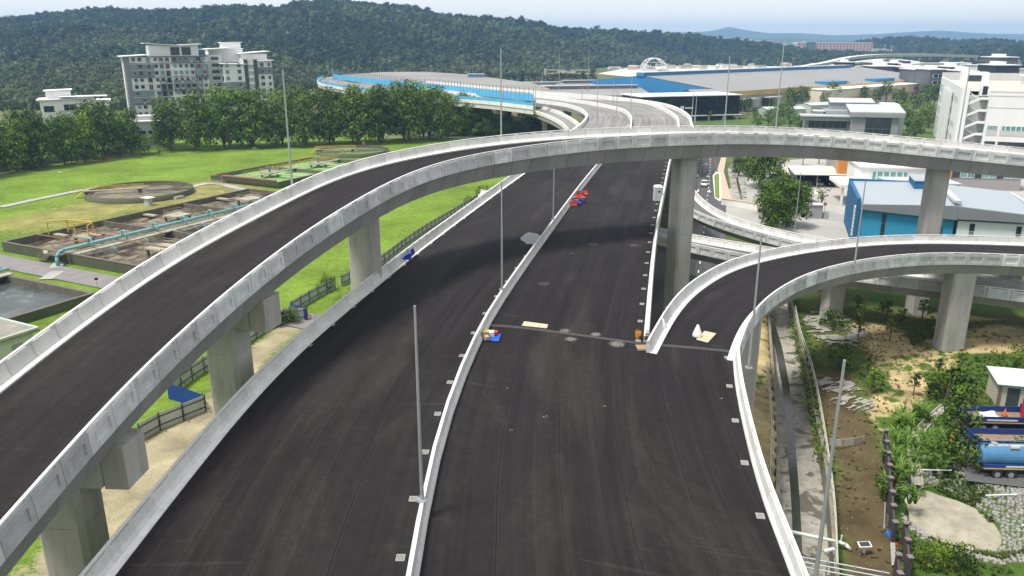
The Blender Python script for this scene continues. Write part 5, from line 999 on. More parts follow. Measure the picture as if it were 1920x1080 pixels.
# ---- dark modern offices
NAVY = M('navy_cladding', (.025, .03, .045), .6, .06, .1); MIDN = M('slate_cladding', (.12, .125, .135), .7, .06, .1)
for i, (a, b, y, D, mt) in enumerate(((1582, 1603, 117, 760, NAVY), (1640, 1676, 118, 700, MIDN), (1679, 1696, 119, 680, NAVY), (1696, 1724, 121, 670, BWHITE), (1700, 1725, 127, 640, NAVY), (1716, 1752, 131, 560, MIDN), (1745, 1778, 131, 540, MIDN), (1724, 1800, 119, 700, BWHITE), (1782, 1812, 126, 600, NAVY), (1806, 1834, 134, 520, MIDN), (1834, 1870, 123, 600, BWHITE), (1868, 1913, 123, 560, NAVY), (1870, 1910, 108, 640, MIDN), (1912, 1960, 130, 560, BWHITE), (1815, 1850, 119, 720, BWHITE), (1640, 1690, 125, 660, MIDN))):
    w = far_block(a, b, y, float(D), mt, {NAVY: 'navy clad', MIDN: 'slate grey', BWHITE: 'white'}[mt]+' modern office with flat roof in the cluster beyond the warehouse', 'modern_office', group={NAVY: 'navy', MIDN: 'slate', BWHITE: 'white'}[mt]+' offices beyond the warehouse', depth=22.)
    H = GD(a, y, D).z; L = GD(b, y, D).x-GD(a, y, D).x; w.box('roof_fin', L*.2, L*.55, 4, 14, H+.6, H+2.6, BWHITE if mt is not BWHITE else NAVY)
# ================================================================ street level right of centre
YARDC = M('yard_concrete', (.36, .355, .335), .95, .12, .15, stain=.35, stainc=(.36, .35, .32)); PAVE = M('pink_paving', (.52, .40, .31), .9, .1, .4); LINE = M('road_paint', (.78, .78, .76), .7, .1, 1.)
sheet('yard', [(1330, 430), (1345, 372), (1400, 330), (1480, 300), (1620, 290), (1900, 300), (2050, 330), (2050, 470), (1560, 470), (1450, 455)], YARDC, .02)
sheet('park_lawn', [(1290, 300), (1300, 230), (1500, 215), (1760, 215), (1800, 255), (1700, 290), (1480, 296)], M('park_grass', (.075, .125, .03), .95, .3, .1), .03)
STC = rs(crv([(1262, 640), (1285, 540), (1301, 460), (1309, 400), (1318, 345), (1321, 318), (1323, 290), (1322, 262)], .05), 3., 10, 20, 60); s_ = side(STC); tag(strip('street', STC-s_*6.2, STC+s_*6.2, ASPHS, None, 2), kind='structure')
for off in (-2.2, 1.6):
    for i in range(2, len(STC)-2, 2): a, b = STC[i]+s_[i]*off, STC[i+1]+s_[i+1]*off; c = a+(b-a)*.55; strip('lane_dash', np.array([a-s_[i]*.1, c-s_[i]*.1]), np.array([a+s_[i]*.1, c+s_[i]*.1]), LINE, None, 1, lift=.012)['kind'] = 'structure'
ARW = MB().add([(-.12, -1.6, 0), (.12, -1.6, 0), (.12, .6, 0), (-.12, .6, 0), (-.5, .6, 0), (.5, .6, 0), (0, 1.8, 0)], [(0, 1, 2, 3), (4, 5, 6)]).mesh('lane_arrow', LINE)
for (px, py) in ((1308, 329), (1327, 330), (1309, 357), (1330, 358), (1286, 431), (1312, 431)): p = G(px, py, .07); i = int(np.argmin(abs(STC[:, 1]-p.y))); t_ = tang(STC)[i]; o = put('lane_arrow', ARW, None, p, math.atan2(t_[1], t_[0])+math.pi/2, (1.2, 1.2, 1)); o['kind'] = 'structure'
def kerbed(pix, mat, z, name): c = [G(p[0], p[1]) for p in pix]; return tag(MB().prism([(p.x, p.y) for p in c], -.05, z).obj(name, mat), kind='structure')
kerbed([(1349, 378), (1340, 372), (1336, 330), (1343, 322), (1352, 326), (1353, 376)], M('verge_kerb', (.62, .62, .6)), .15, 'verge'); kerbed([(1347, 374), (1341, 370), (1339, 331), (1344, 326), (1348, 328), (1349, 372)], M('verge_grass', (.16, .23, .04), .95, .25, 1.), .2, 'verge'); kerbed([(1354, 378), (1349, 330), (1345, 318), (1352, 296), (1362, 296), (1357, 322), (1372, 376)], PAVE, .14, 'pavement')
kerbed([(1375, 374), (1364, 318), (1372, 306), (1398, 306), (1400, 374)], CANC, .06, 'drain_bed'); kerbed([(1388, 374), (1377, 320), (1380, 320), (1393, 374)], WATER, .08, 'drain_water')
pw = empty('white_parapet_wall', (0, 0, 0), 0, 'low white wall with orange coping beside the bushy trees', 'wall'); q = rs(crv([(1352, 384), (1390, 389), (1425, 396)], 0.), 3.); me = MB().bx(-.5, .5, -.15, .15, 0, 1.5).mesh('wall_panel', BWHITE); row('wall_panel', me, q, side(q), pw, 3., .05); MB().sweep(bar(q, side(q), 0, 1.5, .5, .12)).obj('coping', M('orange_coping', (.60, .42, .24)), pw)
# trees
TD = tree_proto('round_tree', 11., 5., 91, LEAFD, .08, 22, 40., .55); TS = tree_proto('street_tree', 6., 1.9, 95, LEAFL, .38, 7, 34., .45)
for (px, py, s, l) in ((1425, 352, 1.25, 'broad spreading tree shading the drain beside the yard'), (1455, 385, .85, 'bushy tree between the drain and the yard'), (1475, 425, 1., 'dense dark bushy tree behind the slip ramp parapet'), (1498, 400, .7, 'light green bushy tree beside the yard lamp post'), (1440, 402, .75, 'low bushy tree at the end of the white wall'), (1450, 438, .8, 'dark bushy tree pressed against the slip ramp'), (1385, 330, .55, 'small leafy tree over the drain')): plant(TD, G(px, py), s, px, l)
plant(TS, G(1538, 400), 1.15, 1., 'slim young street tree standing alone at the yard gate')
for i, (px, py, s) in enumerate(((1470, 318, .9), (1505, 310, 1.), (1535, 308, 1.1), (1563, 312, 1.), (1600, 340, .6))): plant(TS, G(px, py), s, i, 'young light green tree in the row before the carport', group='young trees before the carport')
TP = tree_proto('park_tree', 10., 3.8, 101, LEAFD, .3, 14, 20., .7); TP2 = tree_proto('park_tree', 9., 4., 103, LEAFL, .15, 14, 20., .7)
for i, (px, py, s) in enumerate(((1347, 222, .9), (1368, 220, 1.), (1385, 218, 1.05), (1402, 214, .95), (1330, 226, .5), (1430, 205, .7), (1450, 208, .75), (1415, 222, .6))): plant(TP, G(px, py), s, i*1.7, 'dark green tree in the line before the black glass showroom', group='trees before the black showroom')
for i, (px, py, s) in enumerate(((1480, 205, 1.25), (1503, 208, 1.35), (1560, 198, 1.4), (1580, 190, 1.2), (1545, 205, 1.), (1620, 195, 1.1), (1640, 198, 1.), (1660, 192, 1.3), (1690, 212, 1.2), (1710, 218, 1.1), (1730, 214, 1.2), (1750, 205, 1.4), (1735, 195, 1.2), (1680, 198, 1.), (1770, 185, 1.1), (1600, 185, 1.1), (1240, 172, 1.6), (1460, 190, .9))): plant(TP, G(px, py), s*1.1, i*2.1, 'dark tree among the buildings before the gold warehouse', group='trees around the warehouse')
for i, (px, py, s) in enumerate(((1440, 236, .8), (1460, 232, 1.), (1480, 240, .9), (1500, 245, .8), (1475, 222, 1.), (1700, 246, 1.), (1722, 250, 1.1), (1740, 240, 1.), (1690, 232, .9), (1715, 262, .9), (1420, 240, .7), (1455, 248, .6), (1735, 225, .8))): plant(TP2, G(px, py), s*1.15, i*2.3, 'light green bushy tree in the park beside the grey office', group='light trees around the grey office')
# red and white stall roof, parked coach
o = empty('red_stall', (*g2(1712, 172), 0), rad(30), 'red and white striped stall roof among the trees by the warehouse', 'stall'); MB().bx(0, 26, 0, 8, 0, 4).obj('wall', M('stall_red', (.5, .03, .05)), o)
for k in range(6): MB().bx(8+k*3, 9.6+k*3, -.3, -.05, 1.5, 3.9).obj('stripe', BWHITE, o)
MB().bx(-.5, 26.5, -1, 8.5, 4.01, 4.4).obj('roof', M('stall_red', (.5, .03, .05)), o)
# ---- blue hall beside the flyover pier
BHB = M('hall_blue', (.035, .27, .48), .7, .06, .3); BHD = M('hall_blue_shaded', (.02, .12, .26), .7, .06, .3); RGR = M('hall_roof', (.33, .37, .41), .5, .04, .15, spec=.4, streak=(6, .3, 1)); FSC = M('hall_fascia', (.20, .215, .24), .6, .05, .3)  # BHD: the hall blue darkened, the side wall's shade put into its colour
bh = empty('blue_hall', (66.6, 150., 0), rad(-18), 'bright blue hall with pale grey roof behind the exit ramp', 'building'); w = Wing(bh)
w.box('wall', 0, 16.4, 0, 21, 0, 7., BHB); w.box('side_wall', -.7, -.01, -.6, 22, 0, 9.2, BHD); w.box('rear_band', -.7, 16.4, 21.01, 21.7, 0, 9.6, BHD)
w.mb('roof', MB().hexa([(-.01, -.6, 8.0), (16.6, -.6, 8.7), (16.6, 21, 9.5), (-.01, 21, 8.9), (-.01, -.6, 8.2), (16.6, -.6, 8.9), (16.6, 21, 9.7), (-.01, 21, 9.1)]), RGR); w.mb('fascia', MB().hexa([(0, -.75, 7.2), (16.6, -.75, 6.2), (16.6, -.61, 6.2), (0, -.61, 7.2), (0, -.75, 8.15), (16.6, -.75, 8.85), (16.6, -.61, 8.85), (0, -.61, 8.15)]), FSC)
w.box('gutter', 15.8, 17., -.6, 21, 9.3, 9.8, RFP); w.box('roof_box', 11., 15.6, 14, 22, 8.7, 10.8, BHD); w.box('roof', 10.8, 15.8, 13.8, 22.2, 10.81, 11., RGR); w.box('flue', 13, 13.3, 16, 16.3, 11., 12.2, WHITE)
for z in (1., 2.9, 4.8): w.win(WDD, 4.1, -.04, z-.1, .62, 1.75); 
for z in (1.6, 3.2, 4.7): w.win(WDD, 12., -.04, z, .8, 1.3)
w.win(WDD, 13.8, -.04, 2.9, .8, 1.9); w.box('pipe', 13.1, 13.2, -.2, -.05, 0, 7.4, STEEL); w.box('pipe', 11.1, 11.2, -.2, -.05, 0, 4., BHD)
for k in range(8): w.box('letter', -.95, -.71, .4, 1.2, 7.-k*.75, 7.55-k*.75, WHITE)
wh2 = empty('white_hall', (82.8, 144.7, 0), rad(-18), 'white hall with pale sloping roof beside the blue hall', 'building'); w = Wing(wh2)
w.box('wall', 0, 12.4, 0, 20, 0, 6., M('bluish_white_render', (.66, .72, .76), .8, .05, .2)); w.mb('roof', MB().hexa([(-.4, -.6, 8.6), (12.9, -.6, 7.6), (12.9, 20, 8.4), (-.4, 20, 9.4), (-.4, -.6, 8.8), (12.9, -.6, 7.8), (12.9, 20, 8.6), (-.4, 20, 9.6)]), RGR); w.mb('fascia', MB().hexa([(-.4, -.75, 6.4), (12.9, -.75, 6.5), (12.9, -.61, 6.5), (-.4, -.61, 6.4), (-.4, -.75, 8.7), (12.9, -.75, 7.7), (12.9, -.61, 7.7), (-.4, -.61, 8.7)]), FSC); w.box('edge_trim', 12.5, 13.1, -.6, 20, 7.5, 8.6, RFP)
for x in (2., 9.6): 
    for z in (1.2, 2.8, 4.2): w.win(WDD if z != 2.8 else WG, x, -.04, z, .8, 1.4)
for x in (4.2, 5.4, 7.2, 13.6): w.box('vent_pipe', x, x+.12, -.3, -.1, 0, 3.4, DKFR)
for x in (3.2, 5.8, 6.5): put('air_conditioner', AC, wh2, w.at(x, -.05, 1.2))
# ---- clinic with green glass and orange column
cl_ = empty('glass_clinic', (88., 214., 0), rad(-9), 'grey and green glass building with an orange column and red sign', 'building'); w = Wing(cl_); ORG = M('orange_render', (.62, .27, .06), .7, .05, .3); TAUPE = M('taupe_render', (.33, .31, .31), .8, .05)
w.box('wall', 0, 46, 1, 16, 0, 10., TAUPE); w.box('column', -.6, 4., -1.2, 1., 0, 11, ORG); w.box('sign', 4.2, 20, -.5, -.2, 9.2, 11.8, M('sign_red', (.5, .03, .03))); w.box('sign_lettering', 8., 16., -.56, -.51, 9.8, 10.2, WHITE); w.mb('sign_emblem', MB().lathe([(.55, 0), (1., 0), (1., .08), (.55, .08)], 24), WHITE).matrix_local = Matrix.Translation(w.at(6., -.52, 10.5)) @ Matrix.Rotation(math.pi/2, 4, 'X')
for i in range(9):
    for z in (3.2, 6.): w.win(WG if (i*7+int(z)) % 3 else WDD, 5+i*1.75, .95, z, 1.7, 2.7)
for x in (23, 25): 
    for z in (3.2, 6.): w.win(WDD, x, .95, z, 1.9, 2.7)
w.box('column', 27.2, 28.4, .2, .99, 0, 10.4, ORG)
for i, x in enumerate(np.arange(29, 45, 1.8)):
    for z in (3.2, 6.): w.win(WG if i % 3 else WDD, x, .95, z, 1.75, 2.7)
pt = empty('white_portico', (80.5, 190., 0), rad(-9), 'white entrance block with green glass and a projecting canopy', 'building'); w = Wing(pt)
w.box('wall', 4, 20, 4, 18, 0, 8.4, BWHITE); w.box('canopy', -2, 14, -2, 10, 4.4, 5.2, BWHITE); w.win(WG5, 6, 3.95, 5.4, 9., 2.2); w.box('roof_rim', 3.6, 20.4, 3.6, 18.4, 8.41, 8.8, BWHITE)
for x in (-1.4, 12.8): w.box('column', x, x+.5, -1.4, -.9, 0, 4.4, BWHITE)
w.win(WDD, 6, 3.95, .2, 3., 3.4, 'f', 'door'); w.box('orange_panel', 10, 11.6, 3.8, 3.99, 0, 4.3, ORG); w.win(WG, 13, 3.95, .2, 1.6, 3.6)
dk = empty('dark_louvre_roof', (81., 172.5, 0), rad(-4), 'dark louvred plant roof behind the blue hall', 'building'); w = Wing(dk); w.box('wall', 2, 16, 0, 8, 0, 8., BWHITE); w.box('roof', 1.6, 16.4, -.4, 8.4, 8.01, 8.3, RFP); w.mb('louvre', MB().hexa([(2, -.9, 6.2), (16, -.9, 6.2), (16, -.1, 6.2), (2, -.1, 6.2), (2, -.5, 8.), (16, -.5, 8.), (16, -.1, 8.), (2, -.1, 8.)]), NAVY)
for k in range(13): w.box('louvre_clip', 2.6+k, 2.8+k, -1., -.75, 6.5, 6.7, WHITE)
# carport with cars
cp = empty('carport', (76.5, 214., 0), rad(-6), 'long open carport with pale roof sheltering parked cars', 'carport'); w = Wing(cp)
w.mb('roof', MB().hexa([(-.5, -1, 3.4), (17., -1, 3.4), (17., 9, 4.3), (-.5, 9, 4.3), (-.5, -1, 3.6), (17., -1, 3.6), (17., 9, 4.5), (-.5, 9, 4.5)]), M('asbestos_roof', (.55, .54, .49), .9, .1, .3)); w.box('rear_wall', -.3, 16.8, 8., 8.3, 0, 4., DKFR); w.box('side_wall', -.3, -.05, 0, 8, 0, 3.6, DKFR)
for x in (0, 5.5, 11., 16.5): w.box('post', x, x+.14, -.6, -.46, 0, 3.4, STEEL)
CARW, CARB, CARG, TYRE = M('car_white', (.72, .72, .71), .25, .02, spec=.6), M('car_black', (.02, .02, .025), .25, .02, spec=.6), M('car_silver', (.42, .43, .44), .3, .02, spec=.6), BLACKR
def car(p, rz, paint, label, truck=False):
    o = empty('car', p, rz, label, 'car'); m = MB()
    prof = [(-2.15, .35), (-2.2, .75), (-1.3, .92), (2.05, .95), (2.2, .8), (2.2, .35)]; n = len(prof)
    m.sweep([[(x, y, z) for x, z in prof] for y in (-.85, .85)]); m.obj('body', paint, o)
    cab = [(-1.05, .93), (-.45, 1.42), (.95, 1.45), (1.7, .96)]; m = MB(); m.add([(x, -.78, z) for x, z in cab]+[(x, .78, z) for x, z in cab][:], [(0, 1, 2, 3), (7, 6, 5, 4), (0, 4, 5, 1), (2, 6, 7, 3)]); m.obj('window_band', GLASS, o); MB().hexa([(-.42, -.74, 1.42), (.92, -.74, 1.45), (.92, .74, 1.45), (-.42, .74, 1.42), (-.35, -.66, 1.48), (.85, -.66, 1.5), (.85, .66, 1.5), (-.35, .66, 1.48)]).obj('roof', paint, o)
    for x in (-1.35, 1.35):
        for y in (-.86, .66): MB().tube((x, y, .32), (x, y+.2, .32), .32, 14).obj('wheel', TYRE, o)
    for y in (-.6, .6): MB().box((-2.2, y, .72), (.06, .35, .14)).obj('headlight', WHITE, o); MB().box((2.2, y, .76), (.06, .3, .14)).obj('tail_light', M('tail_red', (.4, .02, .02)), o)
    return o
p = G(1320, 349); i = int(np.argmin(abs(STC[:, 1]-p.y))); t_ = tang(STC)[i]; car(p+Vector((0, 0, .06)), math.atan2(t_[1], t_[0]), CARW, 'white car with black rear driving along the street beside the verge')
for k, (x, c, l) in enumerate(((2.6, CARB, 'dark car parked in the first carport bay'), (7., CARG, 'silver car parked in the middle carport bay'), (10., CARB, 'black car parked in the middle carport bay'), (14., CARW, 'white car parked in the last carport bay'))): q = Matrix.Rotation(rad(-6), 3, 'Z') @ Vector((x, 3.4, 0)); car(Vector((76.5+q.x, 214+q.y, .03)), math.pi/2+rad(-6), c, l)
def tent(px, py, label, s=1.):
    o = empty('tent', G(px, py), .2, label, 'tent'); MB().add([(-3*s, -3*s, 2.4), (3*s, -3*s, 2.4), (3*s, 3*s, 2.4), (-3*s, 3*s, 2.4), (0, 0, 4.)], [(0, 1, 4), (1, 2, 4), (2, 3, 4), (3, 0, 4)]).obj('canopy', M('tent_cream', (.72, .69, .56)), o)
    for a, b in ((-1, -1), (1, -1), (1, 1), (-1, 1)): MB().tube((a*2.9*s, b*2.9*s, 0), (a*2.9*s, b*2.9*s, 2.4), .06, 6).obj('leg', STEEL, o)
tent(1470, 340, 'cream pointed tent between the trees and the carport', 1.3); tent(1505, 378, 'pale yellow canopy tent beside the dense tree', .9)
wb2 = empty('guard_cabin', G(1524, 408), rad(-6), 'grey box cabin beside the yard gate', 'cabin'); MB().bx(-1.6, 1.6, -1.2, 1.2, 0, 3.).obj('body', M('cabin_grey', (.36, .36, .35)), wb2); MB().bx(-1.8, 1.8, -1.4, 1.4, 3.01, 3.15).obj('roof', BLGREY, wb2)
for nm, a, b, lab in (('dwarf_wall', (1500, 405), (1516, 407), 'low grey wall left of the grey box cabin'), ('dwarf_wall', (1533, 408), (1552, 411), 'low grey wall right of the grey box cabin')):
    o = empty(nm, (0, 0, 0), 0, lab, 'wall'); q = rs(crv([a, b], 0.), 2.); me = MB().bx(-.5, .5, -.12, .12, 0, 1.3).mesh('wall_panel', BMG); row('wall_panel', me, q, side(q), o, 2., .04)
gt = empty('sliding_gate', (0, 0, 0), 0, 'thin grey sliding gate across the yard entrance', 'gate'); a, b = G(1553, 411), G(1598, 416); m = MB()
for k in range(13): p = a.lerp(b, k/12); m.tube(p, p+Vector((0, 0, 1.5)), .04, 5)
m.tube(a+Vector((0, 0, 1.5)), b+Vector((0, 0, 1.5)), .06, 6).tube(a+Vector((0, 0, .2)), b+Vector((0, 0, .2)), .06, 6).obj('bars', STEEL, gt)
st = empty('stop_sign', G(1545, 401), 0, 'round red road sign on a thin post at the yard gate', 'sign'); MB().tube((0, 0, 0), (0, 0, 2.2), .05, 6).obj('post', STEEL, st); d = MB().tube((0, -.06, 2.3), (0, -.02, 2.3), .42, 16).obj('disc', M('sign_red', (.5, .03, .03)), st); MB().box((0, -.075, 2.3), (.5, .02, .14)).obj('bar', WHITE, d)
for i, (px, py) in enumerate(((1538, 409), (1547, 410))):
    o = empty('traffic_cone', G(px, py), 0, 'orange traffic cone before the low grey wall', 'cone', 'cones at the yard gate'); MB().tube((0, 0, .05), (0, 0, .9), .22, 10, .05).obj('cone', M('cone_orange', (.7, .14, .03)), o); MB().box((0, 0, .03), (.5, .5, .05)).obj('foot', BLACKR, o)
small_lamp(G(1310, 375), 9., 2.8, 'tall grey street lamp standing beside the white car')
# ================================================================ things on the carriageways
GRT = MB(); GRT.bx(-.27, .27, -.28, -.23, 0, .05, 0).bx(-.27, .27, .23, .28, 0, .05, 0).bx(-.27, -.22, -.23, .23, 0, .05, 0).bx(.22, .27, -.23, .23, 0, .05, 0); GRT.bx(-.22, .22, -.23, .23, 0, .012, 1)
for k in range(5): GRT.bx(-.19+k*.085, -.155+k*.085, -.23, .23, .0125, .04, 0)
GRT = GRT.mesh('drain_grate', [M('grate_white', (.36, .36, .35), .7, .1), M('grate_grey', (.16, .17, .17), .7)])
def grates(c, off, step, y0=-20, y1=240, ph=0.):
    q = rs(c, step); s_ = side(q); t_ = tang(q)
    for i in range(len(q)):
        p = q[i]+s_[i]*off
        if y0 < p[1] < y1: put('drain_grate', GRT, via, (p[0], p[1], ZD+.006), math.atan2(t_[i][1], t_[i][0])+math.pi/2, (.8, .9, 1))
grates(MD, -.72, 5.2, 20, 90); grates(RB, -.42, 5., 60, 175); grates(R1, -.42, 5.6, 20, 62); grates(LB, .42, 5., 60, 170)
def at(px, py, z=ZD+.004): return G(px, py, z)
# puddle
c = at(1003, 447); rr = random.Random(2); pts = [(c.x+(1.7 if math.cos(a) < 0 else 1.0)*math.cos(a)*rr.uniform(.85, 1.1)-.2, c.y+3.2*math.sin(a)*rr.uniform(.85, 1.1), ZD+.006) for a in np.linspace(0, 6.28, 25)[:-1]]
lim = [MDl[int(np.argmin(abs(MDl[:, 1]-p[1])))][0]-.1 for p in pts]; pts = [(min(p[0], l), p[1], p[2]) for p, l in zip(pts, lim)]
tag(MB().add(pts, [tuple(range(24))]).obj('puddle', M('rain_puddle', (.03, .032, .035), .22, .1, .5, spec=.5)), 'shallow grey puddle lying beside the median barrier', 'puddle', kind='structure')
# portable toilet
pt_ = empty('portable_toilet', at(1233, 377), rad(8), 'grey portable toilet cabin standing by the right-hand barrier', 'toilet'); TG = M('toilet_plastic', (.42, .44, .46), .5, .05); MB().bx(-.6, .6, -.6, .6, .1, 2.2).obj('body', TG, pt_); MB().prism([(-.64, -.64), (.64, -.64), (.64, .64), (-.64, .64)], 2.201, 2.5, k=.72).obj('roof', M('toilet_roof', (.62, .63, .64)), pt_); d = MB().bx(-.42, .42, -.65, -.605, .16, 2.1).obj('door', M('toilet_door', (.5, .52, .54)), pt_); MB().bx(-.16, .16, -.68, -.655, 1.45, 1.75).obj('emblem', DARK, d); MB().bx(-.66, .66, -.66, .66, 0, .1).obj('skid', DKFR, pt_)
# jumble of plastic barriers
OR, BL = M('barrier_orange', (.48, .08, .035), .6, .2, 3.), M('barrier_blue', (.02, .05, .30), .6, .2, 3.)
def plastic_barrier(p, rz, rx, mat, label):
    o = empty('plastic_barrier', p, rz, label, 'barrier', 'plastic barriers piled by the median'); o.rotation_euler = (rx, 0, rz); o.scale = (.7, .7, .7); pr = [(-.26, 0), (-.24, .25), (-.1, .4), (-.07, .9), (.07, .9), (.1, .4), (.24, .25), (.26, 0)]
    MB().sweep([[(-.75, y, z) for y, z in pr], [(.75, y, z) for y, z in pr]]).obj('body', mat, o); MB().bx(-.3, .3, -.08, .08, .89, .98).obj('filler_cap', mat, o); MB().bx(.75, .85, -.05, .05, .2, .8).obj('coupling', mat, o)
for i, (px, py, rz, rx, c, dz) in enumerate(((1075, 386, .3, 0, OR, 0), (1082, 384, 1.2, 1.5, BL, .3), (1079, 379, .1, 0, BL, .0), (1084, 376, 2., .0, OR, 0), (1090, 374, .8, 1.5, OR, .3), (1087, 368, .2, 0, OR, 0), (1093, 366, 1.6, .0, BL, 0), (1089, 363, .5, 1.4, BL, .3), (1097, 365, 2.6, 0, OR, 0), (1082, 372, 1., .2, OR, .6), (1090, 380, 2.4, 1.5, BL, .3), (1076, 380, 1.9, 1.4, OR, .3))): plastic_barrier(at(px, py)+Vector((0, 0, dz)), rz, rx, c, ('orange' if c is OR else 'blue')+' plastic road barrier thrown on the pile by the median')
# blue groundsheet with goods
def cloth(name, pts, mat, label, cat, seed=1, n=10, amp=.12, z0=ZD+.02):
    """a crumpled sheet over a four-cornered plan"""
    a, b, c, d = [Vector(p) for p in pts]; m = MB()
    def f(u, v): p = a.lerp(b, u).lerp(d.lerp(c, u), v); h = float(noise2(np.array([u*4]), np.array([v*4]), 1., seed)[0]); return (p.x+(h-.5)*.15, p.y+(h-.5)*.1, p.z+h*amp+.01)
    for i in range(n+1):
        for j in range(n+1): m.v.append(f(i/n, j/n))
    for i in range(n):
        for j in range(n): q = i*(n+1)+j; m.f.append((q, q+n+1, q+n+2, q+1)); m.m.append(0)
    o = m.obj(name, mat, smooth=True); md = o.modifiers.new('thick', 'SOLIDIFY'); md.thickness = .01; return tag(o, label, cat)
TARP = M('tarp_blue', (.02, .09, .50), .45, .1, 3.); cloth('groundsheet', [at(905, 639), at(936, 642), at(939, 628), at(912, 624)], TARP, 'crumpled blue groundsheet laid beside the median barrier', 'tarpaulin', 3, 12, .2)
for i, (px, py, s, col, l) in enumerate(((910, 634, .55, (.38, .27, .15), 'brown carton on the blue groundsheet'), (916, 629, .4, (.62, .68, .06), 'yellow-green bag on the blue groundsheet'), (921, 632, .45, (.62, .62, .58), 'white box on the blue groundsheet'), (929, 630, .35, (.45, .05, .05), 'small red tin on the blue groundsheet'), (913, 639, .35, (.40, .32, .22), 'flattened brown carton at the edge of the blue groundsheet'), (907, 629, .5, (.33, .25, .16), 'stacked brown carton against the median barrier'))):
    o = empty('carton', at(px, py)+Vector((0, 0, .12)), i*.9, l, 'box'); m_ = M('goods_%d' % i, col); MB().bx(-s/2, s/2, -s/2, s/2, 0, s*.8).obj('body', m_, o); MB().hexa([(-s/2, -s/2, s*.8), (s/2, -s/2, s*.8), (s/2, -.02, s*.8), (-s/2, -.02, s*.8), (-s/2, -s*.55, s*.95), (s/2, -s*.55, s*.95), (s/2, -s*.5, s*.97), (-s/2, -s*.5, s*.97)]).obj('flap', m_, o)
# plywood
PLY = M('plywood', (.50, .44, .31), .8, .18, 3., stain=.4, stainc=(.3, .25, .17))
def ply(pix, label):
    c = [at(*p) for p in pix]; m = MB(); m.hexa([(p.x, p.y, ZD+.012) for p in c]+[(p.x, p.y, ZD+.045) for p in c]); return tag(m.obj('plywood_sheet', PLY), label, 'plywood')
ply([(978, 611), (1025, 616), (1028, 609), (983, 603)], 'weathered plywood sheet lying beyond the expansion joint'); ply([(1305, 637), (1327, 643), (1343, 626), (1321, 621)], 'square plywood sheet on the exit ramp beside a white sack')
# sacks
def sack(px, py, h, label, stick=False):
    o = empty('sack', at(px, py), .4, label, 'sack'); MB().lathe([(.02, 0), (.40, .02), (.41, .22), (.33, .5), (.20, h*.7), (.13, h*.88), (.03, h)], 12).obj('bag', M('white_sack', (.74, .74, .72), .6, .1, 4.), o, True)
    if stick: MB().tube((.1, .1, .3), (.5, .3, 1.9), .03, 6).obj('stick', M('timber', (.32, .22, .13)), o)
sack(1307, 632, 1.15, 'tall white sack beside the square plywood sheet'); sack(1241, 616, 1.0, 'white sack with a stick leaning on the ramp parapet', True)
# pallet, bucket, hose at the gore
pl = empty('pallet', at(1206, 653), rad(2), 'brown timber pallet lying before the gore of the barriers', 'pallet'); TB = M('timber_pale', (.36, .28, .19), .85, .2, 4.)
for k in range(6): MB().bx(-.55+k*.19, -.42+k*.19, -.5, .5, .1, .13).obj('slat', TB, pl)
for y in (-.46, 0, .42): MB().bx(-.55, .53, y-.05, y+.05, 0, .099).obj('bearer', TB, pl)
bk_ = empty('bucket', at(1196, 633), 0, 'orange bucket standing on scraps at the gore', 'bucket'); MB().lathe([(.01, 0), (.2, 0), (.26, .5), (.24, .5), (.19, .03)], 14).obj('body', M('bucket_orange', (.7, .26, .02), .5), bk_); MB().path([(.26*math.cos(a), 0, .5+.2*math.sin(a)) for a in np.linspace(0, math.pi, 9)], .012, 5).obj('handle', STEEL, bk_)
o = empty('rubber_hose', at(1209, 640, ZD+.3), 0, 'black rubber hose coiled between the barrier ends', 'hose'); MB().path([(.45*math.cos(a)*(1+.1*math.sin(3*a)), .3*math.sin(a), .1+.03*a) for a in np.linspace(0, 14, 50)], .05, 6).obj('coil', BLACKR, o, True)
# white rubble spills
def spill(px, py, r, label, col=(.24, .235, .225), n=70, z=ZD, s=.09, seed=0, ell=.5):
    rr = random.Random(seed+px); c = at(px, py, z+.004); m = MB()
    for _ in range(n): a, q = rr.uniform(0, 6.28), r*math.sqrt(rr.random())*rr.uniform(.5, 1.1); k = s*rr.uniform(.4, 1.4); m.box((c.x+q*math.cos(a), c.y+q*ell*2*math.sin(a), c.z+k*.3), (k*1.4, k, k*.6), rr.uniform(0, 3), taper=.7)
    return tag(m.obj('rubble', M('rubble_%d' % int(col[0]*100), col, .9, .2)), label, 'rubble', kind='stuff')
for i, (px, py, r, n) in enumerate(((1059, 620, .5, 50), (1070, 636, .55, 70), (1117, 627, .5, 60), (1157, 645, .75, 120), (1228, 637, .6, 60), (845, 590+350, .0, 1), (1112, 458, .9, 30), (1190, 460, .8, 30), (1020, 532, .8, 26))):
    if r: spill(px, py, r, ('small patch of white mortar crumbs on the dark asphalt near the joint', 'thin scatter of white crumbs on the carriageway beyond the joint')[i > 4], n=n*5, s=.03 if i < 5 else .025, seed=i)
for i, (px, py) in enumerate(((951, 728), (1133, 762), (1352, 747), (446, 787), (1072, 475), (958, 807), (1023, 782), (655, 580))): spill(px, py, .18, 'tiny white scrap lying on the dark asphalt', n=6, s=.045, seed=i)
# blue tarpaulin over the left barrier
c1 = at(757, 488, 14.1); cloth('tarpaulin', [at(754, 489, 14.08), at(770, 489, 14.08), at(776, 473, 14.85), at(758, 482, 14.75)], TARP, 'blue tarpaulin draped down the left-hand barrier', 'tarpaulin', 7, 10, .15); cloth('tarpaulin', [at(770, 484, 14.1), at(779, 476, 14.1), at(775, 465, 15.12), at(770, 470, 15.1)], M('tarp_navy', (.02, .04, .26), .5), 'dark blue cloth hung over the top of the left-hand barrier', 'tarpaulin', 8, 8, .1)
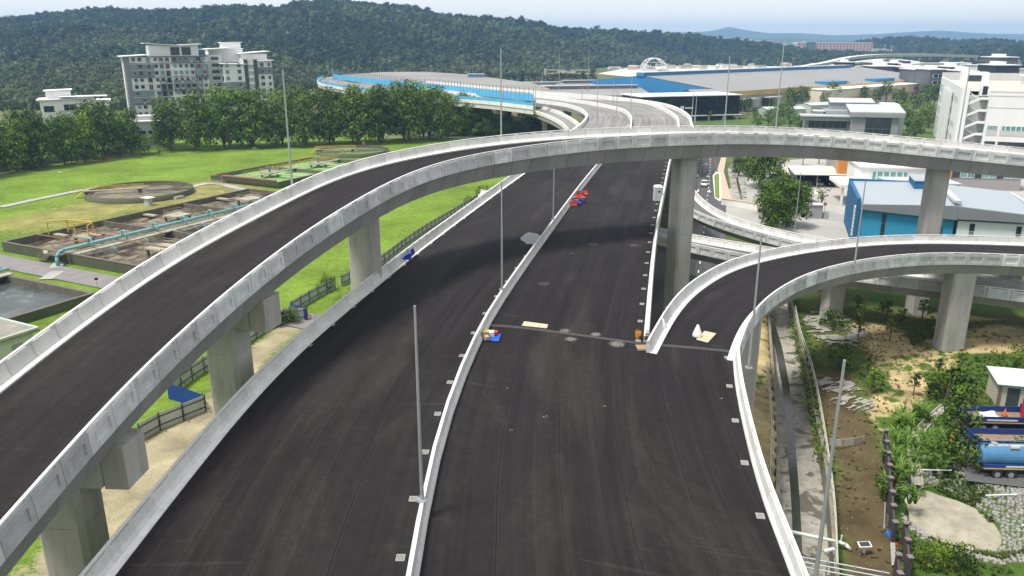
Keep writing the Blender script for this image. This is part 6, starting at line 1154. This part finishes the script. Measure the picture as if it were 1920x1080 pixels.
# ================================================================ right-hand bank
RAILW = M('old_rail', (.45, .43, .38), .8, .15, 2.)
def bank_rail(pix, label, z=0.):
    o = empty('bank_railing', (0, 0, 0), 0, label, 'railing'); c = rs(crv(pix, z), 2.2); m = MB(); m.path([Vector(p)+Vector((0, 0, 1.)) for p in c], .06, 6); m.obj('top_rail', RAILW, o); MB().path([Vector(p)+Vector((0, 0, .5)) for p in c], .05, 6).obj('mid_rail', RAILW, o)
    me = MB().tube((0, 0, -.3), (0, 0, 1.), .06, 6).mesh('post', RAILW)
    for p in c: put('post', me, o, tuple(p))
bank_rail([(1490, 585), (1500, 632), (1522, 700), (1540, 790), (1557, 905), (1564, 975), (1568, 1075)], 'weathered pipe railing along the vine-covered canal wall'); bank_rail([(1437, 690), (1444, 790), (1442, 880), (1444, 960)], 'weathered pipe railing along the sandy side of the canal', -.4)
PUR = M('purple_grey_paint', (.075, .06, .072), .8, .1, 1., .06); PCAP = M('post_cap', (.19, .155, .165), .8, .1, 1.)
def plot_fence(pix, label):
    o = empty('plot_fence', (0, 0, 0), 0, label, 'fence'); c = [G(p[0], p[1], 2.) for p in pix]; po = MB().bx(-.15, .15, -.15, .15, -2.2, 0).mesh('post', PUR); ca = MB().bx(-.21, .21, -.21, .21, .0, .1).mesh('post_cap', PCAP)
    for i, p in enumerate(c):
        q = put('post', po, o, p); put('post_cap', ca, q, (0, 0, .003))
        if i: a, b = c[i-1], p; d = b-a; m = (a+b)/2; me = MB().bx(-.5, .5, -.08, .08, -2.2, -.25).mesh('panel', PUR); put('panel', me, o, m, math.atan2(d.y, d.x), (d.length-.44, 1, 1))
plot_fence([(1662, 807), (1664, 828), (1667, 849), (1669, 872), (1671, 896), (1674, 922), (1676, 948), (1679, 979)], 'purple-grey boundary fence of square posts and panels'); plot_fence([(1699, 981), (1703, 1012), (1707, 1045)], 'short return of purple-grey fence around a meter recess'); plot_fence([(1685, 1040), (1688, 1075), (1692, 1112)], 'lower length of purple-grey fence below the recess')
mt = empty('water_meter', G(1684, 1024, .1), 0, 'blue valve and red pipe in the fence recess', 'meter'); MB().tube((0, 0, 0), (0, .9, 0), .12, 8).obj('pipe', M('pipe_red', (.4, .03, .03)), mt); MB().tube((0, .9, -.05), (0, 1.9, -.05), .2, 8).tube((0, 1.3, 0), (0, 1.3, .5), .1, 6).obj('valve', M('valve_blue', (.02, .12, .5)), mt)
sheet('meter_slab', [(1668, 1018), (1677, 1016), (1680, 1062), (1671, 1066)], PATH, .25)
sf = empty('silt_fence', (0, 0, 0), 0, 'low pale fabric silt fence across the brown soil', 'fence'); q = rs(crv([(1553, 835), (1575, 837), (1598, 835), (1618, 830)], 0.), 1.3); me = MB().bx(-.5, .5, -.02, .02, 0, .75).mesh('fabric', M('silt_fabric', (.40, .38, .33), .9, .2, 2.)); row('fabric', me, q, side(q), sf, 1.3, .02)
for p in q: MB().box((p[0], p[1]-.05, .4), (.07, .07, 1.)).obj('stake', TB, sf)
WPI = M('white_pipe_paint', (.66, .72, .68), .5, .05)
o = empty('water_pipe', (0, 0, 0), 0, 'white water pipe crossing the canal to the soil bank', 'pipe'); a, b = G(1470, 994, .3), G(1572, 1016, .3); MB().path([a, b, b+Vector((.5, -.2, -.1)), b+Vector((.9, -.35, -.5))], .14, 10).obj('pipe', WPI, o, True); MB().tube(b+Vector((.2, 0, 0)), b+Vector((.2, 0, .6)), .06, 6).obj('vent', WPI, o)
o = empty('pipe_stub', G(1556, 1032, .2), .2, 'short white pipe stub on the edge of the canal wall', 'pipe'); MB().tube((-.5, 0, 0), (.3, 0, .1), .14, 8).obj('pipe', WPI, o); MB().box((.3, 0, 0), (.2, .3, .3)).obj('collar', WPI, o)
gr_ = empty('guard_rail', (0, 0, 0), 0, 'galvanised four-bar guard rail crossing the soil bank over the canal', 'railing')
for k, (ya, yb) in enumerate(((1040, 1075), (1049, 1084), (1058, 1093))): m = MB().tube(G(1480, ya, .9-.25*k), G(1668, yb, .9-.25*k), .06, 6); m.obj('rail', STEEL, gr_)
for px in (1500, 1552, 1604, 1655): p = G(px, 1040+(px-1480)*35/188, .9); MB().tube((p.x, p.y, -.3 if px > 1545 else -3), (p.x, p.y, 1.), .06, 6).obj('post', STEEL, gr_)
sg = empty('solar_marker', G(1619, 1036), rad(4), 'small solar panel box on a short stub in the soil', 'sign'); MB().box((0, 0, .3), (.18, .18, .6)).obj('stub', WHITE, sg); MB().hexa([(-.5, -.25, .6), (.5, -.25, .6), (.5, .25, .75), (-.5, .25, .75), (-.5, -.25, .68), (.5, -.25, .68), (.5, .25, .83), (-.5, .25, .83)]).obj('panel_frame', WHITE, sg); MB().hexa([(-.4, -.2, .697), (.4, -.2, .697), (.4, .2, .819), (-.4, .2, .819), (-.4, -.2, .71), (.4, -.2, .71), (.4, .2, .832), (-.4, .2, .832)]).obj('panel', GLASS, sg)
tag(MB().tube(G(1658, 992, .1), G(1660, 942, .25), .07, 7).tube(G(1658, 992, .1), G(1658.5, 985, .12), .1, 7).obj('scaffold_tube', STEEL), 'loose steel tube lying on the soil beside the purple fence', 'tube')
# pale fabric and rock on the slope
SLP = M('slope_sheet', (.30, .29, .255), .9, .2, 1.2, stain=.7, stainc=(.13, .12, .08), streak=(.5, 3., 1))
def slope_sheet(px, py, rx_, ry_, rz, label, seed, n=34):
    """torn ground fabric following the slope: ragged outline, missing strips"""
    c = g2(px, py); m = MB(); U, V = np.meshgrid(np.linspace(-1, 1, n+1), np.linspace(-1, 1, n+1)); X = c[0]+U*rx_*math.cos(rz)-V*ry_*math.sin(rz); Y = c[1]+U*rx_*math.sin(rz)+V*ry_*math.cos(rz)
    Z = bank_h(X, Y)+.05+.16*noise2(X, Y, 1.1, seed); m.v = [tuple(q) for q in np.stack([X.ravel(), Y.ravel(), Z.ravel()], 1)]; keep = (np.hypot(U, V)+.9*(noise2(U*2, V*6, 1., seed+3)-.5) < .86) & (noise2(U*1.5, V*9, 1.2, seed+9) > .44)
    m.f = [(j*(n+1)+i, j*(n+1)+i+1, (j+1)*(n+1)+i+1, (j+1)*(n+1)+i) for j in range(n) for i in range(n) if keep[j, i]]; m.m = [0]*len(m.f)
    return tag(m.obj('slope_sheet', SLP, smooth=True), label, 'sheet')
slope_sheet(1562, 615, 4.4, 8.5, -.15, 'torn pale geotextile sheet covering the slope behind the saplings', 4); slope_sheet(1568, 722, 2.2, 2.6, .5, 'narrow strip of pale geotextile by the big bush', 6); slope_sheet(1602, 757, 2.2, 2.4, .5, 'weedy strip of pale geotextile lower on the slope', 9)
# U-shaped drain
ud = rs(crv([(1772, 762), (1738, 792), (1716, 822), (1711, 850), (1717, 882), (1720, 908)], .12), 1.2, 4); s_ = side(ud); dr = empty('open_drain', (0, 0, 0), 0, 'narrow curved concrete drain running down to the stone basin', 'drain')
for sg_ in (-1, 1): MB().sweep(bar(ud, s_*sg_, .42, -.3, .14, .42)).obj('side_wall', GREYC, dr)
strip('channel', ud-s_*.36, ud+s_*.36, CANC, dr, 1, lift=-.05)
# stone pitched basin
pd = empty('stone_basin', (pond_c[0], pond_c[1], 0), 0, 'stone-pitched basin with a pale silted concrete floor', 'basin')
def pond_z(x, y): return float(bank_h(np.array([x]), np.array([y]))[0])
m = MB(); rr = random.Random(8); me_list = [MB().prism([(.26*math.cos(a)*rr.uniform(.8, 1.15), .24*math.sin(a)*rr.uniform(.8, 1.15)) for a in np.linspace(0, 6.28, 7)[:-1]], -.1, .12, k=.8) for _ in range(6)]
for i in range(-24, 40):
    for j in range(-36, 32):
        x, y = i*.36+(j % 2)*.18+rr.uniform(-.1, .1), j*.33+rr.uniform(-.1, .1); r = math.hypot(x/PR[0], y/PR[1]); lim = 1.12 if x < 1.5 else 1.12+.85*min(1, (x-1.5)/3.)
        if .70 < r < lim+rr.uniform(-.05, .03) and (x < 2 or y > -9.5) and not (x < -2 and y < -6.2) and pond_c[0]+x > np.interp(pond_c[1]+y, [50.5, 73.2], [29., 38.2])+.9:
            a = rr.choice(me_list); an = rr.uniform(0, 6.28); s = rr.uniform(.62, .92); z = pond_z(pond_c[0]+x, pond_c[1]+y); m.add([(x+(p[0]*math.cos(an)-p[1]*math.sin(an))*s, y+(p[0]*math.sin(an)+p[1]*math.cos(an))*s, z+p[2]*rr.uniform(.5, 1.1)) for p in a.v], a.f)
o = m.obj('pitching_stones', M('pitching_stone', (.27, .265, .25), .9, .4, 1.6, stain=.5), pd); o['kind'] = 'stuff'
pp = [((math.cos(a)*PR[0]*.70-.5*math.sin(a*2))*rr.uniform(.86, 1.06), (math.sin(a)*PR[1]*.70+.6*math.cos(a*3))*rr.uniform(.86, 1.06)) for a in np.linspace(0, 6.28, 29)[:-1]]
MB().add([(p[0], p[1], -1.28) for p in pp], [tuple(range(len(pp)))]).obj('silted_floor', M('basin_silt', (.32, .30, .24), .9, .3, .6, stain=.85, stainc=(.24, .19, .11)), pd)
for k, (x, y, a) in enumerate(((1.6, 5.6, -.2), (5.2, 1.4, -.1), (5.6, -2.8, .15))): MB().tube((x-1.3*math.cos(a), y-1.3*math.sin(a), .0), (x+1.3*math.cos(a), y+1.3*math.sin(a), .25), .06, 6).obj('white_pipe', WPI, pd)
# site cabin
c = G(1866, 762); sc_ = empty('tin_cabin', c, rad(-14), 'beige tin cabin with pale corrugated roof and an open dark doorway', 'cabin'); TIN = M('beige_tin', (.50, .48, .40), .7, .08, 1., stain=.2)
MB().bx(0, 7, 0, 3.4, .1, 2.7).obj('wall', TIN, sc_); MB().hexa([(-.3, -.4, 2.7), (7.3, -.4, 2.7), (7.3, 3.8, 3.1), (-.3, 3.8, 3.1), (-.3, -.4, 2.78), (7.3, -.4, 2.78), (7.3, 3.8, 3.18), (-.3, 3.8, 3.18)]).obj('roof', M('pale_blue_roof', (.52, .58, .62), .5, .06), sc_); MB().bx(.9, 2.1, -.06, -.005, .15, 2.3).obj('doorway', M('door_dark', (.05, .06, .075)), sc_); put('window', WDD, sc_, (4.6, -.02, 1.1), 0, (1.1, 1, 1.))
for k in range(9): MB().bx(-.03+k*.0, .35, -.09, -.006, .3+k*.25, .38+k*.25).obj('ladder_rung', M('rust_dark', (.16, .09, .06)), sc_)
RIBM = MB().bx(0, .05, -.03, -.005, .1, 2.7).mesh('wall_rib', TIN)
for k in range(12): put('wall_rib', RIBM, sc_, (2.3+k*.38, 0, 0))
# parked lorries (tails towards the basin)
LB1, LB2, LBC = M('lorry_blue', (.012, .045, .20), .45, .08, .8, spec=.5), M('tanker_blue', (.06, .18, .34), .55, .2, .8, spec=.4, stain=.6, stainc=(.17, .2, .22)), M('cab_blue', (.03, .22, .45), .4, .06); STY, STR = M('stripe_yellow', (.6, .38, .04)), M('stripe_white', (.62, .62, .6))
def lorry(p, rz, label, body):
    o = empty('lorry', p, rz, label, 'lorry'); MB().bx(0, 8.4, -.45, .45, .7, 1.).obj('chassis', DKFR, o)
    for x in (1.4, 2.6, 7.1):
        for y in (-1.2, .75): w_ = MB().tube((x, y, .5), (x, y+.45, .5), .5, 16).obj('wheel', TYRE, o); MB().tube((x, y-.02 if y < 0 else y+.47, .5), (x, y if y < 0 else y+.45, .5), .26, 12).obj('hub', STEEL, w_)
    MB().bx(6.3, 8.5, -1.2, 1.2, .9, 2.6).obj('cab', LBC, o); MB().hexa([(6.4, -1.15, 2.6), (8.4, -1.15, 2.6), (8.4, 1.15, 2.6), (6.4, 1.15, 2.6), (6.5, -1.05, 3.), (8.1, -1.05, 3.), (8.1, 1.05, 3.), (6.5, 1.05, 3.)]).obj('cab_roof', LBC, o); MB().bx(8.501, 8.53, -1.05, 1.05, 1.75, 2.55).obj('windscreen', GLASS, o)
    for y in (-1.215, 1.19): MB().bx(6.9, 7.9, y, y+.025, 1.8, 2.5).obj('side_window', GLASS, o)
    if body == 'tank':
        MB().tube((.3, 0, 1.95), (5.6, 0, 1.95), 1.0, 24).tube((.05, 0, 1.95), (.3, 0, 1.95), .8, 24, 1.).tube((5.6, 0, 1.95), (5.85, 0, 1.95), 1., 24, .8).obj('tank', LB2, o, False); MB().bx(.1, 6., -1.2, -1.02, .95, 1.5).obj('side_board', LB1, o); MB().bx(.1, 6., -1.225, -1.201, 1.08, 1.18).obj('stripe', STY, o); MB().bx(2., 4.8, -1.225, -1.201, 1.28, 1.42).obj('lettering', STR, o); MB().tube((.6, -.2, 2.9), (4.8, -.2, 2.95), .12, 8).tube((2.4, -.5, 2.95), (3.2, -.5, 2.95), .22, 8).obj('suction_hose', M('hose_grey', (.4, .42, .43)), o); MB().tube((1.3, 0, 2.9), (1.3, 0, 3.1), .3, 12).obj('manhole', STEEL, o); rails(o, [(.4, .5, 2.85), (5.4, .5, 2.85)], .35, STEEL, 'hand_rail', .02, 1.)
    else:
        MB().bx(.1, 6.1, -1.2, 1.2, 1.0, 1.15).obj('bed_floor', M('bed_rust', (.24, .17, .11), .9, .3, 2.), o)
        for (x0, x1, y0, y1) in ((.0, 6.15, -1.28, -1.205), (.0, 6.15, 1.205, 1.28)): MB().bx(x0, x1, y0, y1, .95, 1.75).obj('side_board', LB1, o)
        MB().bx(-.05, .03, -1.2, 1.2, .95, 1.75).obj('tail_board', LB1, o); MB().bx(6.08, 6.15, -1.2, 1.2, 1.16, 2.2).obj('head_board', LB1, o); MB().bx(.1, 6., -1.305, -1.281, 1.05, 1.14).obj('stripe', STY, o); MB().bx(1.6, 4.6, -1.305, -1.281, 1.3, 1.46).obj('lettering', STR, o)
    if body == 'crane': CR = M('loader_red', (.50, .02, .03), .4); MB().bx(5.7, 6.05, -.3, .3, 1.2, 3.2).obj('crane_column', CR, o); MB().tube((5.8, 0, 3.1), (5.5, -1.9, 3.5), .2, 8).tube((5.5, -1.9, 3.5), (5.7, -1.2, 1.7), .16, 8).obj('crane_arm', CR, o)
    return o
L3 = G(1826, 886); lorry(L3, rad(-3), 'blue tanker lorry with a pale blue cylindrical tank', 'tank'); L2_ = G(1818, 842); lorry(Vector((L2_.x, L2_.y-.2, 0)), rad(-3), 'dark blue flatbed lorry with an empty timber-floored bed', 'bed'); L1_ = G(1805, 800); lorry(Vector((L1_.x, L1_.y+.1, 0)), rad(-3), 'dark blue flatbed lorry with a red folding loader crane', 'crane')
sheet('lorry_park', [(1815, 905), (1800, 830), (1795, 780), (1960, 800), (1990, 925)], M('lorry_tar', (.10, .10, .10), .95, .2, .5), .19)
lo = L1_; cloth('white_sheet', [(lo.x+1.3, lo.y-.8, 1.2), (lo.x+3.2, lo.y-.8, 1.2), (lo.x+3.4, lo.y+.6, 1.3), (lo.x+1.5, lo.y+.6, 1.25)], M('white_sheeting', (.7, .74, .76), .6), 'crumpled white sheet lying in the lorry bed', 'sheet', 12, 8, .3)
o = empty('traffic_cone', (lo.x+4.2, lo.y+.2, 1.16), 0, 'orange traffic cone standing in the lorry bed', 'cone'); MB().tube((0, 0, .03), (0, 0, .75), .2, 10, .04).obj('cone', M('cone_orange', (.7, .14, .03)), o); MB().box((0, 0, .02), (.45, .45, .04)).obj('foot', BLACKR, o)
o = empty('red_drum', G(1781, 832), 0, 'small orange-red drum among the bushes by the lorries', 'drum'); MB().lathe([(.01, 0), (.32, 0), (.34, .4), (.32, .8), (.01, .8)], 14).obj('body', M('drum_red', (.6, .09, .03)), o); MB().lathe([(.345, .38), (.36, .4), (.345, .42)], 14).obj('rib', M('drum_red', (.6, .09, .03)), o)
# saplings and bushes
SP_ = [tree_proto('sapling', 3.6, .85, 120+i, (LEAFD, LEAFM)[i], .32, 8, 420., .22) for i in range(2)]
for i, (px, py, s, l) in enumerate(((1608, 640, 1.05, 0), (1612, 612, 1.1, 0), (1607, 592, .95, 0), (1668, 640, 1., 0), (1687, 620, 1., 0), (1741, 636, 1., 0), (1662, 600, .95, 0), (1728, 602, 1.05, 0), (1625, 710, .95, 0), (1633, 738, 1., 0), (1712, 742, .9, 0), (1757, 712, .9, 0), (1800, 696, .85, 0), (1652, 598, .8, 0))): plant(SP_[i % 2], G(px, py), s, i*1.9, 'slim dark green sapling planted on the sandy bank', group='saplings on the sandy bank')
o = empty('dead_sapling', G(1858, 680), 0, 'bare reddish sapling beside the cabin track', 'tree'); m = MB().tube((0, 0, 0), (0, 0, 1.6), .05, 6, .03)
for k in range(14): a = k*2.4; m.tube((0, 0, .8+k*.08), (.6*math.cos(a), .6*math.sin(a), 1.4+k*.12), .018, 4, .008)
m.obj('branches', M('dead_twig', (.30, .20, .14)), o)
BU = [tree_proto('bush', 2.8, 1.9, 140+i, (LEAFD, LEAFM, LEAFL)[i], .05, 11, 110., .28) for i in range(3)]
for i, (px, py, s, l) in enumerate(((1570, 690, 1.15, 'big dense green bush on the slope by the pale sheets'), (1775, 752, 1.5, 'dark leafy bush tree between the track and the cabin'), (1805, 760, 1.2, 'dark bush beside the tin cabin'), (1798, 815, 1.35, 'dark bush covering the tail of the flatbed lorry'), (1770, 868, 1.1, 'low bush beside the drain and the tanker'), (1805, 876, 1.2, 'bush growing over the tail of the tanker'), (1760, 742, 1.0, 'bush at the end of the chain fence'), (1915, 880, 1.0, 'bush in front of the tanker cab'), (1560, 615, 1., 'dark bush beneath the exit ramp pier'), (1918, 695, 1.2, 'round bush at the edge of the sandy track'), (1790, 1070, .9, 'feathery shrub at the outfall of the basin'), (1740, 1062, .8, 'feathery shrub at the lower corner of the basin'), (612, 546, 1.0, 'climbing shrub growing over the grey hoarding'), (905, 372, 1.25, 'light green bush beside the left-hand barrier'), (880, 385, .9, 'light green bush at the end of the hoarding'), (545, 606, .9, 'leafy shrub in the corner of the blue hoarding'), (520, 612, .8, 'leafy shrub before the grey hoarding'))): plant(BU[2 if 'light' in l else 0 if 'dark' in l or i < 8 else 1], G(px, py), s, i*1.3, l, 'bush')
# weeds, tall grass and creepers
rr = random.Random(77)
def tufts(name, label, spots, h, mat, blades=7, w=.05):
    m = MB()
    for (x, y, z) in spots:
        for _ in range(blades):
            a = rr.uniform(0, 6.28); L = h*rr.uniform(.5, 1.2); d = Vector((math.cos(a), math.sin(a), 0)); s = Vector((-d.y, d.x, 0))*w*rr.uniform(.7, 1.4); b = Vector((x, y, z))+d*rr.uniform(0, .1); m1 = b+d*L*.25+Vector((0, 0, L*.7)); t_ = b+d*L*.7+Vector((0, 0, L*.85)); m.add([b-s, b+s, m1+s*.8, m1-s*.8, t_], [(0, 1, 2, 3), (3, 2, 4)])
    return tag(m.obj(name, mat), label, 'grass', kind='stuff')
def bz(x, y): return float(bank_h(np.array([x]), np.array([y]))[0])
sp1 = []; sp2 = []
X = np.array([rr.uniform(26, 66) for _ in range(14000)]); Y = np.array([rr.uniform(42, 112) for _ in range(14000)]); mk = bank_mask(X, Y); xl, xr = canal_x(Y); Zb = bank_h(X, Y); rp_ = np.hypot((X-pond_c[0])/PR[0], (Y-pond_c[1])/PR[1])
for x, y, z, g_, s0, s1, a, b, q in zip(X, Y, Zb, mk[2], mk[0], mk[1], xl, xr, rp_):
    if x > b+.4 and q > 1.15 and not (x > pond_c[0] and q < 2.) and not (43 < x < 54 and 62 < y < 79 and x > 44.5): 
        if g_ > rr.uniform(.35, 1.) and s0 < .6: sp1.append((x, y, z))
        elif rr.random() < .16: sp2.append((x, y, z))
tufts('weeds', 'short green weeds and grass over the bank', sp1, .42, leafmat('weed_green', (.07, .13, .02), (.13, .2, .04)), 6); tufts('dry_weeds', 'sparse dry grass on the bare soil and sand', sp2, .3, leafmat('weed_dry', (.17, .15, .06), (.25, .21, .09)), 5)
sp = [(p.x+rr.gauss(0, .7), p.y+rr.gauss(0, .7), 0) for (a, b) in ((1690, 830), (1700, 800), (1715, 780), (1690, 870), (1700, 900), (1735, 850), (1745, 830), (1750, 880), (1690, 940), (1760, 850)) for p in [G(a, b)] for _ in range(9)]
tufts('tall_grass', 'tall broad-leaved grass clumps between the fence and the drain', sp, 1.7, leafmat('cane_green', (.10, .19, .03), (.17, .28, .06)), 9, .09)
m = MB()
for _ in range(2600):
    a = rr.uniform(0, 6.28); q = rr.uniform(.62, 1.05); x, y = pond_c[0]+PR[0]*q*math.cos(a), pond_c[1]+PR[1]*q*math.sin(a)
    if noise2(np.array([x]), np.array([y]), .45, 61)[0] > .55: sp1.append((x, y, pond_z(x, y)+.05))
tufts('basin_weeds', 'weeds growing between the pitching stones of the basin', sp1[-900:], .3, MATS.setdefault('weed2', leafmat('weed_basin', (.06, .11, .02), (.12, .17, .04))), 5)
for _ in range(2200):
    x, y = rr.uniform(27, 52), rr.uniform(44, 104); k = rr.uniform(.05, .16)
    a0, b0_ = canal_x(np.array([y])); 
    if x > b0_[0]+.6 and noise2(np.array([x]), np.array([y]), .3, 71)[0] > .45: m.box((x, y, bz(x, y)+k*.2), (k*1.5, k*1.2, k), rr.uniform(0, 3), taper=.6)
tag(m.obj('clods', M('soil_clod', (.17, .14, .09), .95, .3, 3.)), 'loose clods and stones strewn over the bare bank', 'clods', kind='stuff')
m = MB()
for p in rs(crv([(1492, 600), (1508, 660), (1524, 720), (1540, 800), (1550, 860)], -.4), 1.): leaf_cloud(m, [(p[0]-rr.uniform(.2, .7), p[1], -.5+rr.uniform(-.5, .3), .8, .9, .8)], 60, .28, rr)
tag(m.obj('creeper', LEAFM), 'green creeper hanging over the right-hand canal wall', 'creeper', kind='stuff')
m = MB()
for p in rs(crv([(880, 388), (800, 442), (740, 488), (690, 520), (640, 548), (600, 575), (560, 605)], 0.), 2.): 
    if rr.random() < .7: leaf_cloud(m, [(p[0]+rr.uniform(.8, 2.4), p[1]+rr.uniform(-1, 1), .3, rr.uniform(.5, 1.2), rr.uniform(.5, 1.2), rr.uniform(.4, .8))], 34, .3, rr)
tag(m.obj('verge_weeds', LEAFL), 'rough green weeds growing along the foot of the hoarding', 'weeds', kind='stuff')
# ================================================================ haze
vm = bpy.data.materials.new('haze'); vm.use_nodes = True; vn = vm.node_tree.nodes; vn.remove(vn['Principled BSDF']); pv = vn.new('ShaderNodeVolumePrincipled'); pv.inputs['Color'].default_value = (.34, .59, 1., 1); pv.inputs['Density'].default_value = HAZE; pv.inputs['Anisotropy'].default_value = .25
vm.node_tree.links.new(pv.outputs[0], vn['Material Output'].inputs['Volume'])
tag(MB().bx(-8900, 8900, -590, 8000, -6, 175).obj('haze', vm), 'thin pale bluish haze in the air over the valley', 'haze', kind='stuff')
